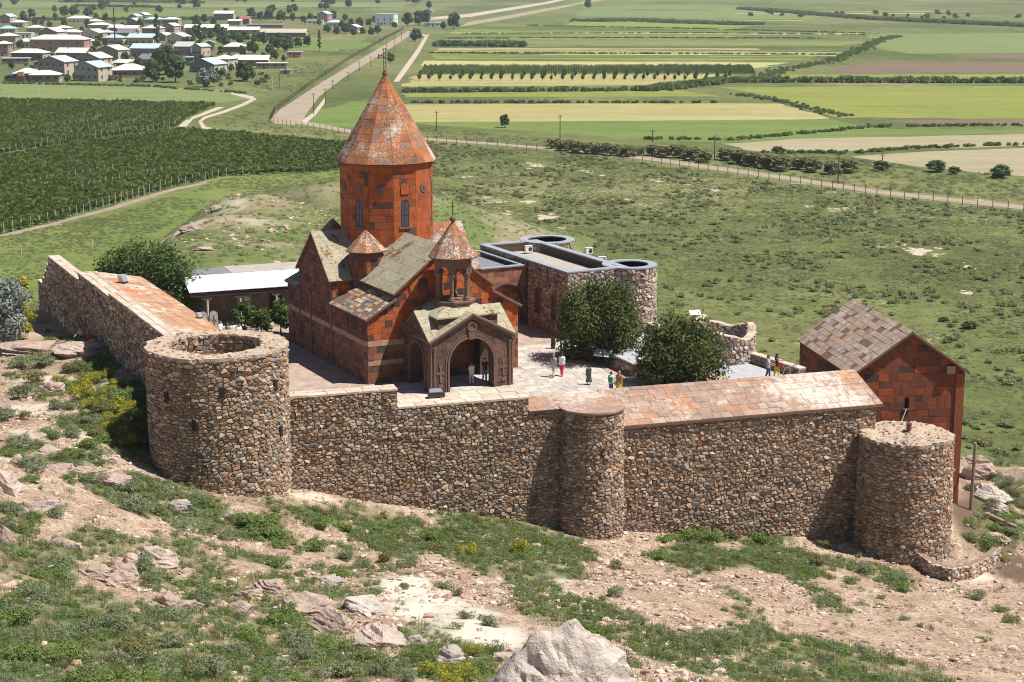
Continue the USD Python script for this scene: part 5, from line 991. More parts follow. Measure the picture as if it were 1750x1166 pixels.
# the link between church and building, with a blind arch
ao = ch(15.5, 14, 0); annex_m = toned('annex_tuff_block', [(0, (.34, .15, .085)), (.3, (.27, .12, .075)), (.6, (.37, .19, .12)), (.85, (.20, .10, .07)), (1, (.33, .13, .06))], n_scale=2.5, n_amt=.3)
an_ = thing('annex', 'low tuff link with a blind arch between the church and the flat roofed building', 'building', ao)
areg = sbox(12.0, -.5, 19.4, 4.75); ar = arch_poly(17.6, -.6, 3.3, 3.4); arw = arch_poly(17.5, 1.2, .8, 2.2)
put('core', joined([slab_of(areg.difference(ar), ch(0, 13.6, 0), EX, UP, NF, -.5, -.02), slab_of(areg, ch(0, 14.2, 0), EX, UP, NF, -.4, 0), ubox(O_, EX, EL, UP, (12, 14.6, -.5), (19.4, 22, 4.3))]), joint_m, an_, off=ao)
pcA = Pieces(); ashlar(pcA, areg.difference(ar), ch(0, 13.6, 0), EX, UP, NF, annex_m, h=.5, seed=621); ashlar(pcA, areg.intersection(ar).difference(arw), ch(0, 14.2, 0), EX, UP, NF, annex_m, h=.5, seed=622)
rubble(pcA, sbox(12.1, 3.0, 14.6, 4.7), flat_map(ch(0, 13.58, 0), EX, UP, NF), rubble_grey_m, w=.4, h=.3, seed=623, bulge=.05)
pcA.emit(an_, 'block', 'blocks', ao)
put('arch_moulding', slab_of(ar.buffer(.16).difference(ar).intersection(sbox(12, -.4, 19.4, 5)), ch(0, 13.6, 0), EX, UP, NF, .02, .12), porch_trim_m, an_, off=ao)
put('window_surround', slab_of(arw.buffer(.14).difference(arw), ch(0, 14.2, 0), EX, UP, NF, .02, .1), tuff_m, an_, tone=.05, off=ao); put('window', slab_of(arw, ch(0, 14.2, 0), EX, UP, NF, -.1, .004), dark_m, an_, off=ao)
put('flat_roof', ubox(O_, EX, EL, UP, (12.3, 13.9, 4.3), (19.0, 21.4, 4.45)), tar_m, an_, off=ao); put('parapet_coping', loop_cap([(12, 13.55), (19.4, 13.55), (19.4, 21.8), (12, 21.8)], 4.76, .4), cap_m, an_, off=ao)

# ------------------------------------------------------------------ house with the white veranda roof
va, vb = at(343, 500, 3.2), at(493, 489.5, 3.2); vd = (vb - va) / np.linalg.norm(vb - va); vn = np.array([-vd[1], vd[0], 0])   # along the eave; away from us
ho = va.copy(); ho[2] = 0; hs = thing('veranda_house', 'low house with a white metal veranda roof on carved wooden posts, left of the church', 'house', ho)
hp = lambda s, d, z: ho + vd * s + vn * d + UP * z
put('veranda_roof', prism([hp(-.9, 0, 3.2), hp(10, 0, 3.2), hp(10, 2.6, 4.05), hp(-.9, 2.6, 4.05)], UP * .05), white_metal_m, hs, off=ho)
for k in range(7): put('roof_seam', ubox(hp(-.4 + 1.5 * k, 0, 3.255), vd, (vn * 2.6 + UP * .85) / 2.735, np.cross(vd, (vn * 2.6 + UP * .85) / 2.735), (-.02, .02, 0), (.02, 2.7, .035)), white_metal_m, hs, off=ho)
put('eave_beam', ubox(ho, vd, vn, UP, (-.8, .10, 2.82), (9.9, .26, 3.14)), wood_dark_m, hs, off=ho)
put('flat_roof', ubox(ho, vd, vn, UP, (-.9, 2.62, 3.75), (3.2, 5.6, 4.1)), tar_m, hs, off=ho); put('flat_roof', ubox(ho, vd, vn, UP, (3.2, 2.62, 3.75), (11.5, 6.0, 4.12)), tan_roof_m, hs, off=ho)
put('wall', joined([ubox(ho, vd, vn, UP, (-.9, 2.7, -.3), (11, 5.5, 3.74))]), plain('house_wall', (.20, .15, .115), .9, var=.35, scale=1.3), hs, off=ho)
put('floor', ubox(ho, vd, vn, UP, (-.9, -.1, -.3), (10, 2.7, .18)), paving_m, hs, tone=.2, off=ho)
for k, s in enumerate((.55, 3.2, 6.15, 8.9)):
    c_ = hp(s, .18, 0); po_ = put('veranda_post', bar(c_ + UP * .18, c_ + UP * 2.5, .085, 8, .075), post_m if k in (0, 1, 2) else wood_m, hs, off=ho)
    put('bracket', joined([slab_of(Polygon([(-.75, 2.82), (.75, 2.82), (.72, 2.72), (.42, 2.66), (.3, 2.52), (.1, 2.42), (-.1, 2.42), (-.3, 2.52), (-.42, 2.66), (-.72, 2.72)]), hp(s, .14, 0), vd, UP, -vn, -.1, .0)]), wood_dark_m, po_, off=ho)
put('door', ubox(ho, vd, vn, UP, (3.45, 2.6, .18), (4.7, 2.7, 2.5)), plain('tan_door', (.33, .25, .18), .7, var=.15), hs, off=ho)
for s in (6.2, 8.2): put('window', ubox(ho, vd, vn, UP, (s, 2.62, 1.0), (s + 1.0, 2.7, 2.3)), dark_m, hs, off=ho)
for s, lab in ((.1, 'left carved stone slab leaning by the veranda posts'), (.95, 'right carved stone slab leaning by the veranda posts')):
    p = hp(s, -.3, 0); k = thing('carved_stone', lab, 'carved stone', p, math.atan2(vd[1], vd[0]))
    put('slab', slab_of(unary_union([sbox(-.33, 0, .33, 1.35), Point(0, 1.35).buffer(.33, quad_segs=4)]), (0, 0, 0), [1, 0, 0], np.array([0, .17, .985]), np.array([0, -.985, .17]), -.12, .0), rock_m, k, tone=.6)
    put('relief', slab_of(unary_union([sbox(-.05, .35, .05, 1.3), sbox(-.2, .85, .2, .97)]), (0, 0, 0), [1, 0, 0], np.array([0, .17, .985]), np.array([0, -.985, .17]), .0, .03), porch_trim_m, k)

# ------------------------------------------------------------------ courtyard
court = fort.buffer(-.2)
zc = -.0
dirt_poly = [tuple(p[:2]) for p in (at(380, 640), at(480, 700), at(640, 690), at(640, 664), at(500, 585), at(490, 565), at(330, 540), at(300, 600))]
sheet('courtyard', [np.array([*q, 0]) for q in court.exterior.coords[:-1]], -.02, dirt_m, 'trodden earth courtyard inside the walls', 'courtyard')
pv_o = at(940, 640); pav = tag(UsdGeom.Xform.Define(stage, '/World/courtyard_paving').GetPrim(), 'flagstone paving of the sunny courtyard in front of the church', 'paving', kind='structure')
chx = lambda p: (float((p - O_) @ EX), float((p - O_) @ EL))
pav_reg = Polygon([(8.85, -.6), (11.75, -.6), (11.75, 6), (18.9, 6), chx(at(1000, 606)), chx(at(1060, 655)), chx(at(1120, 660)), chx(at(1290, 668)), (20, -11), (11, -10), (3, -9.3), (-2, -9), (-2, -6), (2.2, -.6)]).buffer(0)
put('joint_bed', slab_of(pav_reg, O_, EX, EL, UP, -.1, -.012), dirt_m, pav)
pcV = Pieces(); ashlar(pcV, pav_reg, O_ + UP * .012, EX, EL, UP, paving_m, h=.62, w=(.6, 1.25), gap=.03, proud=0, depth=.03, seed=701, vary=.006, facing=.25); pcV.emit(pav, 'flagstone', 'flagstones', None)
# grey raised terrace and its paths
ter = [at(862, 568), at(905, 550), at(905, 542)]
def chp(L): return [chx(p) for p in L]
terr_reg = Polygon(chp([at(1062, 575), at(1100, 543), at(1140, 560), at(1200, 596), at(1365, 650), at(1372, 664), at(1250, 668), at(1240, 640), at(1180, 620)])).buffer(0)
tr = tag(UsdGeom.Xform.Define(stage, '/World/terrace').GetPrim(), 'smooth grey terrace behind the trees along the low parapet', 'terrace', kind='structure')
put('bed', slab_of(terr_reg, O_, EX, EL, UP, -.6, .018), terrace_m, tr, tone=.5)
q = Pieces(); ashlar(q, terr_reg, O_ + UP * .03, EX, EL, UP, terrace_m, h=1.2, w=(1.2, 1.8), gap=.015, proud=0, depth=.008, seed=702, vary=.001, facing=.25); q.emit(tr, 'terrace_slab', 'terrace_slabs', None)
# raised planting bed with a grey coping
bp = [at(1036, 601, .95), at(1082, 622, .95), at(1150, 618, .95), at(1080, 585, .95)]; bo = bp[0].copy(); bo[2] = 0
bd = thing('planter_wall', 'raised bed of brown stones with a grey top beside the notice stand', 'low wall', bo)
put('top', prism([p - UP * .1 for p in bp], UP * .1), terrace_m, bd, tone=.8, off=bo)
qq = Pieces()
for a, b in ((bp[0], bp[1]), (bp[1], bp[2])):
    a, b = a * [1, 1, 0], b * [1, 1, 0]; L = np.linalg.norm(b - a); e = (b - a) / L; n = np.array([e[1], -e[0], 0])
    put('core', slab_of(sbox(.05, -.2, L - .05, .84), a, e, UP, n, -.3, -.12), mortar_m, bd, off=bo); rubble(qq, sbox(.05, -.1, L - .05, .84), flat_map(a - n * .1, e, UP, n), rubble_m, w=.42, h=.26, seed=711, bulge=.05)
qq.emit(bd, 'stone', 'stones', bo)
# low parapet along the drop
def low_wall(name, label, pts, z0, z1, th, seed):
    o = np.array([pts[0][0], pts[0][1], 0]); t = thing(name, label, 'low wall', o); q = Pieces()
    for i in range(len(pts) - 1):
        a, b = np.array([*pts[i][:2], 0]), np.array([*pts[i + 1][:2], 0]); L = np.linalg.norm(b - a); e = (b - a) / L; n = np.array([e[1], -e[0], 0])
        if n[1] > 0: n = -n
        put('core', slab_of(sbox(0, z0, L, z1 - .02), a, e, UP, n, -th, -.03), mortar_m, t, off=o); rubble(q, sbox(0, z0 + .2, L, z1 - .02), flat_map(a, e, UP, n), rubble_m, w=.42, h=.28, seed=seed + i, bulge=.04)
        cq = Pieces(); ashlar(cq, sbox(0, 0, L, th + .1), a + n * .05 + UP * (z1 + .1), e, -n, UP, coping_m, h=.6, w=(.7, 1.3), gap=.02, proud=0, depth=.12, seed=seed + 30, vary=.015); cq.emit(t, 'coping_stone', 'coping_stones', o)
    q.emit(t, 'stone', 'stones', o)
low_wall('parapet_wall', 'low parapet wall from the flat roofed building to the round ruin', [at(1104, 551, .85), at(1175, 577, .85)], -1.5, .75, .5, 721)
low_wall('parapet_wall', 'low parapet wall from the round ruin to the chapel steps', [at(1240, 590, .8), at(1290, 606, .7), at(1366, 643, .15)], -2.5, .62, .55, 725)
# the horseshoe ruin
rc_ = at(1236, 560, 2.3); rc_[2] = 0; rc_[1] -= .3; ru = thing('round_ruin', 'roofless horseshoe of light rubble wall on the terrace edge', 'ruin', rc_); q = Pieces(); RO, RI = 2.32, 1.75
a0, a1 = math.radians(-118), math.radians(168); n = 36; aa = np.linspace(a0, a1, n); th_ = lambda a: 2.35 + .22 * math.sin(3.1 * a + 1) + (.35 if a > 2.2 else 0) - (.28 if a < -.2 else 0)
ringv = []
for R, zt in ((RO - .03, 0), (RI + .03, 0)): ringv.append((R, zt))
outer = [[rc_ + np.array([math.cos(a) * R, math.sin(a) * R, z]) for z, R in ((-5, RO - .03), (th_(a) - .03, RO - .03), (th_(a) - .03, RI + .03), (-5, RI + .03))] for a in aa]
put('core', prism_rings([np.array(x) for x in outer]), mortar_m, ru, off=rc_)
ro = Polygon([((a - a0) * RO, -3.5) for a in aa] + [((a - a0) * RO, th_(a)) for a in aa[::-1]]); rubble(q, ro, cyl_map(rc_, RO, 0, 0, a0), rubble_grey_m, w=.34, h=.26, seed=731, bulge=.06)
ri = Polygon([((a - a0) * RI, -.2) for a in aa] + [((a - a0) * RI, th_(a)) for a in aa[::-1]]); inn = cyl_map(rc_, RI, 0, 0, a0); rubble(q, ri, lambda s, t: (inn(s, t)[0], -inn(s, t)[1]), rubble_grey_m, w=.36, h=.27, seed=732, bulge=.05)
for a in (a0, a1):
    d = np.array([math.cos(a), math.sin(a), 0]); n_ = np.array([-d[1], d[0], 0]) * (1 if a == a1 else -1); rubble(q, sbox(RI, -.5, RO, th_(a)), flat_map(rc_, d, UP, n_), rubble_m, w=.34, h=.28, seed=733, bulge=.05)
capv = [];
for a in aa: capv.append(np.array([rc_ + np.array([math.cos(a) * R, math.sin(a) * R, th_(a) + z + .05 * math.sin(9 * a)]) for R, z in ((RO + .02, -.02), (RO - .05, .07), (RI + .05, .07), (RI - .02, -.02))]))
put('wall_top', prism_rings(capv), coping_m, ru, tone=.5, off=rc_); q.emit(ru, 'stone', 'stones', rc_)
pm = at(1188, 541, 2.75); sg = thing('sign_board', 'small pale blue panel standing on the rim of the round ruin', 'sign', pm, .2)
put('panel', prism([(-.42, -.1, .12), (.42, -.1, .12), (.42, .22, .42), (-.42, .22, .42)], np.array([0, -.015, .035])), plain('pale_blue_panel', (.50, .68, .68), .35, var=.05), sg); put('stand', bar((0, .05, -.2), (0, .05, .22), .04), metal_dark_m, sg)
# handrail by the steps
hr0, hr1 = at(1335, 648, 0), at(1362, 641, .3); hr = thing('handrail', 'thin grey handrail at the head of the steps by the chapel', 'handrail', hr0); e = hr1 - hr0
put('rail', joined([bar((0, 0, .0), (.25, .1, .75), .035), bar((.25, .1, .75), e + UP * .75, .035)]), grey_metal_m, hr); put('post', bar(e * .55, e * .55 + UP * .74, .03), grey_metal_m, hr)
pt = thing('steel_post', 'slim pale post standing by the parapet near the round ruin', 'post', at(1258, 611, 0)); put('post', bar((0, 0, 0), (0, 0, 1.35), .05), grey_metal_m, pt); put('cap', bar((0, 0, 1.35), (0, 0, 1.4), .065), grey_metal_m, pt)
# information stand, benches, table, barrier posts
st = thing('information_stand', 'slanted information panel with text in front of the raised bed', 'sign', at(1030, 627, 0), math.radians(-28))
put('board', prism([(-.62, -.32, .82), (.62, -.32, .82), (.62, .32, 1.18), (-.62, .32, 1.18)], np.array([0, -.02, .04])), plain('white_board', (.62, .64, .63), .4, var=.05), st)
for k in range(3): put('text_block', prism([(-.5 + .36 * k, -.22 - .001, .88), (-.2 + .36 * k, -.22, .88), (-.2 + .36 * k, .24, 1.138), (-.5 + .36 * k, .24, 1.138)], np.array([0, -.022, .046])), plain(f'panel_print_{k:03d}', (.28, .33, .32), .5, var=.5, scale=30), st)
for s in (-.4, .4): put('leg', bar((s, .05, 0), (s, .05, .98), .03), metal_dark_m, st)
def bench(p, rz, label, m, L=2.2):
    t = thing('bench', label, 'bench', p, rz)
    for k in range(4): put('seat_slat', ubox((0, 0, 0), [1, 0, 0], [0, 1, 0], UP, (-L / 2, -.30 + .155 * k, .42), (L / 2, -.17 + .155 * k, .47)), m, t)
    for s in (-L / 2 + .2, L / 2 - .2): put('leg', ubox((0, 0, 0), [1, 0, 0], [0, 1, 0], UP, (s - .06, -.25, 0), (s + .06, .25, .42)), metal_dark_m, t)
    for k in range(2): put('back_slat', ubox((0, 0, 0), [1, 0, 0], [0, 1, 0], UP, (-L / 2, .33, .58 + .2 * k), (L / 2, .37, .72 + .2 * k)), m, t)
    return t
bench(at(992, 616, 0), math.radians(-20), 'grey slatted bench in the shade under the left tree', plain('grey_painted_wood', (.16, .16, .18), .6, var=.2), 2.4)
tb = thing('table', 'small table with a light blue top behind the barrier posts', 'table', at(978, 603, 0), .2)
put('table_top', ubox((0, 0, 0), [1, 0, 0], [0, 1, 0], UP, (-.85, -.4, .72), (.85, .4, .76)), plain('light_blue_paint', (.20, .42, .62), .4, var=.1), tb)
for sx_ in (-.75, .75):
    for sy_ in (-.32, .32): put('leg', bar((sx_, sy_, 0), (sx_, sy_, .72), .03), metal_dark_m, tb)
for i, (u, v, lab) in enumerate(((958.5, 606, 'left dark barrier post by the blue table'), (966.5, 607, 'right dark barrier post by the blue table'), (945, 596, 'short dark bin post by the grass strip'))):
    b_ = thing('barrier_post', lab, 'post', at(u, v, 0)); h_ = 1.25 if i < 2 else .9; put('post', bar((0, 0, 0), (0, 0, h_), .06 if i < 2 else .16, 8), metal_dark_m, b_); put('base', bar((0, 0, 0), (0, 0, .04), .16 if i < 2 else .2, 10), metal_dark_m, b_)
# stone sign leaning at the foot of the right tree
kx = thing('carved_stone', 'pale carved stone propped in the shade under the right tree', 'carved stone', at(1121, 664, 0), -.3); put('slab', slab_of(sbox(-.3, 0, .3, .95), (0, 0, 0), [1, 0, 0], np.array([0, .2, .98]), np.array([0, -.98, .2]), -.1, 0), rock_m, kx, tone=.9); put('relief', slab_of(unary_union([sbox(-.04, .2, .04, .8), sbox(-.15, .5, .15, .58)]), (0, 0, 0), [1, 0, 0], np.array([0, .2, .98]), np.array([0, -.98, .2]), 0, .02), porch_trim_m, kx)

# ------------------------------------------------------------------ plants
def leaves(n, pos, out, size, seed, up=.3, long=1.6):
    """n leaf quads at the points, roughly facing the directions OUT"""
    r = np.random.default_rng(seed); d = out + r.normal(0, .55, (n, 3)) + [0, 0, up]; d /= np.linalg.norm(d, axis=1, keepdims=True) + 1e-9
    a = np.cross(d, r.normal(0, 1, (n, 3))); a /= np.linalg.norm(a, axis=1, keepdims=True) + 1e-9; b = np.cross(d, a)
    s = size * r.uniform(.6, 1.35, (n, 1)); a = a * s * .5; b = b * s * .5 * long
    v = np.stack([pos - b, pos + a * .9 - b * .1, pos + b, pos - a * .9 - b * .1], 1).reshape(-1, 3)
    k = np.arange(n) * 4; return v, np.stack([k, k + 1, k + 2, k + 3], 1)
def shrub_mesh(n, R, H, leaf, seed, lobes=7, up=.5):
    r = np.random.default_rng(seed); P, O, T = [], [], []
    c = np.column_stack([r.normal(0, .42 * R, lobes), r.normal(0, .42 * R, lobes), r.uniform(.25, .7, lobes) * H]); rad = r.uniform(.35, .6, lobes) * R; lt = r.normal(.5, .12, lobes)
    for i in range(n):
        k = r.integers(lobes); d = r.normal(0, 1, 3); d /= np.linalg.norm(d); d[2] = abs(d[2]) if r.uniform() < .75 else d[2]
        q = r.uniform(.55, 1.05); p = c[k] + d * rad[k] * q * [1, 1, H / R * .75]; P.append(p); O.append(d); T.append(lt[k] + r.normal(0, .2))
    P = np.array(P); P[:, 2] = np.maximum(P[:, 2], .02); v, f = leaves(n, P, np.array(O), leaf, seed + 1, up, 3.2); return v, f, np.repeat(np.clip(T, 0, 1), 4)
def tuft_mesh(n, R, H, w, seed, lean=.5):
    r = np.random.default_rng(seed); a = r.uniform(0, 2 * math.pi, n); q = np.sqrt(r.uniform(0, 1, n)) * R; x, y = q * np.cos(a), q * np.sin(a); h = H * r.uniform(.5, 1.15, n); l = lean * h * r.uniform(.3, 1, n)
    az = a + r.normal(0, .8, n); dx, dy = np.cos(az) * l, np.sin(az) * l; px, py = -np.sin(az) * w / 2, np.cos(az) * w / 2; z = np.zeros(n)
    v = np.stack([np.stack([x - px, y - py, z - .05], 1), np.stack([x + px, y + py, z - .05], 1), np.stack([x + dx, y + dy, h], 1)], 1).reshape(-1, 3)
    return v, np.arange(3 * n).reshape(-1, 3), np.repeat(np.clip(r.normal(.5, .22, n), 0, 1), 3)
def tree_parts(seed, H, R, n, leaf, trunk_h, lobes=14, conic=.0, spread=1.0, r0=.2, zs=.85):
    """(crown, trunk): a tapered trunk with limbs, and leaves gathered in uneven clumps"""
    r = np.random.default_rng(seed); c, rad = [], []
    for i in range(lobes):
        z = trunk_h + (H - trunk_h) * (.12 + .80 * (i + r.uniform()) / lobes); f = (z - trunk_h) / (H - trunk_h); prof = (1 - f) ** .6 * (1 + conic * 0) if conic else math.sqrt(max(.08, 1 - (2 * f - .85) ** 2 * .9))
        a = i * 2.4 + r.uniform(-.6, .6); d = R * prof * r.uniform(.25, .75) * spread; c.append((math.cos(a) * d, math.sin(a) * d, z)); rad.append(R * r.uniform(.28, .46) * (.6 + .4 * prof))
    c, rad = np.array(c), np.array(rad); k = r.choice(lobes, n, p=rad ** 2 / (rad ** 2).sum()); d = r.normal(0, 1, (n, 3)); d /= np.linalg.norm(d, axis=1, keepdims=True)
    q = r.uniform(.5, 1.08, n) ; P = c[k] + d * (rad[k] * q)[:, None] * [1 - .25 * (zs > 1), 1 - .25 * (zs > 1), zs]; P += .12 * rad.mean() * r.normal(0, 1, (n, 3)); P[:, 2] = np.maximum(P[:, 2], trunk_h * .5)
    lob_t = r.normal(0, .16, lobes); T = .45 + lob_t[k] + r.normal(0, .2, n)
    v, f = leaves(n, P, d, leaf, seed + 1, .25, 1.5); L = [prism_rings([np.array([(math.cos(a) * w, math.sin(a) * w, z) for a in np.arange(8) * math.pi / 4]) for w, z in ((r0 * 1.3, -.2), (r0, .3), (r0 * .8, trunk_h), (r0 * .35, H * .75))])]
    for i in range(0, lobes, 2): L.append(bar((0, 0, trunk_h * .8 + (c[i][2] - trunk_h) * .3), c[i], r0 * .4, 5, r0 * .12))
    return (v, f, np.repeat(np.clip(T, 0, 1), 4)), joined([(v_, f_) for v_, f_ in L])
def plant(name, label, cat, loc, rz, crown, trunk, leaf_m, group=None):
    t = thing(name, label, cat, loc, rz, group); put('crown', crown[:2], leaf_m, t, tone=crown[2])
    if trunk is not None: put('trunk', trunk, bark_m, t)
    return t
def cls(name, crown, leaf_m, trunk=None):
    p = proto(name); put('crown', crown[:2], leaf_m, p, tone=crown[2])
    if trunk is not None: put('trunk', trunk, bark_m, p)
    return p
# the two dark junipers, the walnut behind the left wall, shrubs by the veranda, the silver bush
p = at(1026, 614, 0); jc, jt = tree_parts(801, 5.5, 3.3, 19000, .15, .3, 60, r0=.22, spread=1.3, zs=1.3); plant('juniper_tree', 'dark pointed juniper in front of the flat roofed building, left of two', 'tree', p, .4, jc, jt, juniper_m)
p = at(1160, 656, 0); jc, jt = tree_parts(811, 4.3, 3.15, 17000, .15, .1, 60, r0=.22, spread=1.2, zs=1.3); plant('juniper_tree', 'broad bushy juniper beside the terrace, right of two', 'tree', p, 1.4, jc, jt, juniper_m)
p = at(262, 520, 0); p = aty(262, 545, 136.5); p[2] = 0; jc, jt = tree_parts(821, 6.6, 4.3, 15000, .19, 1.3, 22, r0=.22, spread=1.2); plant('broadleaf_tree', 'round leafy green tree between the orange roof and the veranda house', 'tree', p, 0, jc, jt, walnut_m)
for u, v, H, R, lab in ((418, 566, 2.7, .9, 'tall dark green bush at the middle of the veranda'), (447, 572, 2.1, 1.1, 'rounded green bush before the veranda, between two taller ones'), (480, 570, 2.9, 1.0, 'tall green bush between the veranda and the church'), (432, 566, 1.9, .9, 'low dark bush against the veranda posts')):
    p = at(u, v, 0); jc, jt = tree_parts(int(u), H, R, 1500, .15, .3, 9, r0=.06); plant('bush', lab, 'bush', p, 0, jc, jt, walnut_m)
p = aty(6, 590, 124.5); p[2] = g_z(p); jc, jt = tree_parts(831, 5.2, 2.1, 8000, .15, .3, 18, r0=.12, spread=1.1); plant('silver_bush', 'big silvery grey bush at the left edge before the long wall', 'bush', p, 0, jc, jt, silver_m)
p = aty(33, 560, 129.0); p[2] = g_z(p) ; jc, jt = tree_parts(841, 5.2, 1.35, 3600, .13, .2, 14, r0=.08); plant('yellow_shrub', 'tall yellow flowering shrub between the silver bush and the wall end', 'bush', p, 0, jc, jt, yellow_m)

# shrubs on the slope: each one an object, copies of a few kinds
K = {'sage': [cls(f'sage_shrub_{i}', shrub_mesh(1500, .62, .62, .036, 900 + i, 9), sage_m) for i in range(3)],
     'green': [cls(f'green_shrub_{i}', shrub_mesh(1500, .62, .55, .038, 910 + i, 9), green_m) for i in range(3)],
     'yellow': [cls(f'yellow_shrub_{i}', shrub_mesh(1500, .62, .72, .034, 920 + i, 9), yellow_m) for i in range(2)],
     'olive': [cls(f'olive_shrub_{i}', shrub_mesh(1400, .6, .62, .036, 930 + i, 9), olive_m) for i in range(2)]}
KN = {'sage': 'sage_shrub', 'green': 'green_shrub', 'yellow': 'flowering_shrub', 'olive': 'olive_shrub'}
ZONE = [(lambda u, v: v < 700 and u < 260, 'on the sunny bank left of the long wall'), (lambda u, v: u < 260 and v < 860, 'on the rocky bank left of the round tower'), (lambda u, v: u < 520 and v < 960, 'on the slope below the big round tower'), (lambda u, v: math.hypot(u - 268, v - 948) < 85, 'beside the pale pyramid shaped rock'), (lambda u, v: u < 200 and v > 1080, 'in the bottom left corner'), (lambda u, v: u < 480 and v > 1080, 'at the bottom edge right of the corner'), (lambda u, v: u < 130, 'near the left edge above the bottom corner'), (lambda u, v: u < 480, 'around the brown outcrop'),
        (lambda u, v: u < 900 and v < 960, 'on the slope below the front wall'), (lambda u, v: u < 900 and v < 1075, 'around the white gully'), (lambda u, v: u < 640, 'at the bottom edge below the cleft rock'), (lambda u, v: u < 920, 'at the bottom edge left of the large pale rock'), (lambda u, v: u < 1350, 'on the scree below the half-round tower'), (lambda u, v: True, 'on the scree near the low round tower')]
KL = {'sage': 'grey green sage bush', 'green': 'fresh green bush', 'yellow': 'yellow flowering bush', 'olive': 'dull olive bush'}
rs = np.random.default_rng(77)
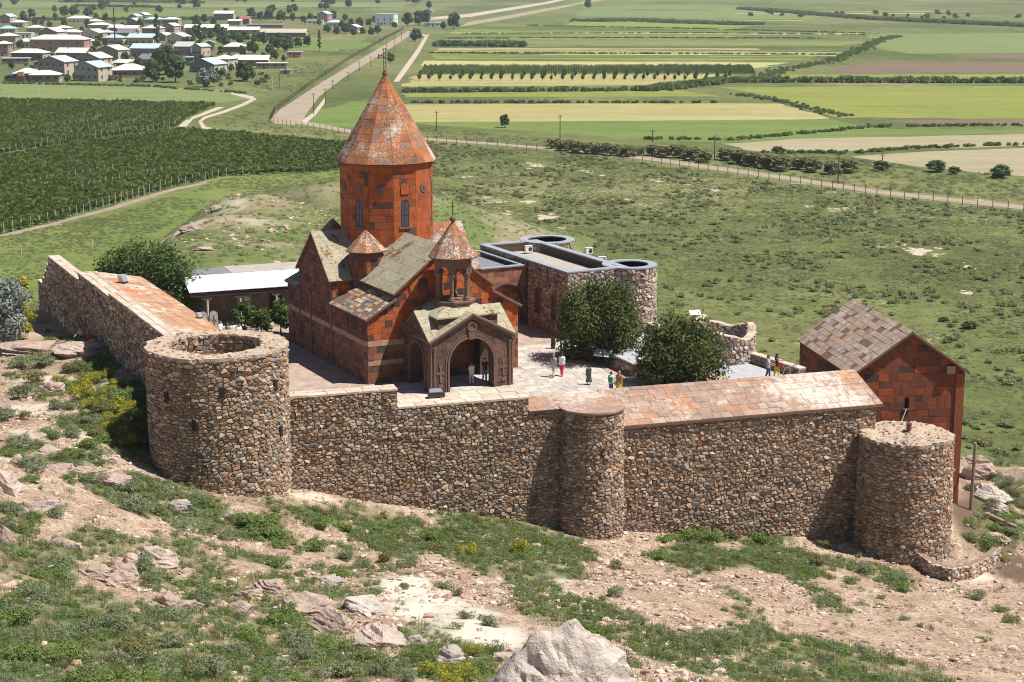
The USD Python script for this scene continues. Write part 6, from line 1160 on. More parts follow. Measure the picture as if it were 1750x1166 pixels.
SH = [(168, 690, 'yellow', 40), (182, 715, 'yellow', 44), (210, 698, 'yellow', 46), (228, 728, 'yellow', 44), (150, 690, 'yellow', 34), (215, 755, 'yellow', 50), (190, 728, 'yellow', 40), (236, 752, 'yellow', 40), (165, 735, 'olive', 44), (200, 655, 'yellow', 34), (222, 690, 'yellow', 36), (205, 745, 'green', 44), (75, 610, 'sage', 60), (108, 600, 'olive', 30), (30, 618, 'sage', 50), (35, 668, 'sage', 62), (120, 625, 'olive', 46), (135, 622, 'sage', 40), (105, 648, 'yellow', 40), (62, 645, 'olive', 44), (140, 668, 'yellow', 60), (155, 650, 'yellow', 46), (120, 655, 'green', 46), (175, 640, 'yellow', 36), (160, 622, 'green', 40),
      (205, 672, 'green', 52), (195, 690, 'yellow', 60), (175, 700, 'olive', 46), (220, 712, 'yellow', 70), (200, 735, 'yellow', 60), (180, 745, 'green', 50), (232, 738, 'olive', 56), (240, 700, 'green', 40), (155, 715, 'sage', 50), (185, 668, 'yellow', 36), (10, 705, 'sage', 54), (45, 708, 'olive', 30), (98, 690, 'sage', 40), (118, 692, 'green', 30),
      (125, 735, 'sage', 52), (150, 755, 'green', 56), (165, 775, 'sage', 50), (130, 775, 'green', 46), (85, 740, 'green', 44), (35, 755, 'sage', 56), (60, 790, 'sage', 60), (20, 770, 'green', 46), (100, 778, 'olive', 40), (170, 790, 'green', 30), (50, 815, 'green', 40), (150, 815, 'sage', 46), (215, 830, 'sage', 50), (230, 815, 'sage', 40), (120, 815, 'green', 40),
      (280, 836, 'sage', 40), (300, 850, 'olive', 36), (350, 853, 'sage', 40), (325, 868, 'sage', 36), (20, 865, 'sage', 60), (45, 900, 'green', 60), (10, 890, 'sage', 50), (95, 872, 'sage', 50), (60, 880, 'green', 44), (235, 862, 'sage', 70), (270, 870, 'olive', 40), (310, 893, 'sage', 44), (355, 900, 'sage', 48), (385, 915, 'sage', 44), (420, 885, 'green', 70), (450, 893, 'green', 76), (470, 905, 'green', 60), (480, 925, 'green', 50),
      (405, 880, 'sage', 40), (545, 890, 'green', 56), (560, 878, 'olive', 30), (540, 930, 'green', 46), (590, 900, 'green', 40), (635, 895, 'green', 36), (705, 887, 'green', 26), (690, 895, 'green', 26), (795, 900, 'green', 22), (880, 912, 'green', 20), (590, 945, 'sage', 46), (545, 965, 'sage', 40), (580, 975, 'green', 46), (620, 960, 'sage', 40), (660, 950, 'olive', 40), (700, 960, 'sage', 44), (640, 1010, 'sage', 36), (475, 960, 'green', 50),
      (750, 935, 'olive', 40), (740, 915, 'green', 50), (800, 940, 'yellow', 40), (890, 935, 'yellow', 50), (935, 925, 'green', 46), (905, 945, 'green', 50), (690, 1000, 'sage', 30), (760, 1000, 'sage', 36), (840, 1060, 'sage', 46), (800, 1050, 'sage', 36), (780, 1010, 'sage', 30), (100, 975, 'green', 50), (60, 1010, 'sage', 60), (105, 960, 'sage', 70), (115, 985, 'sage', 60), (182, 965, 'olive', 40), (250, 965, 'sage', 62), (265, 985, 'sage', 60),
      (345, 1020, 'sage', 66), (355, 1005, 'green', 50), (50, 1035, 'sage', 70), (70, 1015, 'sage', 60), (30, 1055, 'green', 70), (150, 1065, 'sage', 66), (200, 1060, 'sage', 80), (205, 1045, 'sage', 50), (285, 1045, 'sage', 66), (315, 1050, 'sage', 50), (290, 1090, 'sage', 60), (240, 1110, 'olive', 90), (270, 1130, 'sage', 70), (220, 1120, 'sage', 70), (350, 1140, 'sage', 76), (330, 1150, 'olive', 50), (120, 1110, 'green', 80), (60, 1110, 'green', 90), (20, 1120, 'green', 80), (130, 1160, 'green', 80), (180, 1165, 'green', 90), (250, 1165, 'green', 70), (10, 1165, 'sage', 60),
      (400, 1110, 'sage', 60), (420, 1080, 'green', 60), (445, 1100, 'green', 50), (470, 1060, 'green', 70), (490, 1040, 'green', 60), (450, 1130, 'sage', 70), (510, 1090, 'sage', 70), (530, 1120, 'sage', 70), (560, 1100, 'green', 60), (590, 1140, 'sage', 66), (620, 1120, 'green', 56), (650, 1140, 'sage', 60), (690, 1150, 'sage', 60), (720, 1120, 'green', 56), (740, 1145, 'yellow', 60), (790, 1150, 'yellow', 70), (830, 1140, 'green', 66), (770, 1165, 'yellow', 60), (810, 1110, 'yellow', 46), (850, 1160, 'green', 50), (470, 1160, 'sage', 70), (530, 1165, 'green', 60), (610, 1165, 'sage', 66), (890, 1130, 'yellow', 40), (905, 1115, 'sage', 40), (410, 1050, 'sage', 40),
      (1150, 915, 'green', 40), (1135, 920, 'green', 30), (1185, 912, 'green', 56), (1215, 915, 'green', 46), (1250, 912, 'olive', 40), (1300, 918, 'green', 50), (1330, 920, 'green', 30), (1410, 925, 'olive', 40), (1390, 955, 'olive', 40), (1120, 945, 'green', 50), (1215, 970, 'olive', 26), (1050, 965, 'olive', 36), (1050, 1010, 'sage', 36), (1190, 975, 'sage', 26), (1070, 1050, 'sage', 36), (1090, 1060, 'sage', 36), (1030, 1075, 'green', 24), (1045, 1075, 'green', 26),
      (1455, 990, 'green', 36), (1475, 970, 'sage', 40), (1540, 1000, 'green', 44), (1525, 985, 'sage', 40), (1545, 1055, 'sage', 22), (1475, 1110, 'sage', 36), (1670, 1015, 'sage', 40), (1710, 1040, 'green', 30), (1725, 1055, 'green', 40), (1655, 890, 'green', 36), (1655, 915, 'green', 30), (1690, 925, 'green', 56), (1700, 900, 'green', 30), (1715, 955, 'yellow', 20), (1660, 830, 'sage', 36), (1700, 810, 'sage', 30), (1720, 820, 'sage', 40), (1735, 840, 'olive', 40), (1690, 860, 'olive', 40), (1745, 860, 'sage', 40), (1715, 880, 'green', 40), (1705, 790, 'sage', 26), (1670, 800, 'sage', 30), (1730, 905, 'sage', 40)]
for i, (u, v, k, wpx) in enumerate(SH):
    p = on_slope(u, v + wpx * .22); s = wpx / px_per_m(p[1], p[2]) / 1.35; zone = next(t for f, t in ZONE if f(u, v)); tall = rs.uniform(.8, 1.1)
    copy_of(K[k][rs.integers(len(K[k]))], KN[k], (p[0], p[1], p[2] - .06 * s), rs.uniform(0, 6.3), (s, s * rs.uniform(.85, 1.1), s * tall), label=f'{KL[k]} {zone}', cat='bush', group=f'{KL[k]}es {zone}'.replace('bushes', 'bushes'))
# the grassy ground cover
TF = [(*tuft_mesh(90, .32, .24, .016, 950)[:2], green_m, tuft_mesh(90, .32, .24, .016, 950)[2]), (*tuft_mesh(84, .34, .20, .016, 951)[:2], sage_m, tuft_mesh(84, .34, .20, .016, 951)[2]),
      (*tuft_mesh(26, .25, .42, .03, 952)[:2], dry_m, tuft_mesh(26, .25, .42, .03, 952)[2]), (*shrub_mesh(260, .30, .24, .028, 953, 5)[:2], green_m, shrub_mesh(260, .30, .24, .028, 953, 5)[2]), (*shrub_mesh(260, .30, .26, .028, 954, 5)[:2], sage_m, shrub_mesh(260, .30, .26, .028, 954, 5)[2])]
def scatter_pts(n, x0, x1, y0, y1, dens, seed):
    r = np.random.default_rng(seed); X = r.uniform(x0, x1, n); Yy = r.uniform(y0, y1, n); d = dens(X, Yy); k = r.uniform(0, 1, n) < d; return X[k], Yy[k], r
def infrustum(x, y, m=1.06): return np.abs(x) < (y * C_ + 8) * 875 / FPX * m + 1.5
def slope_d(x, y):
    ok = infrustum(x, y) & ~shapely.contains_xy(fort.buffer(.5), x, y) & (((x - W0[0]) * WN[0] + (y - W0[1]) * WN[1] > .5) | (x < -21.3))
    far = y > 112; ok2 = infrustum(x, y) & ~shapely.contains_xy(fort.buffer(.5), x, y)
    return np.where(np.where(far, ok2, ok), np.clip(greenness(x, y), 0, 1) ** 1.2 * (1 - .9 * pale(x, y)), 0)
X, Yy, r = scatter_pts(95000, -38, 40, 44, 135, slope_d, 961)
w = r.choice(5, len(X), p=[.36, .22, .08, .20, .14])
scatter('slope_grass', TF, np.column_stack([X, Yy, tz(X, Yy) - .02]), w, r.uniform(0, 6.28, len(X)), r.uniform(.55, 1.25, len(X)), label='grass and herbs in uneven mats over the stony slope', cat='grass')
def sparse_d(x, y):
    w = (x - W0[0]) * WN[0] + (y - W0[1]) * WN[1]
    return np.where(infrustum(x, y) & ((w > .6) | (x < -21.3)) & ~shapely.contains_xy(fort.buffer(.5), x, y), .5 * np.clip(fbm(x, y, 3, 7, 3) + .35, 0, 1), 0)
X, Yy, r = scatter_pts(9000, -38, 40, 44, 120, sparse_d, 962)
scatter('slope_herbs', TF, np.column_stack([X, Yy, tz(X, Yy) - .02]), r.choice(5, len(X), p=[.15, .35, .2, .08, .22]), r.uniform(0, 6.28, len(X)), r.uniform(.35, .8, len(X)), label='scattered single herbs and dry stalks on the bare slope', cat='herbs')
MT = [shrub_mesh(110, .85, .42, .085, 970 + i, 8, .9) for i in range(4)]; MB = [(*MT[0][:2], plainbush_m, MT[0][2]), (*MT[1][:2], plainbush_m, MT[1][2]), (*MT[2][:2], olive_m, MT[2][2]), (*MT[3][:2], sage_m, MT[3][2])]
def back_d(x, y): return np.where(infrustum(x, y) & ~shapely.contains_xy(fort.buffer(2), x, y) & (tz(x, y) > PLAIN + .3), np.clip(greenness(x, y), 0, 1) * .5, 0)
X, Yy, r = scatter_pts(40000, -75, 60, 135, 325, back_d, 963); scatter('ridge_scrub', MB, np.column_stack([X, Yy, tz(X, Yy) - .05]), r.choice(4, len(X), p=[.4, .3, .15, .15]), r.uniform(0, 6.28, len(X)), r.uniform(.25, .7, len(X)), label='low scrub and grass on the ridge behind the monastery', cat='scrub')
# meadow scrub on the plain between the walls and the road
roadline = LineString([tuple(at(u, v, PLAIN)[:2]) for u, v in ((470, 210), (600, 226), (740, 240), (1000, 261), (1220, 289), (1500, 330), (1800, 361))])
near_side = Polygon([tuple(at(u, v, PLAIN)[:2]) for u, v in ((560, 226), (740, 244), (1000, 266), (1220, 294), (1500, 336), (1850, 372))] + [(95, 150), (25, 150), (-30, 290)])
bare_p = [at(u, v, PLAIN) for u, v in ((862, 366), (880, 379), (935, 371), (905, 345), (1570, 428), (1600, 435))]
def meadow_d(x, y):
    ins = shapely.contains_xy(near_side, x, y); d = np.clip(.80 + .55 * fbm(x, y, 14, 5, 4), .25, 1)
    smooth = np.clip((at(1330, 560, PLAIN)[1] + 25 - y) / 20, 0, 1) * np.clip((x - 18) / 8, 0, 1) * np.clip((60 - x) / 30, 0, 1); d = d * (1 - .6 * smooth)
    for b in bare_p: d = d * np.clip((np.hypot(x - b[0], (y - b[1]) / 1.6) - 1.5) / 3, 0, 1)
    return np.where(ins & (tz(x, y) <= PLAIN + .35), d, 0)
X, Yy, r = scatter_pts(130000, -40, 125, 150, 460, meadow_d, 964)
sc_ = r.uniform(.22, .62, len(X)) * np.clip(.85 + .6 * fbm(X, Yy, 5, 15, 2), .5, 1.5)
scatter('meadow_scrub', MB, np.column_stack([X, Yy, np.full(len(X), PLAIN - .05)]), r.choice(4, len(X), p=[.42, .33, .12, .13]), r.uniform(0, 6.28, len(X)), sc_, label='low green scrub dotting the meadow between the monastery and the earth road', cat='scrub')
beyond = Polygon([tuple(at(u, v, PLAIN)[:2]) for u, v in ((700, 215), (740, 236), (1000, 256), (1220, 283), (1500, 323), (1800, 350), (1800, 305), (1560, 286), (1440, 270), (1240, 258), (1000, 245), (800, 226))])
X, Yy, r = scatter_pts(60000, -60, 260, 250, 620, lambda x, y: np.where(shapely.contains_xy(beyond, x, y), np.clip(.5 + fbm(x, y, 16, 45, 3), 0, 1), 0), 965)
scatter('meadow_scrub', MB, np.column_stack([X, Yy, np.full(len(X), PLAIN)]), r.choice(4, len(X), p=[.3, .3, .28, .12]), r.uniform(0, 6.28, len(X)), r.uniform(.4, 1.2, len(X)), label='scrub and tall grass along the far side of the earth road', cat='scrub')
lg = Polygon([tuple(at(u, v, PLAIN)[:2]) for u, v in ((0, 470), (0, 405), (200, 366), (380, 306), (470, 296), (590, 292), (560, 340), (480, 345), (300, 380), (180, 440), (60, 480))])
X, Yy, r = scatter_pts(60000, -130, 10, 240, 420, lambda x, y: np.where(shapely.contains_xy(lg, x, y) & (tz(x, y) < PLAIN + .4), np.clip(.30 + .8 * fbm(x, y, 15, 25, 3), 0, 1), 0), 966)
scatter('meadow_scrub', MB, np.column_stack([X, Yy, np.full(len(X), PLAIN)]), r.choice(4, len(X), p=[.5, .35, .05, .1]), r.uniform(0, 6.28, len(X)), r.uniform(.3, .7, len(X)), label='tall grass clumps on the bright meadow below the vineyard', cat='scrub')
v2 = Polygon([tuple(at(u, v, PLAIN)[:2]) for u, v in ((400, 230), (470, 240), (590, 238), (590, 228), (470, 214), (455, 205), (560, 130), (690, 54), (640, 62), (520, 110), (430, 140), (440, 165), (440, 185), (360, 205))])
X, Yy, r = scatter_pts(42000, -210, 0, 420, 1250, lambda x, y: np.where(shapely.contains_xy(v2, x, y), np.clip(.20 + .9 * fbm(x, y, 22, 35, 3), 0, 1), 0), 967)
scatter('meadow_scrub', MB, np.column_stack([X, Yy, np.full(len(X), PLAIN)]), r.choice(4, len(X), p=[.35, .25, .2, .2]), r.uniform(0, 6.28, len(X)), r.uniform(.5, 1.3, len(X)), label='rough grass between the straight road and the village', cat='scrub')

BG = [(*shrub_mesh(260, .7, .62, .10, 990 + i, 8, .7)[:2], m_, shrub_mesh(260, .7, .62, .10, 990 + i, 8, .7)[2]) for i, m_ in enumerate((plainbush_m, olive_m, sage_m, plainbush_m))]
X, Yy, r = scatter_pts(32000, -40, 125, 150, 460, lambda x, y: meadow_d(x, y) * np.clip(.25 + 1.0 * fbm(x, y, 9, 205, 3), 0, 1), 981)
scatter('meadow_bushes', BG, np.column_stack([X, Yy, np.full(len(X), PLAIN - .05)]), r.choice(4, len(X), p=[.35, .3, .2, .15]), r.uniform(0, 6.28, len(X)), r.uniform(.4, 1.1, len(X)), label='knee high bushes crowding the meadow between the monastery and the earth road', cat='scrub')
# ------------------------------------------------------------------ rocks
def rock(seed, sx_, sy_, sz_, flat=.0, pts=26):
    r = np.random.default_rng(seed); p = r.normal(0, 1, (pts, 3)); p /= np.linalg.norm(p, axis=1, keepdims=True); p *= r.uniform(.78, 1.05, (pts, 1)); p[:, 2] = np.maximum(p[:, 2], -.45)
    m = trimesh.convex.convex_hull(p).subdivide().subdivide().subdivide(); m = m.subdivide() if max(sx_, sy_) > .9 else m; v = np.asarray(m.vertices)
    n = v / (np.linalg.norm(v, axis=1, keepdims=True) + 1e-9); dsp = fbm(v[:, 0] * 1.0 + seed, v[:, 1] + v[:, 2] * .7, .5, seed % 97, 5) * .15 + np.abs(fbm(v[:, 2] * 1.6 + v[:, 0] * .5 + seed, v[:, 0] * .5 + v[:, 1] * .3, .32, seed % 89, 4)) * -.24
    v = (v + n * dsp[:, None]) * [sx_, sy_, sz_]; return v, np.asarray(m.faces)
for i, (u, v, wp, hp_, lab, tone) in enumerate(RK):
    p = on_slope(u, v + hp_ * .28); k = px_per_m(p[1], p[2]); w_, h_ = wp / k / 1.7, hp_ / k / 1.75; t = thing('boulder', lab, 'rock', (p[0], p[1], p[2]), 0)
    if 'large pale pointed' in lab:                       # its own shape: a leaning pyramid with a short crest
        r_ = np.random.default_rng(5); q = [(math.cos(a) * w_ * 1.25 * r_.uniform(.9, 1.1), math.sin(a) * w_ * .9, z_) for a in np.arange(12) * math.pi / 6 for z_ in (-1.2, -.1)] + [(math.cos(a) * w_ * .85 + .1, math.sin(a) * w_ * .5, h_ * .8 + r_.normal(0, .15)) for a in np.arange(9) * 2 * math.pi / 9] + [(-.25, 0, h_ * 1.38), (.45, .1, h_ * 1.46), (.95, -.1, h_ * 1.2), (-.9, .1, h_ * 1.0)]
        m_ = trimesh.convex.convex_hull(np.array(q)).subdivide().subdivide().subdivide().subdivide(); V = np.asarray(m_.vertices); n_ = V / np.linalg.norm(V, axis=1, keepdims=True)
        V = V + n_ * (.22 * fbm(V[:, 0], V[:, 1] + V[:, 2], .9, 4, 5) - .38 * np.abs(fbm(V[:, 2] * 1.2 + V[:, 0] * .9, V[:, 0] * .5 - V[:, 2] * .4, .6, 9, 4)))[:, None]; put('stone', (V, np.asarray(m_.faces)), rock_m, t, tone=tone, smooth=24); continue
    put('stone', rock(1000 + i, w_ * 1.1, w_ * .85, max(h_ * 1.15, .1)), rock_m, t, tone=tone, smooth=24)
PB = [rock(1100 + i, 1, .8, .6, pts=9) for i in range(0)]
def peb(seed):
    r = np.random.default_rng(seed); p = r.normal(0, 1, (12, 3)); p /= np.linalg.norm(p, axis=1, keepdims=True); p *= [1, .8, .6]; m = trimesh.convex.convex_hull(p); return np.asarray(m.vertices), np.asarray(m.faces)
PBL = [(*peb(1200 + i), pebble_m, np.array(.06 + .11 * i, np.float32)) for i in range(8)]
def scree_d(x, y):
    w = (x - W0[0]) * WN[0] + (y - W0[1]) * WN[1]; ok = infrustum(x, y) & ((w > .3) | (x < -21.3)) & (y < 122) & ~shapely.contains_xy(fort.buffer(.3), x, y)
    return np.where(ok, np.clip(1.0 - greenness(x, y) * .9, .05, 1) * 1.25 * np.clip(.35 + 1.3 * fbm(x, y, 5, 61, 3), .05, 1) * np.clip((x + 34) / 40 + .25, .25, 1) * (1 - .7 * pale(x, y)), 0)
X, Yy, r = scatter_pts(120000, -38, 40, 46, 122, scree_d, 968); sz_ = np.clip(r.lognormal(-2.55, .55, len(X)), .03, .42)
scatter('scree', PBL, np.column_stack([X, Yy, tz(X, Yy) + sz_ * .12]), r.integers(0, 8, len(X)), r.uniform(0, 6.28, len(X)), sz_, label='loose broken stones strewn over the slope below the wall', cat='scree')
X, Yy, r = scatter_pts(9000, -55, 5, 150, 250, lambda x, y: np.where((np.exp(-(((x + 30) / 12) ** 2 + ((y - 195) / 42) ** 2)) > .35) & ~shapely.contains_xy(fort.buffer(2), x, y), .6 * np.clip(.5 + 1.2 * fbm(x, y, 6, 83, 3), 0, 1), 0), 969); sz_ = np.clip(r.lognormal(-1.9, .5, len(X)), .08, .6)
scatter('scree', PBL, np.column_stack([X, Yy, tz(X, Yy)]), r.integers(0, 8, len(X)), r.uniform(0, 6.28, len(X)), sz_, label='loose stones on the bare crest of the ridge behind the monastery', cat='scree')
# the little dry-stone retaining wall at the foot of the low round tower
a_, b_ = on_slope(1572, 972), on_slope(1700, 975); o = a_.copy(); dw = thing('dry_stone_wall', 'little crumbling dry stone retaining wall at the foot of the low round tower', 'low wall', o); q = Pieces()
pts_ = [on_slope(u, v) for u, v in ((1568, 968), (1590, 985), (1625, 995), (1660, 990), (1690, 975), (1708, 958))]
for i in range(5):
    A, B = pts_[i], pts_[i + 1]; e = (B - A) * [1, 1, 0]; L = np.linalg.norm(e); e /= L; n = np.array([e[1], -e[0], 0]); zb = min(A[2], B[2])
    put('core', slab_of(Polygon([(0, zb - .5), (L, zb - .5), (L, B[2] + .85), (0, A[2] + .85)]), A * [1, 1, 0], e, UP, n, -.5, -.03), mortar_m, dw, off=o); rubble(q, Polygon([(0, zb - .4), (L, zb - .4), (L, B[2] + .92), (0, A[2] + .92)]), flat_map(A * [1, 1, 0], e, UP, n), rubble_grey_m, w=.38, h=.25, seed=1300 + i, bulge=.09)
q.emit(dw, 'stone', 'stones', o)
wk = on_slope(1720, 905); wk2 = on_slope(1690, 885); fw_ = thing('fallen_beam', 'grey beam lying down the bank right of the chapel', 'beam', wk2); put('timber', bar((0, 0, .2), wk - wk2 + [.6, -.3, .25], .13, 8), wood_m, fw_); put('end_block', bar((-.1, 0, 0), (-.1, 0, .35), .2, 8), wood_m, fw_)

# ------------------------------------------------------------------ the village
RC = {'white': plain('white_roof_sheet', (.57, .545, .51), .6, var=.08, scale=.5), 'blue': plain('pale_blue_roof_sheet', (.42, .52, .60), .5, var=.1, scale=.5), 'grey': plain('dark_grey_roof', (.16, .15, .17), .8, var=.15), 'lgrey': plain('light_grey_roof', (.42, .42, .42), .7, var=.12), 'red': plain('red_roof', (.30, .10, .09), .7, var=.1), 'tan': plain('tan_roof', (.42, .36, .30), .8, var=.15), 'teal': plain('teal_roof', (.30, .50, .52), .5, var=.1)}
WC = {'brown': plain('brown_block_wall', (.27, .185, .15), .9, var=.25, scale=1.), 'pink': plain('pink_tuff_wall', (.42, .25, .20), .9, var=.15, scale=1.), 'cream': plain('cream_wall', (.47, .38, .30), .9, var=.12, scale=1.), 'grey': plain('grey_block_wall', (.27, .235, .21), .9, var=.25, scale=1.), 'white': plain('white_wall', (.66, .66, .66), .8, var=.06), 'darkb': plain('dark_block_wall', (.19, .14, .12), .9, var=.25)}
def house(u, v, wpx, dep, H, roof, rc, wc, az, label, name='village_house', wins=3, fl=1, gside='cream', chim=0):
    """u, v: foot of the middle of the front; front along its local x"""
    p = at(u, v, PLAIN); k = px_per_m(p[1], PLAIN); W = wpx / k; a = math.radians(az)
    t = thing(name, label, 'house', p, a); X_, Y_ = [1, 0, 0], [0, 1, 0]; B = lambda a, b: ubox((0, 0, 0), X_, Y_, UP, a, b)
    w = put('wall', B((-W / 2, 0, 0), (W / 2, dep, H)), WC[wc], t)
    if gside != wc and roof != 'flat': put('side_wall', B((W / 2, .02, 0), (W / 2 + .03, dep - .02, H)), WC[gside], t)
    e, rh = .45, min(dep, W) * .21
    if roof == 'hip':
        i = min(W, dep) / 2 + e; c = [(-W / 2 - e, -e), (W / 2 + e, -e), (W / 2 + e, dep + e), (-W / 2 - e, dep + e)]
        if W >= dep: rg = [(-W / 2 - e + i, dep / 2), (W / 2 + e - i + .01, dep / 2)]
        else: rg = [(0, -e + i), (.01, dep + e - i)]
        v = [(*q, H) for q in c] + [(*q, H + .12) for q in c] + [(*q, H + rh + .1) for q in rg]
        f = [[0, 2, 1], [0, 3, 2], [0, 1, 5], [0, 5, 4], [1, 2, 6], [1, 6, 5], [2, 3, 7], [2, 7, 6], [3, 0, 4], [3, 4, 7]]
        f += [[4, 5, 9], [4, 9, 8], [5, 6, 9], [6, 7, 8], [6, 8, 9], [7, 4, 8]] if W >= dep else [[4, 5, 8], [5, 6, 9], [5, 9, 8], [6, 7, 9], [7, 4, 8], [7, 8, 9]]
        R = put('roof', (np.array(v), np.array(f)), RC[rc], t)
    elif roof in ('gable', 'gablex'):
        if roof == 'gable':                                        # ridge along the depth: the gable faces us
            R = put('roof', joined([prism([(s * (W / 2 + e), -e, H - e * .42), (s * (W / 2 + e), dep + e, H - e * .42), (0, dep + e, H + rh * 1.1), (0, -e, H + rh * 1.1)], UP * .12) for s in (-1, 1)]), RC[rc], t)
            put('gable_wall', prism([(-W / 2, 0.02, H), (W / 2, .02, H), (0, .02, H + rh)], np.array([0, dep - .04, 0])), WC[wc], t)
        else:
            R = put('roof', joined([prism([(-W / 2 - e, y0, z0), (W / 2 + e, y0, z0), (W / 2 + e, dep / 2, H + rh * 1.1), (-W / 2 - e, dep / 2, H + rh * 1.1)], UP * .12) for y0, z0 in ((-e, H - e * .42), (dep + e, H - e * .42))]), RC[rc], t)
            put('gable_wall', prism([(-W / 2 + .02, 0, H), (-W / 2 + .02, dep, H), (-W / 2 + .02, dep / 2, H + rh)], np.array([W - .04, 0, 0])), WC[wc], t)
    elif roof == 'shed': R = put('roof', prism([(-W / 2 - e, -e, H), (W / 2 + e, -e, H), (W / 2 + e, dep + e, H + dep * .16), (-W / 2 - e, dep + e, H + dep * .16)], UP * .12), RC[rc], t)
    else: R = put('roof', B((-W / 2 - .2, -.2, H), (W / 2 + .2, dep + .2, H + .22)), RC[rc], t)
    for fl_ in range(fl):
        z0 = 1.0 + fl_ * 2.9
        if z0 + 1.3 > H: break
        for i in range(wins):
            x = -W / 2 + W * (i + .5) / wins; wi = put('window', B((x - .55, -.05, z0), (x + .55, -.01, z0 + 1.3)), far_glass_m, t); put('frame', B((x - .65, -.075, z0 - .12), (x + .65, -.015, z0 - .005)), WC['white'], wi)
        for i in range(2):
            y = dep * (i + .5) / 2; wi = put('window', B((W / 2 + .03, y - .5, z0), (W / 2 + .07, y + .5, z0 + 1.3)), far_glass_m, t)
    if wins > 1: put('door', B((-W / 2 + W / wins - .5, -.06, 0), (-W / 2 + W / wins + .5, -.01, 2.1)), wood_dark_m, t)
    if chim: put('chimney', B((-W * .2, dep * .4, H), (-W * .2 + .5, dep * .4 + .5, H + rh + .9)), WC['brown'], R)
    return t
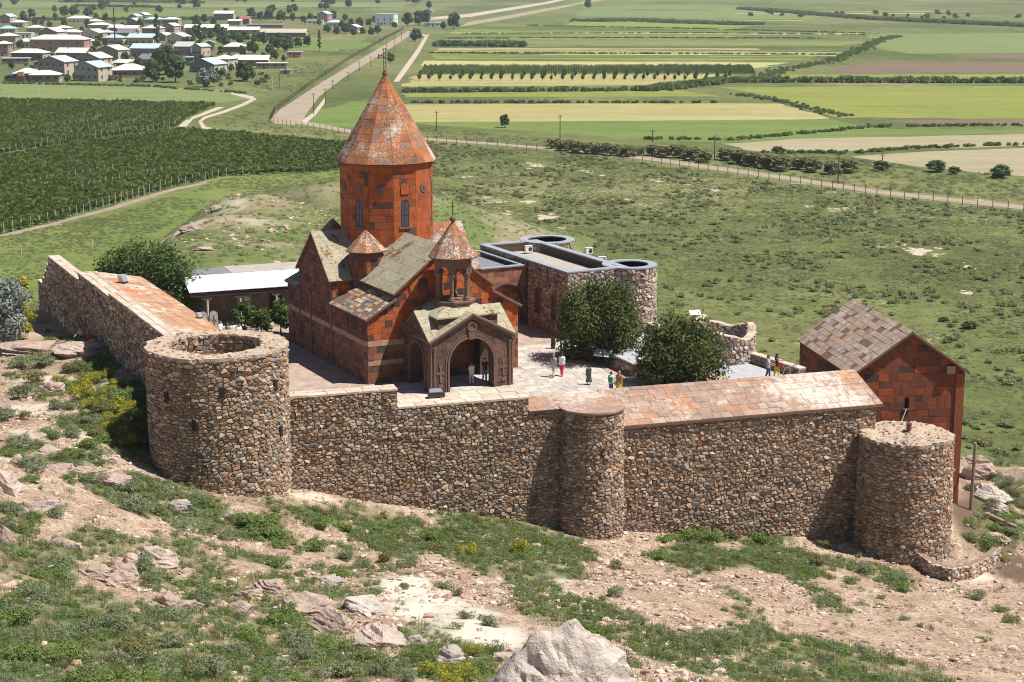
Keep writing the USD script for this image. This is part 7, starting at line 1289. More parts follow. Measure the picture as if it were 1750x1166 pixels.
HS = [(46, 139, 46, 9, 3.0, 'hip', 'white', 'darkb', 8, 'long white hipped roof house at the left front corner of the village'), (76, 141, 50, 8, 2.8, 'hip', 'white', 'brown', 6, 'white hipped roof house joined to the right of the left front one'),
      (88, 130, 56, 9, 6.0, 'gable', 'blue', 'brown', -24, 'two storey brown house with a pale blue roof at the front left'), (148, 139, 50, 9, 5.6, 'gable', 'blue', 'grey', -24, 'two storey grey block house with a light blue roof, front middle'), (152, 122, 46, 9, 5.8, 'gable', 'white', 'brown', -24, 'two storey house with a white roof just behind the grey block house'),
      (222, 133, 62, 11, 3.0, 'hip', 'white', 'brown', 10, 'white hipped bungalow left of the dark trees at the front'), (98, 89, 96, 11, 6.4, 'hip', 'white', 'pink', -6, 'long pink two storey apartment block with white hipped roofs'), (121, 103, 54, 9, 3.6, 'gablex', 'white', 'brown', -12, 'brown house with a stepped white roof in front of the pink block'),
      (46, 104, 58, 9, 3.6, 'hip', 'white', 'darkb', -10, 'dark walled house with a white roof left below the pink block'), (26, 110, 46, 5, 2.6, 'flat', 'white', 'brown', 4, 'low flat white shed at the left behind the front houses'), (184, 103, 44, 9, 5.0, 'gable', 'white', 'brown', -24, 'brown house with white gable roof right of the pink block'),
      (240, 77, 46, 9, 4.2, 'gablex', 'blue', 'cream', -10, 'cream house with a long pale blue roof left of the poplar'), (214, 68, 30, 8, 4.2, 'gablex', 'grey', 'grey', -10, 'house with a dark grey roof behind the tall mast'), (192, 77, 34, 8, 4.0, 'hip', 'blue', 'cream', -12, 'cream house with pale blue hipped roof left of the mast'), (154, 68, 36, 9, 4.4, 'gable', 'white', 'cream', -24, 'cream fronted house with white gable right of the pink block back row'),
      (82, 67, 40, 10, 4.6, 'gable', 'white', 'darkb', -24, 'dark brown house with white roof behind the pink block'), (120, 66, 34, 8, 3.8, 'hip', 'white', 'cream', -8, 'small white hipped house behind the right end of the pink block'), (12, 77, 30, 8, 5.0, 'hip', 'white', 'pink', 0, 'pink house with white roof at the left edge'), (4, 96, 22, 8, 6.0, 'hip', 'white', 'pink', 0, 'second pink house at the left edge, lower down'),
      (58, 57, 26, 8, 3.6, 'hip', 'white', 'cream', -8, 'white roofed house left behind the pink block, third row'), (12, 58, 28, 8, 3.4, 'hip', 'teal', 'cream', 0, 'house with a teal roof at the left edge'), (40, 66, 28, 7, 3.4, 'flat', 'white', 'white', 0, 'low white building between the left edge houses'), (167, 52, 36, 8, 3.6, 'hip', 'white', 'cream', -10, 'white hipped house in the back row left of the mast top'),
      (218, 58, 36, 8, 3.6, 'gablex', 'white', 'cream', -10, 'white roofed house behind the dark grey roof'), (133, 39, 40, 9, 3.4, 'hip', 'white', 'white', -6, 'wide white hipped house alone in the far trees'), (9, 40, 20, 9, 5.2, 'gable', 'blue', 'brown', -20, 'far house with blue white roof at the upper left'), (29, 47, 24, 8, 3.6, 'hip', 'white', 'cream', -10, 'far white roofed house beside the upper left house'),
      (227, 36, 18, 8, 3.8, 'gable', 'blue', 'brown', -24, 'far pale blue gabled house near the top, left of two'), (241, 33, 18, 8, 3.6, 'gable', 'white', 'brown', -24, 'far white gabled house near the top, right of two'), (225, 43, 20, 8, 3.4, 'gable', 'white', 'darkb', -24, 'far dark walled house with white gable below the pair'), (262, 41, 32, 8, 3.4, 'hip', 'blue', 'cream', -6, 'far pale blue hipped house behind the village'),
      (258, 62, 32, 9, 5.0, 'hip', 'white', 'brown', -12, 'tall brown house with small white hipped roof'), (246, 97, 50, 9, 4.2, 'gablex', 'blue', 'brown', -14, 'brown house with blue white roof under the poplar'), (255, 115, 44, 9, 3.6, 'gablex', 'grey', 'grey', -20, 'house with a dull dark grey roof before the dark trees'), (299, 76, 34, 8, 4.6, 'gable', 'white', 'cream', -24, 'cream house with white gable right of the poplar'),
      (288, 55, 24, 8, 4.2, 'gable', 'white', 'brown', -24, 'brown house with white gable left of the long sheds'), (307, 53, 16, 6, 3.6, 'flat', 'tan', 'cream', -10, 'small unfinished cream building left of the long sheds'), (291, 42, 28, 8, 3.8, 'hip', 'white', 'brown', -8, 'white hipped house at the back left of the long sheds'), (312, 95, 32, 9, 4.6, 'gablex', 'lgrey', 'brown', -16, 'brown house with pale veranda roof below the orchard'), (336, 96, 20, 8, 4.8, 'gable', 'white', 'grey', -24, 'narrow grey house with white roof next to the veranda roof house'),
      (358, 88, 18, 7, 4.4, 'gable', 'lgrey', 'pink', 10, 'small pink gabled house right of the dark cypress'), (401, 90, 40, 9, 3.0, 'hip', 'white', 'brown', 4, 'white hipped bungalow alone right of the pink gabled house'), (345, 124, 50, 10, 3.6, 'gable', 'blue', 'darkb', -24, 'front house with pale blue roof right of the dark trees'), (376, 116, 32, 9, 3.8, 'hip', 'white', 'cream', -20, 'white hipped house behind the front blue roof'), (433, 113, 50, 8, 2.8, 'gablex', 'white', 'brown', -2, 'long low white roofed house at the right end of the village'), (464, 118, 52, 6, 2.4, 'flat', 'white', 'grey', 2, 'flat white roofed shed at the right end of the village'),
      (503, 99, 24, 7, 2.8, 'flat', 'tan', 'pink', 0, 'roofless pinkish ruin near the village right end'), (488, 127, 18, 3, 1.6, 'flat', 'tan', 'cream', 0, 'broken wall remnant below the flat white shed'), (352, 55, 74, 9, 3.0, 'gablex', 'white', 'brown', -2, 'long shed with white roof, left of the farm sheds'), (416, 58, 54, 8, 2.6, 'gablex', 'white', 'pink', -2, 'long pinkish shed in the middle of the farm sheds'), (484, 64, 78, 9, 3.0, 'gablex', 'tan', 'darkb', -2, 'longest dark shed at the right of the farm sheds'),
      (452, 48, 62, 8, 2.4, 'flat', 'lgrey', 'brown', -2, 'long grey roofed shed at the back of the farm sheds'), (382, 35, 34, 9, 5.6, 'gablex', 'white', 'brown', -6, 'two storey house with white roof behind the farm sheds'), (418, 42, 17, 8, 4.4, 'gablex', 'red', 'brown', -4, 'house with a red roof behind the farm sheds'), (400, 43, 23, 7, 3.0, 'shed', 'white', 'cream', -4, 'low white roofed house left of the red roof'), (657, 44, 33, 11, 8.4, 'flat', 'white', 'white', -14, 'tall white block with a stepped roof near the road end'),
      (551, 38, 20, 9, 6.4, 'gable', 'blue', 'pink', -20, 'pink two storey house far behind the sheds'), (572, 46, 28, 8, 3.2, 'hip', 'blue', 'white', -4, 'low pale blue roofed house left of the roadside trees'), (537, 42, 30, 7, 3.0, 'flat', 'white', 'white', -2, 'low white building beside the far pink house'), (601, 55, 22, 7, 3.4, 'gable', 'white', 'brown', -24, 'small white gabled house in the roadside trees'), (740, 46, 30, 6, 2.6, 'flat', 'white', 'white', 0, 'low white building under the water tower')]
HS += [(70, 79, 26, 8, 3.4, 'hip', 'white', 'brown', -12, 'small white hipped house left of the pink block'), (146, 80, 22, 7, 3.2, 'hip', 'white', 'cream', -12, 'small cream house with white roof touching the pink block at its right'), (178, 66, 22, 8, 3.6, 'hip', 'lgrey', 'brown', -12, 'grey hipped house left of the mast, back row'), (105, 57, 24, 8, 3.4, 'hip', 'white', 'cream', -8, 'white hipped house above the middle of the pink block'), (196, 56, 22, 8, 3.4, 'gablex', 'white', 'brown', -10, 'brown house with white roof right behind the mast top'), (70, 116, 24, 7, 2.6, 'flat', 'lgrey', 'brown', 0, 'low grey shed between the front left houses'), (108, 116, 22, 7, 2.6, 'flat', 'white', 'brown', -10, 'low white shed behind the two storey brown house'), (180, 120, 20, 6, 2.4, 'shed', 'tan', 'brown', -10, 'low tan shed right of the white roofed two storey house'), (204, 118, 30, 7, 2.6, 'shed', 'white', 'brown', -16, 'long white lean-to behind the white hipped bungalow'), (276, 70, 18, 7, 3.4, 'gable', 'white', 'brown', -24, 'little white gabled house beside the poplar'), (280, 103, 24, 7, 3.0, 'flat', 'tan', 'brown', -10, 'low tan shed below the poplar'), (324, 108, 16, 5, 2.6, 'flat', 'blue', 'white', 0, 'tiny pale blue hut above the front blue roofed house'), (402, 110, 28, 7, 2.8, 'hip', 'white', 'cream', -6, 'white hipped house behind the long low white roofed house'), (40, 82, 26, 8, 3.4, 'hip', 'white', 'cream', -6, 'white hipped house between the left edge and the pink block'), (330, 63, 20, 7, 3.0, 'flat', 'white', 'brown', -4, 'small flat white house left of the first long shed'), (160, 44, 22, 8, 3.2, 'hip', 'white', 'brown', -8, 'white hipped house far back left of the mast top'), (66, 36, 18, 7, 3.4, 'flat', 'tan', 'brown', 0, 'brown flat topped ruin in the far trees')]
for q in HS: house(*q[:10], wins=4 if q[2] > 44 else 3 if q[2] > 30 else 2, fl=2 if q[4] > 5 else 1, gside='cream' if q[7] in ('brown', 'grey', 'darkb') else q[7], chim=1 if q[2] in (46, 54, 44, 36) else 0)
# roof dormers and the blue tarpaulin stack
hy = at(22, 141, PLAIN); hk = thing('hay_stack', 'stack under a bright blue tarpaulin beside the left front house', 'stack', hy, .1)
put('bales', ubox((0, 0, 0), [1, 0, 0], [0, 1, 0], UP, (-3.2, 0, 0), (4.2, 4, 2.4)), wood_dark_m, hk); put('tarpaulin', prism([(-2.6, -.2, 2.4), (1.8, -.2, 3.2), (1.8, 4.2, 3.2), (-2.6, 4.2, 2.4)], UP * .3), plain('blue_tarpaulin', (.03, .12, .50), .5, var=.2), hk); put('crate', ubox((0, 0, 0), [1, 0, 0], [0, 1, 0], UP, (1.9, .2, 2.42), (4.1, 3, 4.0)), plain('orange_crate', (.45, .24, .10), .8), hk)
# masts, poles, water tower
def pole(u, v, vtop, label, m, r=.12, arms=0, name='utility_pole'):
    p = at(u, v, PLAIN); h_ = (v - vtop) / px_per_m(p[1], PLAIN) / .975; t = thing(name, label, 'pole', p, .3); put('shaft', bar((0, 0, -.2), (0, 0, h_), r, 8, r * .7), m, t)
    for i in range(arms): put('cross_arm', bar((-.7, 0, h_ - .5 - .6 * i), (.7, 0, h_ - .5 - .6 * i), .06), m, t)
    if not arms: put('cap', bar((0, 0, h_), (0, 0, h_ + .15), r * .9, 8), m, t)
pole(197, 80, 16, 'tall dark mast rising out of the village', metal_dark_m, .42, name='mast')
for u, v, vt, lab in ((66, 171, 142, 'pale pole in the meadow at the left front of the village'), (196, 175, 146, 'pale pole in the meadow near the vineyard, second from the left'), (68, 139, 116, 'leaning pole at the left front houses'), (466, 154, 132, 'pale pole at the right end of the village meadow'), (478, 145, 128, 'thin dark pole right of the village meadow pole')): pole(u, v, vt, lab, post_m if 'pale' in lab else metal_dark_m, .11)
for i, (u, v, vt) in enumerate(((536, 195, 160), (556, 178, 152), (569, 152, 137), (595, 138, 123), (614, 121, 105), (634, 115, 97), (661, 86, 72), (675, 84, 65), (686, 70, 56), (700, 64, 52))):
    pole(u, v, vt, ('nearest', 'second', 'third', 'fourth', 'fifth', 'sixth', 'seventh', 'eighth', 'ninth', 'farthest')[i] + ' dark utility pole along the straight earth road', metal_dark_m, .13, 1)
for u, v, vt, lab in ((746, 225, 190, 'dark utility pole just right of the big cone'), (957, 250, 198, 'utility pole behind the crossing road, left of the scrub clumps'), (1221, 272, 232, 'utility pole among the scrub clumps by the road'), (1432, 314, 262, 'dark utility pole beyond the road at the right'), (1115, 243, 222, 'small far pole above the scrub clumps'), (1508, 278, 262, 'small far pole before the stubble field')): pole(u, v, vt, lab, wood_dark_m, .14, 1)
wtp = at(738, 46, PLAIN); wt_ = thing('water_tower', 'small water tower on legs at the top left of the fields', 'water tower', wtp); kk = px_per_m(wtp[1], PLAIN)
for a, b in ((-1, -1), (1, -1), (1, 1), (-1, 1)): put('leg', bar((a * 1.6, b * 1.6, 0), (a * 1.0, b * 1.0, 9.5), .16), grey_metal_m, wt_)
put('tank', revolve((0, 0, 0), [(.3, 9.2), (1.7, 10), (1.7, 12), (.2, 12.8)], 16), grey_metal_m, wt_, smooth=40)
for z in (3, 6): put('brace', joined([bar((-1.4, -1.4, z), (1.4, -1.4, z), .1), bar((1.4, -1.4, z), (1.4, 1.4, z), .1), bar((-1.4, 1.4, z), (1.4, 1.4, z), .1), bar((-1.4, -1.4, z), (-1.4, 1.4, z), .1)]), grey_metal_m, wt_)
cr = at(725, 63, PLAIN); ca = thing('car', 'small white car on the rutted track beside the straight road', 'car', cr, math.radians(60))
put('body', prism([(-2.1, -.85, .35), (2.1, -.85, .35), (2.1, -.85, .85), (1.2, -.85, .95), (.7, -.85, 1.45), (-1.4, -.85, 1.45), (-2.0, -.85, .95)], np.array([0, 1.7, 0])), ac_m, ca)
for x in (-1.3, 1.3):
    for y in (-.88, .78): put('wheel', prism_rings([np.array([(x + .34 * math.cos(a), y + d, .34 + .34 * math.sin(a)) for a in np.arange(12) * math.pi / 6]) for d in (0, .14)]), metal_dark_m, ca)
put('windows', joined([ubox((0, 0, 0), [1, 0, 0], [0, 1, 0], UP, (-1.3, -.865, .98), (.62, -.852, 1.36)), ubox((0, 0, 0), [1, 0, 0], [0, 1, 0], UP, (-1.3, .852, .98), (.62, .865, 1.36))]), far_glass_m, ca)
# distant trees: copies of a few kinds
TK = []
for i, (H, R, n, c) in enumerate(((6.5, 3.4, 1500, 0), (6.0, 3.0, 1400, 0), (7.5, 3.6, 1600, 0))):
    cr_, tr_ = tree_parts(1400 + i, H, R, n, .62, 1.2, 12, r0=.2); TK.append(cls(f'village_tree_{i}', cr_, far_tree_m, tr_))
cr_, tr_ = tree_parts(1410, 11, 1.5, 1200, .55, 1.0, 12, r0=.2, conic=1); POP = cls('poplar', cr_, far_tree_m, tr_)
cr_, tr_ = tree_parts(1411, 4.2, 2.6, 1100, .5, .6, 9, r0=.12); LITE = cls('pale_tree', cr_, olive_m, tr_)
cr_, tr_ = tree_parts(1412, 6, 3.6, 1400, .6, .6, 9, r0=.12); SIL = cls('silver_tree', cr_, silver_m, tr_)
def far_tree(u, v, wpx, label, src=None, group=None, name='village_tree', tall=1.0):
    p = at(u, v, PLAIN); s = wpx / px_per_m(p[1], PLAIN) / 6.2; copy_of(src or TK[rs.integers(3)], name, p, rs.uniform(0, 6.28), (s, s, s * tall), label=label, cat='tree', group=group)
for u, v, w_, lab in ((262, 140, 36, 'big dark green tree beside the white hipped bungalow'), (282, 128, 40, 'big dark tree behind the bungalow trees'), (300, 141, 38, 'dark green tree left of the silver tree'), (296, 118, 34, 'dark tree above the front tree group'), (415, 138, 34, 'round dark tree at the right front of the village'), (422, 140, 26, 'smaller dark tree leaning on the round one'), (345, 120, 24, 'dark tree before the front blue roofed house'), (236, 118, 20, 'dark tree between the bungalow and the grey roof')): far_tree(u, v, w_, lab)
far_tree(355, 149, 34, 'silvery willow at the front edge of the village', SIL)
for u, v, w_, lab, tl in ((269, 84, 16, 'tall dark poplar in the middle of the village', 1.1), (342, 88, 15, 'second dark poplar by the pink gabled house', 1.), (546, 88, 9, 'lonely slim poplar on the grass right of the village', 1.2)): p = at(u, v, PLAIN); s = w_ / px_per_m(p[1], PLAIN) / 3.0; copy_of(POP, 'poplar_tree', p, 1., (s, s, s * tl), label=lab, cat='tree')
for u, v, w_, lab in ((697, 45, 24, 'large dark tree at the end of the straight road'), (716, 44, 26, 'second large dark tree at the end of the straight road'), (727, 42, 20, 'third large dark tree at the end of the straight road'), (775, 50, 22, 'round green tree by the road junction'), (757, 50, 12, 'small tree left of the road junction tree'), (710, 71, 20, 'dark round tree between the straight road and the track'), (668, 108, 14, 'small green tree behind the cone cross'), (433, 92, 20, 'green tree right of the lone bungalow'), (273, 22, 12, 'single round tree in the far field'), (862, 218, 18, 'dark bush in the grass right of the big cone'), (1005, 15, 16, 'round tree in the distant field')): far_tree(u, v, w_, lab)
for u, v in ((55, 125), (100, 138), (115, 140), (130, 137), (20, 118), (60, 95), (18, 88), (35, 84), (150, 80), (165, 82), (180, 80), (158, 92), (172, 72), (205, 88), (225, 88), (120, 98), (175, 118), (190, 112), (215, 105), (232, 100), (140, 56), (150, 48), (110, 48), (85, 48), (60, 45), (75, 38), (95, 32), (110, 30), (125, 28), (150, 30), (165, 32), (180, 36), (195, 40), (40, 36), (55, 32), (210, 50), (240, 48), (270, 52), (320, 80), (330, 78), (345, 70), (360, 68), (375, 74), (390, 72), (410, 76), (285, 90), (378, 94), (392, 100), (405, 108), (415, 96), (395, 122), (380, 132), (370, 128), (450, 100), (470, 102), (485, 105), (460, 92), (350, 40), (335, 45), (365, 44), (430, 32), (445, 36), (460, 34), (480, 38), (500, 36), (520, 40), (530, 34), (545, 44), (560, 56), (575, 60), (590, 58), (605, 62), (620, 60), (635, 62), (645, 58), (615, 48), (600, 46), (585, 50), (630, 46), (675, 48), (640, 40), (590, 36), (570, 34)):
    z_ = next(t for f, t in ((v < 50 and u < 320, 'in the far rows behind the village'), (u < 90, 'at the left edge of the village'), (u < 190, 'around the pink apartment block'), (u < 320, 'between the houses left of the long sheds'), (u < 500, 'around the right end of the village'), (True, 'in the roadside wood by the white block')) if f)
    far_tree(u, v, rs.uniform(9, 17), 'rounded green tree ' + z_, group='trees ' + z_)
for u, v in ((380, 68), (372, 60), (385, 80), (400, 70), (420, 72), (435, 74), (450, 76), (465, 78), (480, 80), (495, 80), (510, 82), (525, 80), (475, 86), (490, 88), (350, 62), (335, 64), (325, 66)):
    far_tree(u, v, rs.uniform(14, 20), 'low green fruit tree in the orchard behind the long sheds', group='orchard trees behind the long sheds')
yard = Polygon([(-10, 60), (0, 132), (130, 138), (300, 140), (440, 138), (470, 112), (420, 92), (330, 66), (200, 44), (60, 40)])
for _ in range(130):
    u, v = rs.uniform(-10, 470), rs.uniform(40, 140)
    if yard.contains(Point(u, v)): far_tree(u, v, rs.uniform(5, 10), 'small garden bush in the village yards, ' + ('left' if u < 160 else 'middle' if u < 310 else 'right') + ' part', (LITE, TK[0], TK[1])[rs.integers(3)], 'garden bushes in the ' + ('left' if u < 160 else 'middle' if u < 310 else 'right') + ' part of the village', 'garden_bush', .8)
for u, v in ((235, 142), (190, 138), (205, 140), (245, 138), (325, 146), (340, 144), (378, 148), (395, 146), (440, 146), (450, 142), (456, 136), (375, 138), (390, 136)):
    far_tree(u, v, rs.uniform(12, 18), 'pale yellow green bush along the village front', LITE, 'pale bushes along the village front', 'village_bush', .8)
for i in range(48):
    u = rs.uniform(-20, 760); v = rs.uniform(2, 12) if i < 30 else rs.uniform(14, 24); far_tree(u, v, rs.uniform(7, 14), 'far off dark tree in a line near the top of the view', group='far tree line at the top left')
for u, v, w_ in [(rs.uniform(1280, 1750), 0, 0) for _ in range(34)]: far_tree(u, 22 + (u - 1280) * .03 + rs.normal(0, 4), rs.uniform(8, 16), 'far off bushy tree in the scrub belt at the top right', LITE, 'far scrub belt at the top right', tall=.7)
# scrub clumps along the road
for u, v, w_ in ((948, 250, 30), (965, 254, 34), (985, 257, 36), (1005, 259, 34), (1028, 260, 36), (1050, 262, 34), (1072, 264, 34), (1090, 262, 26), (1115, 262, 34), (1135, 265, 34), (1160, 266, 40), (1185, 270, 40), (1205, 274, 36), (1240, 270, 36), (1262, 276, 44), (1285, 280, 44), (1310, 284, 44), (1335, 288, 44), (1365, 286, 40), (1390, 290, 40), (1420, 294, 40), (1450, 291, 40)):
    far_tree(u, v + 4, w_ * 1.25, 'olive brown scrub bush by the earth road, ' + ('left of' if u < 1200 else 'below') + ' the pale stubble field', LITE, 'scrub belt by the earth road, ' + ('left of' if u < 1200 else 'below') + ' the pale stubble field', 'scrub_bush', .62)
for u, v, w_, lab in ((1332, 262, 32, 'bright green bush at the edge of the pale stubble field'), (1505, 292, 52, 'dark green thicket right of the scrub belt'), (1600, 294, 60, 'broad dark green thicket by the stubble field'), (1630, 298, 40, 'smaller green thicket right of the broad one'), (1710, 304, 60, 'dark green thicket at the right edge by the road'), (1655, 562, 36, 'bright green bush in the meadow right of the chapel'), (1612, 550, 24, 'small bright bush above the chapel roof')):
    far_tree(u, v, w_ * .75, lab, None, None, 'thicket', .45)
# reed belts and hedges
HB = [(*shrub_mesh(110, 1.0, 1.0, .55, 1500 + i, 6)[:2], m, shrub_mesh(110, 1.0, 1.0, .55, 1500 + i, 6)[2]) for i, m in enumerate((plainbush_m, green_m, far_tree_m))]
def belt(px, width, height, label, dens=1.0, seed=0, name='reed_belt', cat='reeds'):
    P = [at(u, v, PLAIN)[:2] for u, v in px]; L = LineString(P); n = int(L.length / 1.1 * dens * max(1, width / 2)); r = np.random.default_rng(seed); pos = []
    for i in range(n):
        d = r.uniform(0, L.length); p = np.array(L.interpolate(d).coords[0]); pos.append([p[0] + r.normal(0, width / 2.5), p[1] + r.normal(0, width / 2.5), PLAIN])
    scatter(name, HB, pos, r.integers(0, 3, n), r.uniform(0, 6.28, n), height * r.uniform(.6, 1.2, n), label=label, cat=cat)
belt([(690, 158), (830, 157), (1000, 156), (1110, 155)], 2.5, 1.2, 'dark green reed belt left of the canal bend', 1, 1)
belt([(1110, 155), (1160, 150), (1230, 141), (1300, 140)], 6, 1.4, 'thick dark reed belt at the canal bend', 1, 2)
belt([(1230, 141), (1500, 141), (1800, 142)], 2.6, 1.6, 'long dark reed line running right from the canal bend', 1.2, 3)
belt([(1290, 138), (1330, 122), (1420, 105), (1465, 88), (1500, 70), (1530, 62)], 6, .55, 'oblique strip of green reeds climbing to the far fields', .7, 4)
belt([(700, 176), (900, 176), (1220, 176)], 1.2, .7, 'thin dark hedge line across the straw field', 1, 5, 'hedge', 'hedge')
belt([(1255, 161), (1330, 172), (1400, 190), (1450, 200)], 4, .6, 'green bank curving round the end of the straw field', .8, 6, 'hedge', 'hedge')
belt([(745, 79), (815, 79), (885, 80)], 5, 2.2, 'dark block of maize in the strip fields', 1.4, 7, 'maize_row', 'crop')
for k, (px, lab) in enumerate((([(730, 91), (1000, 92), (1440, 94)], 'thin hedge in the strip fields, lowest of four'), ([(760, 66), (1100, 65), (1400, 66)], 'thin hedge in the strip fields, second from below'), ([(790, 58), (1200, 57), (1480, 60)], 'thin hedge in the strip fields, third from below'), ([(900, 44), (1200, 50), (1500, 58)], 'thin hedge in the strip fields, highest of four'), ([(1270, 16), (1500, 34), (1800, 48)], 'dark scrubby canal bank at the top right'), ([(-60, 36), (300, 34), (560, 32)], 'long hedge behind the village'), ([(0, 143), (250, 148), (420, 160)], 'low weedy bank in front of the village'), ([(110, 4), (200, 4), (340, 5)], 'far dark windbreak at the top left'), ([(130, 11), (200, 12), (262, 13)], 'second far windbreak at the top left'), ([(1800, 214), (1500, 217), (1250, 240), (1100, 238)], 'ragged hedge along the green meadow'), ([(1300, 262), (1460, 262), (1560, 254), (1800, 246)], 'green bank between the two stubble fields'))):
    belt(px, 2.0 if k not in (4, 7) else 8, .6 if k not in (4, 5, 7, 8) else 1.8, lab, 1.4, 20 + k, 'hedge', 'hedge')
# orchard rows: the front trees one by one, the mass behind as one
cr_, tr_ = tree_parts(1600, 2.6, 1.15, 420, .38, .7, 6, r0=.08); OT = cls('orchard_tree', cr_, vine_m, tr_)
for i in range(31):
    u = 716 + i * 17.5
    for j in range(2):
        q = at(u + j * 4 + rs.normal(0, 1), 138 - j * 6, PLAIN); s = rs.uniform(.8, 1.15); copy_of(OT, 'orchard_tree', q, rs.uniform(0, 6), (s, s, s), label=('foremost' if j == 0 else 'second') + ' small dark fruit tree of an orchard row', cat='tree', group=('foremost' if j == 0 else 'second') + ' fruit trees of the orchard rows')
OB = [(*cr_[:2], green_m, cr_[2])]
pos = []
for i in range(130):
    a, b = at(722 + i * 4.4, 128, PLAIN), at(727 + i * 4.3, 115.5, PLAIN); L = np.linalg.norm(b - a)
    for d in np.arange(0, L, 2.3): pos.append(a + (b - a) * d / L)
pos = np.array(pos); scatter('orchard_rows', OB, pos, np.zeros(len(pos), int), rs.uniform(0, 6.28, len(pos)), rs.uniform(.3, .7, len(pos)), label='dense orchard rows behind the single fruit trees', cat='orchard')
belt([(1000, 37), (1080, 36), (1180, 40), (1280, 43)], 16, 1.6, 'far orchard of dark dots near the top', .5, 31, 'far_orchard', 'orchard')

# ------------------------------------------------------------------ vineyards
vineyellow_m = leafm('yellowish_vine_foliage', [(0, (.085, .115, .018)), (.5, (.13, .16, .026)), (1, (.21, .21, .05))])
VM = [shrub_mesh(34, .62, 1.25, .42, 1700 + i, 4, up=.3) for i in range(3)]; VM = [(v_, f_, m_, t_) for (v_, f_, t_), m_ in zip(VM, (vine_m, vine_m, vineyellow_m))]
pstp = proto('vineyard_post'); put('stake', bar((0, 0, 0), (0, 0, 1.9), .055, 6), post_m, pstp); put('top', bar((0, 0, 1.9), (0, 0, 1.95), .065, 6), grey_metal_m, pstp)
def vineyard(px, edge, label, seed, spacing=2.6, posts=True, plab='', n_posts=150):
    poly = Polygon([tuple(at(u, v, PLAIN)[:2]) for u, v in px]); e0, e1 = at(*edge[0], PLAIN)[:2], at(*edge[1], PLAIN)[:2]; d = (e1 - e0) / np.linalg.norm(e1 - e0); n = np.array([-d[1], d[0]]); r = np.random.default_rng(seed)
    fz[0] += .004; sheet('field', [np.array([*q, 0]) for q in poly.exterior.coords[:-1]], fz[0], f_dark, 'dark soil and weeds under the ' + label, 'field')
    pos, np_ = [], 0; L = 700
    for s in np.arange(-300, 500, spacing):
        ln = LineString([tuple(e0 + d * s - n * L), tuple(e0 + d * s + n * L)]).intersection(poly)
        for g in getattr(ln, 'geoms', [ln]):
            if g.is_empty or g.geom_type != 'LineString' or g.length < 4: continue
            c = np.array(g.coords); c = c[np.argsort(c[:, 1])]; a, b = c[0], c[-1]; Ln = np.linalg.norm(b - a); u_ = (b - a) / Ln
            for q in np.arange(.8, Ln, 1.15): p = a + u_ * (q + r.normal(0, .2)); pos.append((p[0] + r.normal(0, .12), p[1] + r.normal(0, .12), PLAIN))
            if posts and np_ < n_posts and abs(a[0]) < a[1] * .33 and abs((a - e0) @ n) < 7:
                for q in ((0.3,) if Ln < 40 else (.3, 14., 28.)):
                    p = a + u_ * q; copy_of(pstp, 'vineyard_post', (p[0], p[1], PLAIN), 0, (1, 1, r.uniform(.9, 1.1)), label=plab, cat='post', group=plab.replace('post', 'posts', 1)); np_ += 1
    pos = np.array(pos); pos = pos[infrustum(pos[:, 0], pos[:, 1], 1.15)]; scatter('vineyard', VM, pos, np.where(r.uniform(0, 1, len(pos)) < np.clip(.12 + 1.2 * fbm(pos[:, 0], pos[:, 1], 16, 61, 3), .03, .8), 2, r.integers(0, 2, len(pos))), r.uniform(0, 6.28, len(pos)), r.uniform(.8, 1.12, len(pos)), label=label, cat='vineyard')
vineyard([(-60, 276), (0, 272), (150, 246), (310, 224), (430, 232), (570, 246), (640, 250), (640, 284), (592, 289), (540, 296), (470, 297), (385, 302), (290, 322), (190, 352), (100, 378), (0, 402), (-60, 412)], ((0, 402), (385, 302)), 'near vineyard of leafy rows left of the church', 41, plab='pale post at the near ends of the near vineyard rows', n_posts=170)
vineyard([(-60, 172), (0, 173), (180, 176), (368, 180), (318, 204), (300, 218), (150, 240), (0, 264), (-60, 270)], ((0, 264), (300, 218)), 'far vineyard of leafy rows below the village meadow', 42, plab='pale post at the near ends of the far vineyard rows', n_posts=110)
# fence along the crossing road and along the straight road
def fence(px, label, spacing, h, r=.07, wires=3):
    P = [at(u, v, PLAIN)[:2] for u, v in px]; L = LineString(P); o = np.array([*P[0], PLAIN]); t = thing('fence', label, 'fence', o); n = int(L.length / spacing); prev = None; W = []
    for i in range(n + 1):
        p = np.array([*L.interpolate(i * spacing).coords[0], PLAIN]); put('post', bar(p - UP * .2, p + UP * h, r, 5), wood_dark_m, t, off=o)
        if prev is not None:
            for k in range(wires): z = UP * h * (.35 + .6 * k / max(wires - 1, 1)); W.append(bar(prev + z, p + z, .012, 3))
        prev = p
    put('wire', joined(W), metal_dark_m, t, off=o)
fence([(461, 209), (500, 217), (600, 231), (740, 244), (850, 252), (1000, 265), (1120, 280), (1220, 294), (1350, 312), (1500, 335), (1640, 350), (1800, 367)], 'long post and wire fence on the near side of the crossing road', 3.2, 1.7, .08)
fence([(461, 208), (470, 190), (530, 146), (600, 100), (660, 66), (690, 50)], 'dark post and wire fence left of the straight earth road', 3.4, 1.7, .09, 5)
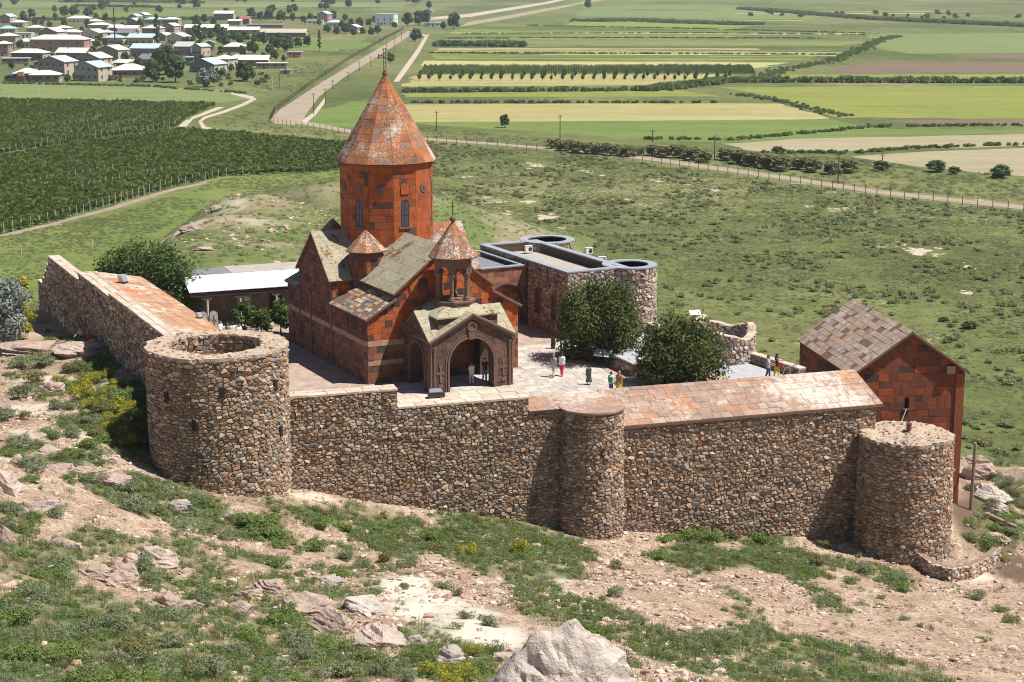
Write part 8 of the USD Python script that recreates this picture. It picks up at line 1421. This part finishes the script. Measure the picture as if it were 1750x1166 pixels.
# survey post on the ridge, stakes, stone markers
sp = on_slope(409, 323); sv = thing('marker_post', 'grey metal drum post on top of the ridge behind the monastery', 'post', sp); hh = 20 / px_per_m(sp[1], sp[2]); put('drum_body', revolve((0, 0, 0), [(.19, -.1), (.27, hh), (.01, hh)], 14), grey_metal_m, sv, smooth=40); put('rim', revolve((0, 0, 0), [(.27, hh - .1), (.3, hh - .08), (.3, hh), (.27, hh + .02)], 14), grey_metal_m, sv)
sp = on_slope(424, 323); s2 = thing('stake', 'thin rusty rod beside the grey drum post on the ridge', 'stake', sp); put('rod', bar((0, 0, -.1), (-.05, 0, 1.9), .04), rust_m, s2); put('foot', bar((0, 0, 0), (0, 0, .8), .07), post_m, s2)
for u, v, lab in ((37, 437, 'pale stake in the grass at the left, nearest'), (158, 427, 'pale stake in the grass above the long wall'), (289, 362, 'pale stake in the grass left of the ridge')): p = at(u, v, PLAIN); s3 = thing('stake', lab, 'stake', p); put('rod', bar((0, 0, 0), (0, 0, 1.5), .07), post_m, s3); put('top', bar((0, 0, 1.5), (0, 0, 1.56), .09), post_m, s3)

# ------------------------------------------------------------------ people
def sph(p, r, n=10): return m3.Manifold.sphere(float(r), n).translate([float(x) for x in p])
def limb(a, b, ra, rb): return m3.Manifold.batch_hull([sph(a, ra), sph(b, rb)])
def meld(L, edge=.035, it=6):
    m = m3.Manifold.batch_boolean(L, m3.OpType.Add).refine_to_length(edge); q = m.to_mesh(); t = trimesh.Trimesh(q.vert_properties[:, :3], q.tri_verts, process=True); trimesh.smoothing.filter_taubin(t, iterations=it); return t
skin_m = plain('skin', (.42, .25, .17), .6, var=.06); hair_d = plain('dark_hair', (.025, .018, .014), .6); hair_l = plain('light_brown_hair', (.26, .15, .075), .6); shoe_m = plain('dark_shoe', (.05, .045, .04), .6)
CL = {}
def cloth(c):
    if c not in CL: CL[c] = plain(f'cloth_{len(CL):03d}', c, .85, var=.12, scale=14)
    return CL[c]
def person(loc, rz, label, H=1.7, shirt=(.6, .6, .6), legs=(.1, .1, .13), hair='d', long_hair=False, walk=.0, arms=((.05, 0), (.05, 0)), skirt=None, sleeves=True, shorts=False, sit=False, bag=None, group=None, wide=1.0):
    """stands at LOC facing local -y. arms: (forward lift of the upper arm, bend of the elbow) left and right"""
    t = thing('person', label, 'person', loc, rz, group); s = H / 1.7; J = lambda x, y, z: np.array([x, y, z]) * s
    hipz = .90 if not sit else .30; S = {-1: {}, 1: {}}
    for q in (-1, 1):
        hip = J(q * .09, 0, hipz)
        if sit: knee, ank = J(q * .16, -.36, .50), J(q * .13, -.52, .10)
        else:
            w_ = walk * q; knee = J(q * .095, -.20 * w_ - .03, .49); ank = J(q * .09, -.34 * w_ + (.06 if w_ < 0 else 0), .08 + (.05 if w_ < 0 else 0))
        sh = J(q * .18 * wide, (-.10 if sit else 0), hipz + .50); a, b = arms[0 if q < 0 else 1]; ua = np.array([q * .10, -math.sin(a), -math.cos(a)]); fa = np.array([-q * .05 * (b > .3), -math.sin(a + b), -math.cos(a + b)])
        el = sh + ua / np.linalg.norm(ua) * .28 * s; wr = el + fa / np.linalg.norm(fa) * .25 * s; S[q] = dict(hip=hip, knee=knee, ank=ank, sh=sh, el=el, wr=wr, fa=fa / np.linalg.norm(fa))
    lean = J(0, -.10 if sit else 0, 0); neck = J(0, 0, hipz + .54) + lean; head = J(0, -.02, hipz + .70) + lean * 1.3; B = [m3.Manifold.batch_hull([sph(S[q]['hip'], .10 * s) for q in (-1, 1)] + [sph(J(q * .10, 0, hipz + .2) + lean * .4, .085 * s) for q in (-1, 1)]), m3.Manifold.batch_hull([sph(J(q * .10, 0, hipz + .2) + lean * .4, .085 * s) for q in (-1, 1)] + [sph(J(q * .13 * wide, 0, hipz + .42) + lean, .095 * s) for q in (-1, 1)]), limb(neck - J(0, 0, .04), head - J(0, 0, .06), .055 * s, .05 * s),
          m3.Manifold.batch_hull([sph(head + J(0, .015, .03), .088 * s, 14), sph(head + J(0, -.025, -.02), .075 * s, 14), sph(head + J(0, -.05, -.085), .04 * s)]), sph(head + J(0, -.105, -.02), .016 * s), sph(head + J(.085, .0, -.01), .018 * s), sph(head + J(-.085, .0, -.01), .018 * s), limb(head + J(-.02, -.088, -.062), head + J(.02, -.088, -.062), .009 * s, .009 * s)]
    for q in (-1, 1):
        d = S[q]; B += [limb(d['hip'], d['knee'], .085 * s, .058 * s), limb(d['knee'], d['ank'], .056 * s, .036 * s), limb(d['sh'], d['el'], .052 * s, .040 * s), limb(d['el'], d['wr'], .040 * s, .028 * s), limb(J(q * .08 * wide, 0, hipz + .46) + lean, d['sh'], .07 * s, .055 * s)]
        pal = d['wr'] + d['fa'] * .05 * s; B.append(limb(d['wr'], pal, .026 * s, .03 * s)); side = np.array([0, 1., 0]) if abs(d['fa'][1]) < .7 else np.array([1., 0, 0])
        for k in range(4): f0 = pal + side * (k - 1.5) * .017 * s; B.append(limb(f0, f0 + d['fa'] * (.062, .072, .068, .055)[k] * s + np.array([-q * .012, -.006, 0]) * s, .0095 * s, .008 * s))
        B.append(limb(pal - side * .02 * s, pal - side * .05 * s + d['fa'] * .03 * s, .011 * s, .009 * s))
    put('body', meld(B), skin_m, t, smooth=True)
    T = [m3.Manifold.batch_hull([sph(J(q * .105, 0, hipz + .0) + lean * .1, .105 * s) for q in (-1, 1)] + [sph(J(q * .11, 0, hipz + .22) + lean * .4, .098 * s) for q in (-1, 1)]), m3.Manifold.batch_hull([sph(J(q * .11, 0, hipz + .22) + lean * .4, .098 * s) for q in (-1, 1)] + [sph(J(q * .14 * wide, 0, hipz + .44) + lean, .105 * s) for q in (-1, 1)])]
    for q in (-1, 1): T.append(limb(S[q]['sh'] * .8 + (J(0, 0, hipz + .5) + lean) * .2, S[q]['sh'] + (S[q]['el'] - S[q]['sh']) * (.75 if sleeves else .08), .072 * s, .056 * s))
    put('shirt', meld(T), cloth(shirt), t, smooth=True)
    if skirt is not None:
        rings = []
        for z, r_ in ((hipz + .12, .145), (hipz, .17), (.55, .22), (skirt, .27)): rings.append(np.array([((r_ + .02 * math.sin(5 * a)) * math.cos(a) * s, (r_ * .8 + .02 * math.sin(5 * a)) * math.sin(a) * s, z * s) for a in np.arange(20) * math.pi / 10]))
        put('skirt', prism_rings(rings[::-1]), cloth(legs), t, smooth=50)
    else:
        L = [m3.Manifold.batch_hull([sph(S[q]['hip'] + J(0, 0, .02), .108 * s) for q in (-1, 1)])]
        for q in (-1, 1):
            d = S[q]; L.append(limb(d['hip'], d['knee'], .10 * s, .072 * s))
            if not shorts: L.append(limb(d['knee'], d['ank'] + J(0, 0, .03), .070 * s, .058 * s))
        put('trousers', meld(L), cloth(legs), t, smooth=True)
    for q in (-1, 1): a = S[q]['ank']; put('shoe', meld([limb(a + J(0, .03, -.045), a + J(0, -.14, -.05), .042 * s, .034 * s)], .03, 3), shoe_m, t, smooth=True)
    Hh = [m3.Manifold.batch_hull([sph(head + J(0, .03, .045), .094 * s, 12), sph(head + J(0, .05, -.02), .075 * s, 12), sph(head + J(0, -.03, .075), .07 * s, 12)])]
    if long_hair: Hh.append(m3.Manifold.batch_hull([sph(head + J(0, .06, 0), .085 * s), sph(head + J(0, .10, -.30), .09 * s)]))
    put('hair', meld(Hh, .03, 3), hair_d if hair == 'd' else hair_l, t, smooth=True)
    for q in (-1, 1): put('eye', meld([sph(head + J(q * .032, -.092, .012), .011 * s, 8)], .02, 1), hair_d, t, smooth=True)
    if bag is not None:
        c, kind = bag
        if kind == 'back': put('backpack', meld([m3.Manifold.batch_hull([sph(J(q * .10, .17, hipz + z), .075 * s) for q in (-1, 1) for z in (.12, .42)])], .04), cloth(c), t, smooth=True); [put('strap', joined([bar(J(q * .11, .12, hipz + .48), J(q * .12, -.12, hipz + .36), .02 * s)]), cloth(c), t) for q in (-1, 1)]
        else: put('bag', meld([m3.Manifold.batch_hull([sph(J(.24 + .03 * q, q * .1, hipz - z), .05 * s) for q in (-1, 1) for z in (-.02, .18)])], .04), cloth(c), t, smooth=True); put('strap', bar(J(.24, 0, hipz + .04), J(.06, 0, hipz + .56), .014 * s), cloth(c), t)
    return t
D = math.radians
person(at(946, 645), D(150), 'woman with long light brown hair, grey top and beige trousers in the sunny courtyard', 1.68, (.36, .36, .34), (.50, .42, .36), 'l', True, .5, ((-.1, .1), (.15, .2)), sleeves=False, bag=((.75, .73, .70), 'side'))
person(at(960, 643), D(165), 'person in a white shirt and bright red trousers in the sunny courtyard', 1.68, (.78, .77, .76), (.52, .02, .06), 'd', False, .7, ((.2, .3), (.2, .4)))
person(at(1006, 660, -.1), D(200), 'dark haired child in a dark sleeveless dress standing in the middle of the courtyard', 1.5, (.055, .045, .06), (.05, .045, .06), 'd', False, .2, ((.25, .1), (.1, .1)), skirt=.35, sleeves=False)
person(at(1044, 674, 0), D(160), 'short haired boy with a big green backpack beside the woman in yellow', 1.55, (.70, .72, .72), (.12, .13, .18), 'd', False, .3, ((.1, .2), (.1, .2)), bag=((.02, .30, .16), 'back'))
person(at(1058, 676, 0), D(150), 'woman in a brown and yellow dress right of the boy with the green backpack', 1.68, (.35, .16, .06), (.62, .45, .03), 'l', True, .2, ((.1, .1), (.3, .6)), skirt=.2, sleeves=False, bag=((.50, .56, .62), 'side'))
person(at(1312, 649), D(70), 'man in a grey patterned shirt and dark jeans on the grey terrace', 1.74, (.36, .37, .42), (.035, .04, .06), 'd', False, .3, ((.4, .9), (.4, 1.0)), bag=((.62, .62, .62), 'side'))
person(at(1327, 646), D(80), 'woman in black top and bright yellow skirt holding a red bag by the parapet', 1.74, (.045, .02, .02), (.66, .47, .02), 'd', True, .4, ((.5, .9), (.6, 1.0)), skirt=.36, sleeves=False)
rb_p = at(1333, 624, .98); rb = thing('handbag', 'red handbag held by the woman in the yellow skirt', 'bag', rb_p); put('bag', meld([m3.Manifold.batch_hull([sph((x, 0, z), .07) for x in (-.1, .1) for z in (-.1, .06)])], .03), cloth((.55, .03, .04)), rb, smooth=True); put('handle', bar((-.08, 0, .1), (.08, 0, .12), .02), cloth((.55, .03, .04)), rb)
person(ch(6.35, -3.4, .0), D(0) + .47 + 3.1, 'curly haired person in a pale patterned shirt in the porch doorway, left of two', 1.62, (.48, .44, .42), (.30, .31, .33), 'd', False, .1, ((.4, .8), (.4, .8)))
person(ch(7.25, -3.6, .12), D(27), 'dark haired person in a black T-shirt at the right side of the porch arch', 1.74, (.02, .02, .022), (.08, .09, .12), 'd', False, .1, ((.15, .3), (.5, .8)))
for i, (u, v, sh, rot, lab) in enumerate(((376, 550, (.75, .76, .76), 60, 'man in a white shirt left of the group by the veranda'), (388, 554, (.30, .16, .15), 130, 'dark dressed woman second from the left by the veranda'), (397, 553, (.74, .72, .70), 200, 'person in a white top in the middle of the group by the veranda'), (408, 555, (.75, .75, .75), 40, 'woman in a white shirt right of the middle by the veranda'), (435, 557, (.62, .50, .56), 180, 'person in a pale pink shirt standing alone right of the veranda group'))):
    p = at(u, v, 1.62); p[2] = 0; person(p, D(rot), lab, 1.70, sh, (.12, .12, .15), 'd', i == 3, .1, ((.2, .4), (.3, .7)))
sp_ = on_slope(140, 584); person((sp_[0], sp_[1], sp_[2]), D(-25), 'person in a pale blue shirt sitting on the rock ledge in the wall shadow', 1.7, (.24, .36, .40), (.04, .04, .05), 'd', False, 0, ((.7, .5), (.7, .5)), sit=True)
rp_ = sp_ + [.55, .05, 0]; bk = thing('backpack', 'red backpack beside the person sitting on the rock ledge', 'bag', rp_); put('bag', meld([m3.Manifold.batch_hull([sph((x, y, z), .11) for x in (-.1, .1) for y in (-.03, .03) for z in (.12, .48)])], .05), cloth((.50, .03, .04)), bk, smooth=True); put('pocket', meld([m3.Manifold.batch_hull([sph((x, -.13, z), .05) for x in (-.08, .08) for z in (.12, .28)])], .04), cloth((.40, .02, .03)), bk, smooth=True)
rr_p = on_slope(87, 976); bt = thing('litter', 'small pink and white discarded wrapper on the left slope', 'litter', rr_p); put('wrapper', rock(1801, .16, .12, .18, pts=10), cloth((.52, .36, .38)), bt); put('scrap', rock(1802, .12, .1, .06, pts=9), cloth((.75, .75, .75)), bt, off=(0, 0, -.2))

# ------------------------------------------------------------------ air
hz = trimesh.creation.box((9000, 8600, 52)); hz.apply_translation((0, 4100, PLAIN - 1 + 26))
haze_m = mat('air', {'v': ('principled_volume', {'color': (.80, .88, .96), 'density': .00009, 'anisotropy': .2})}, [], surface=None, volume='v.volume')
put('haze', hz, haze_m, kind='stuff', label='thin summer haze over the plain', cat='haze')
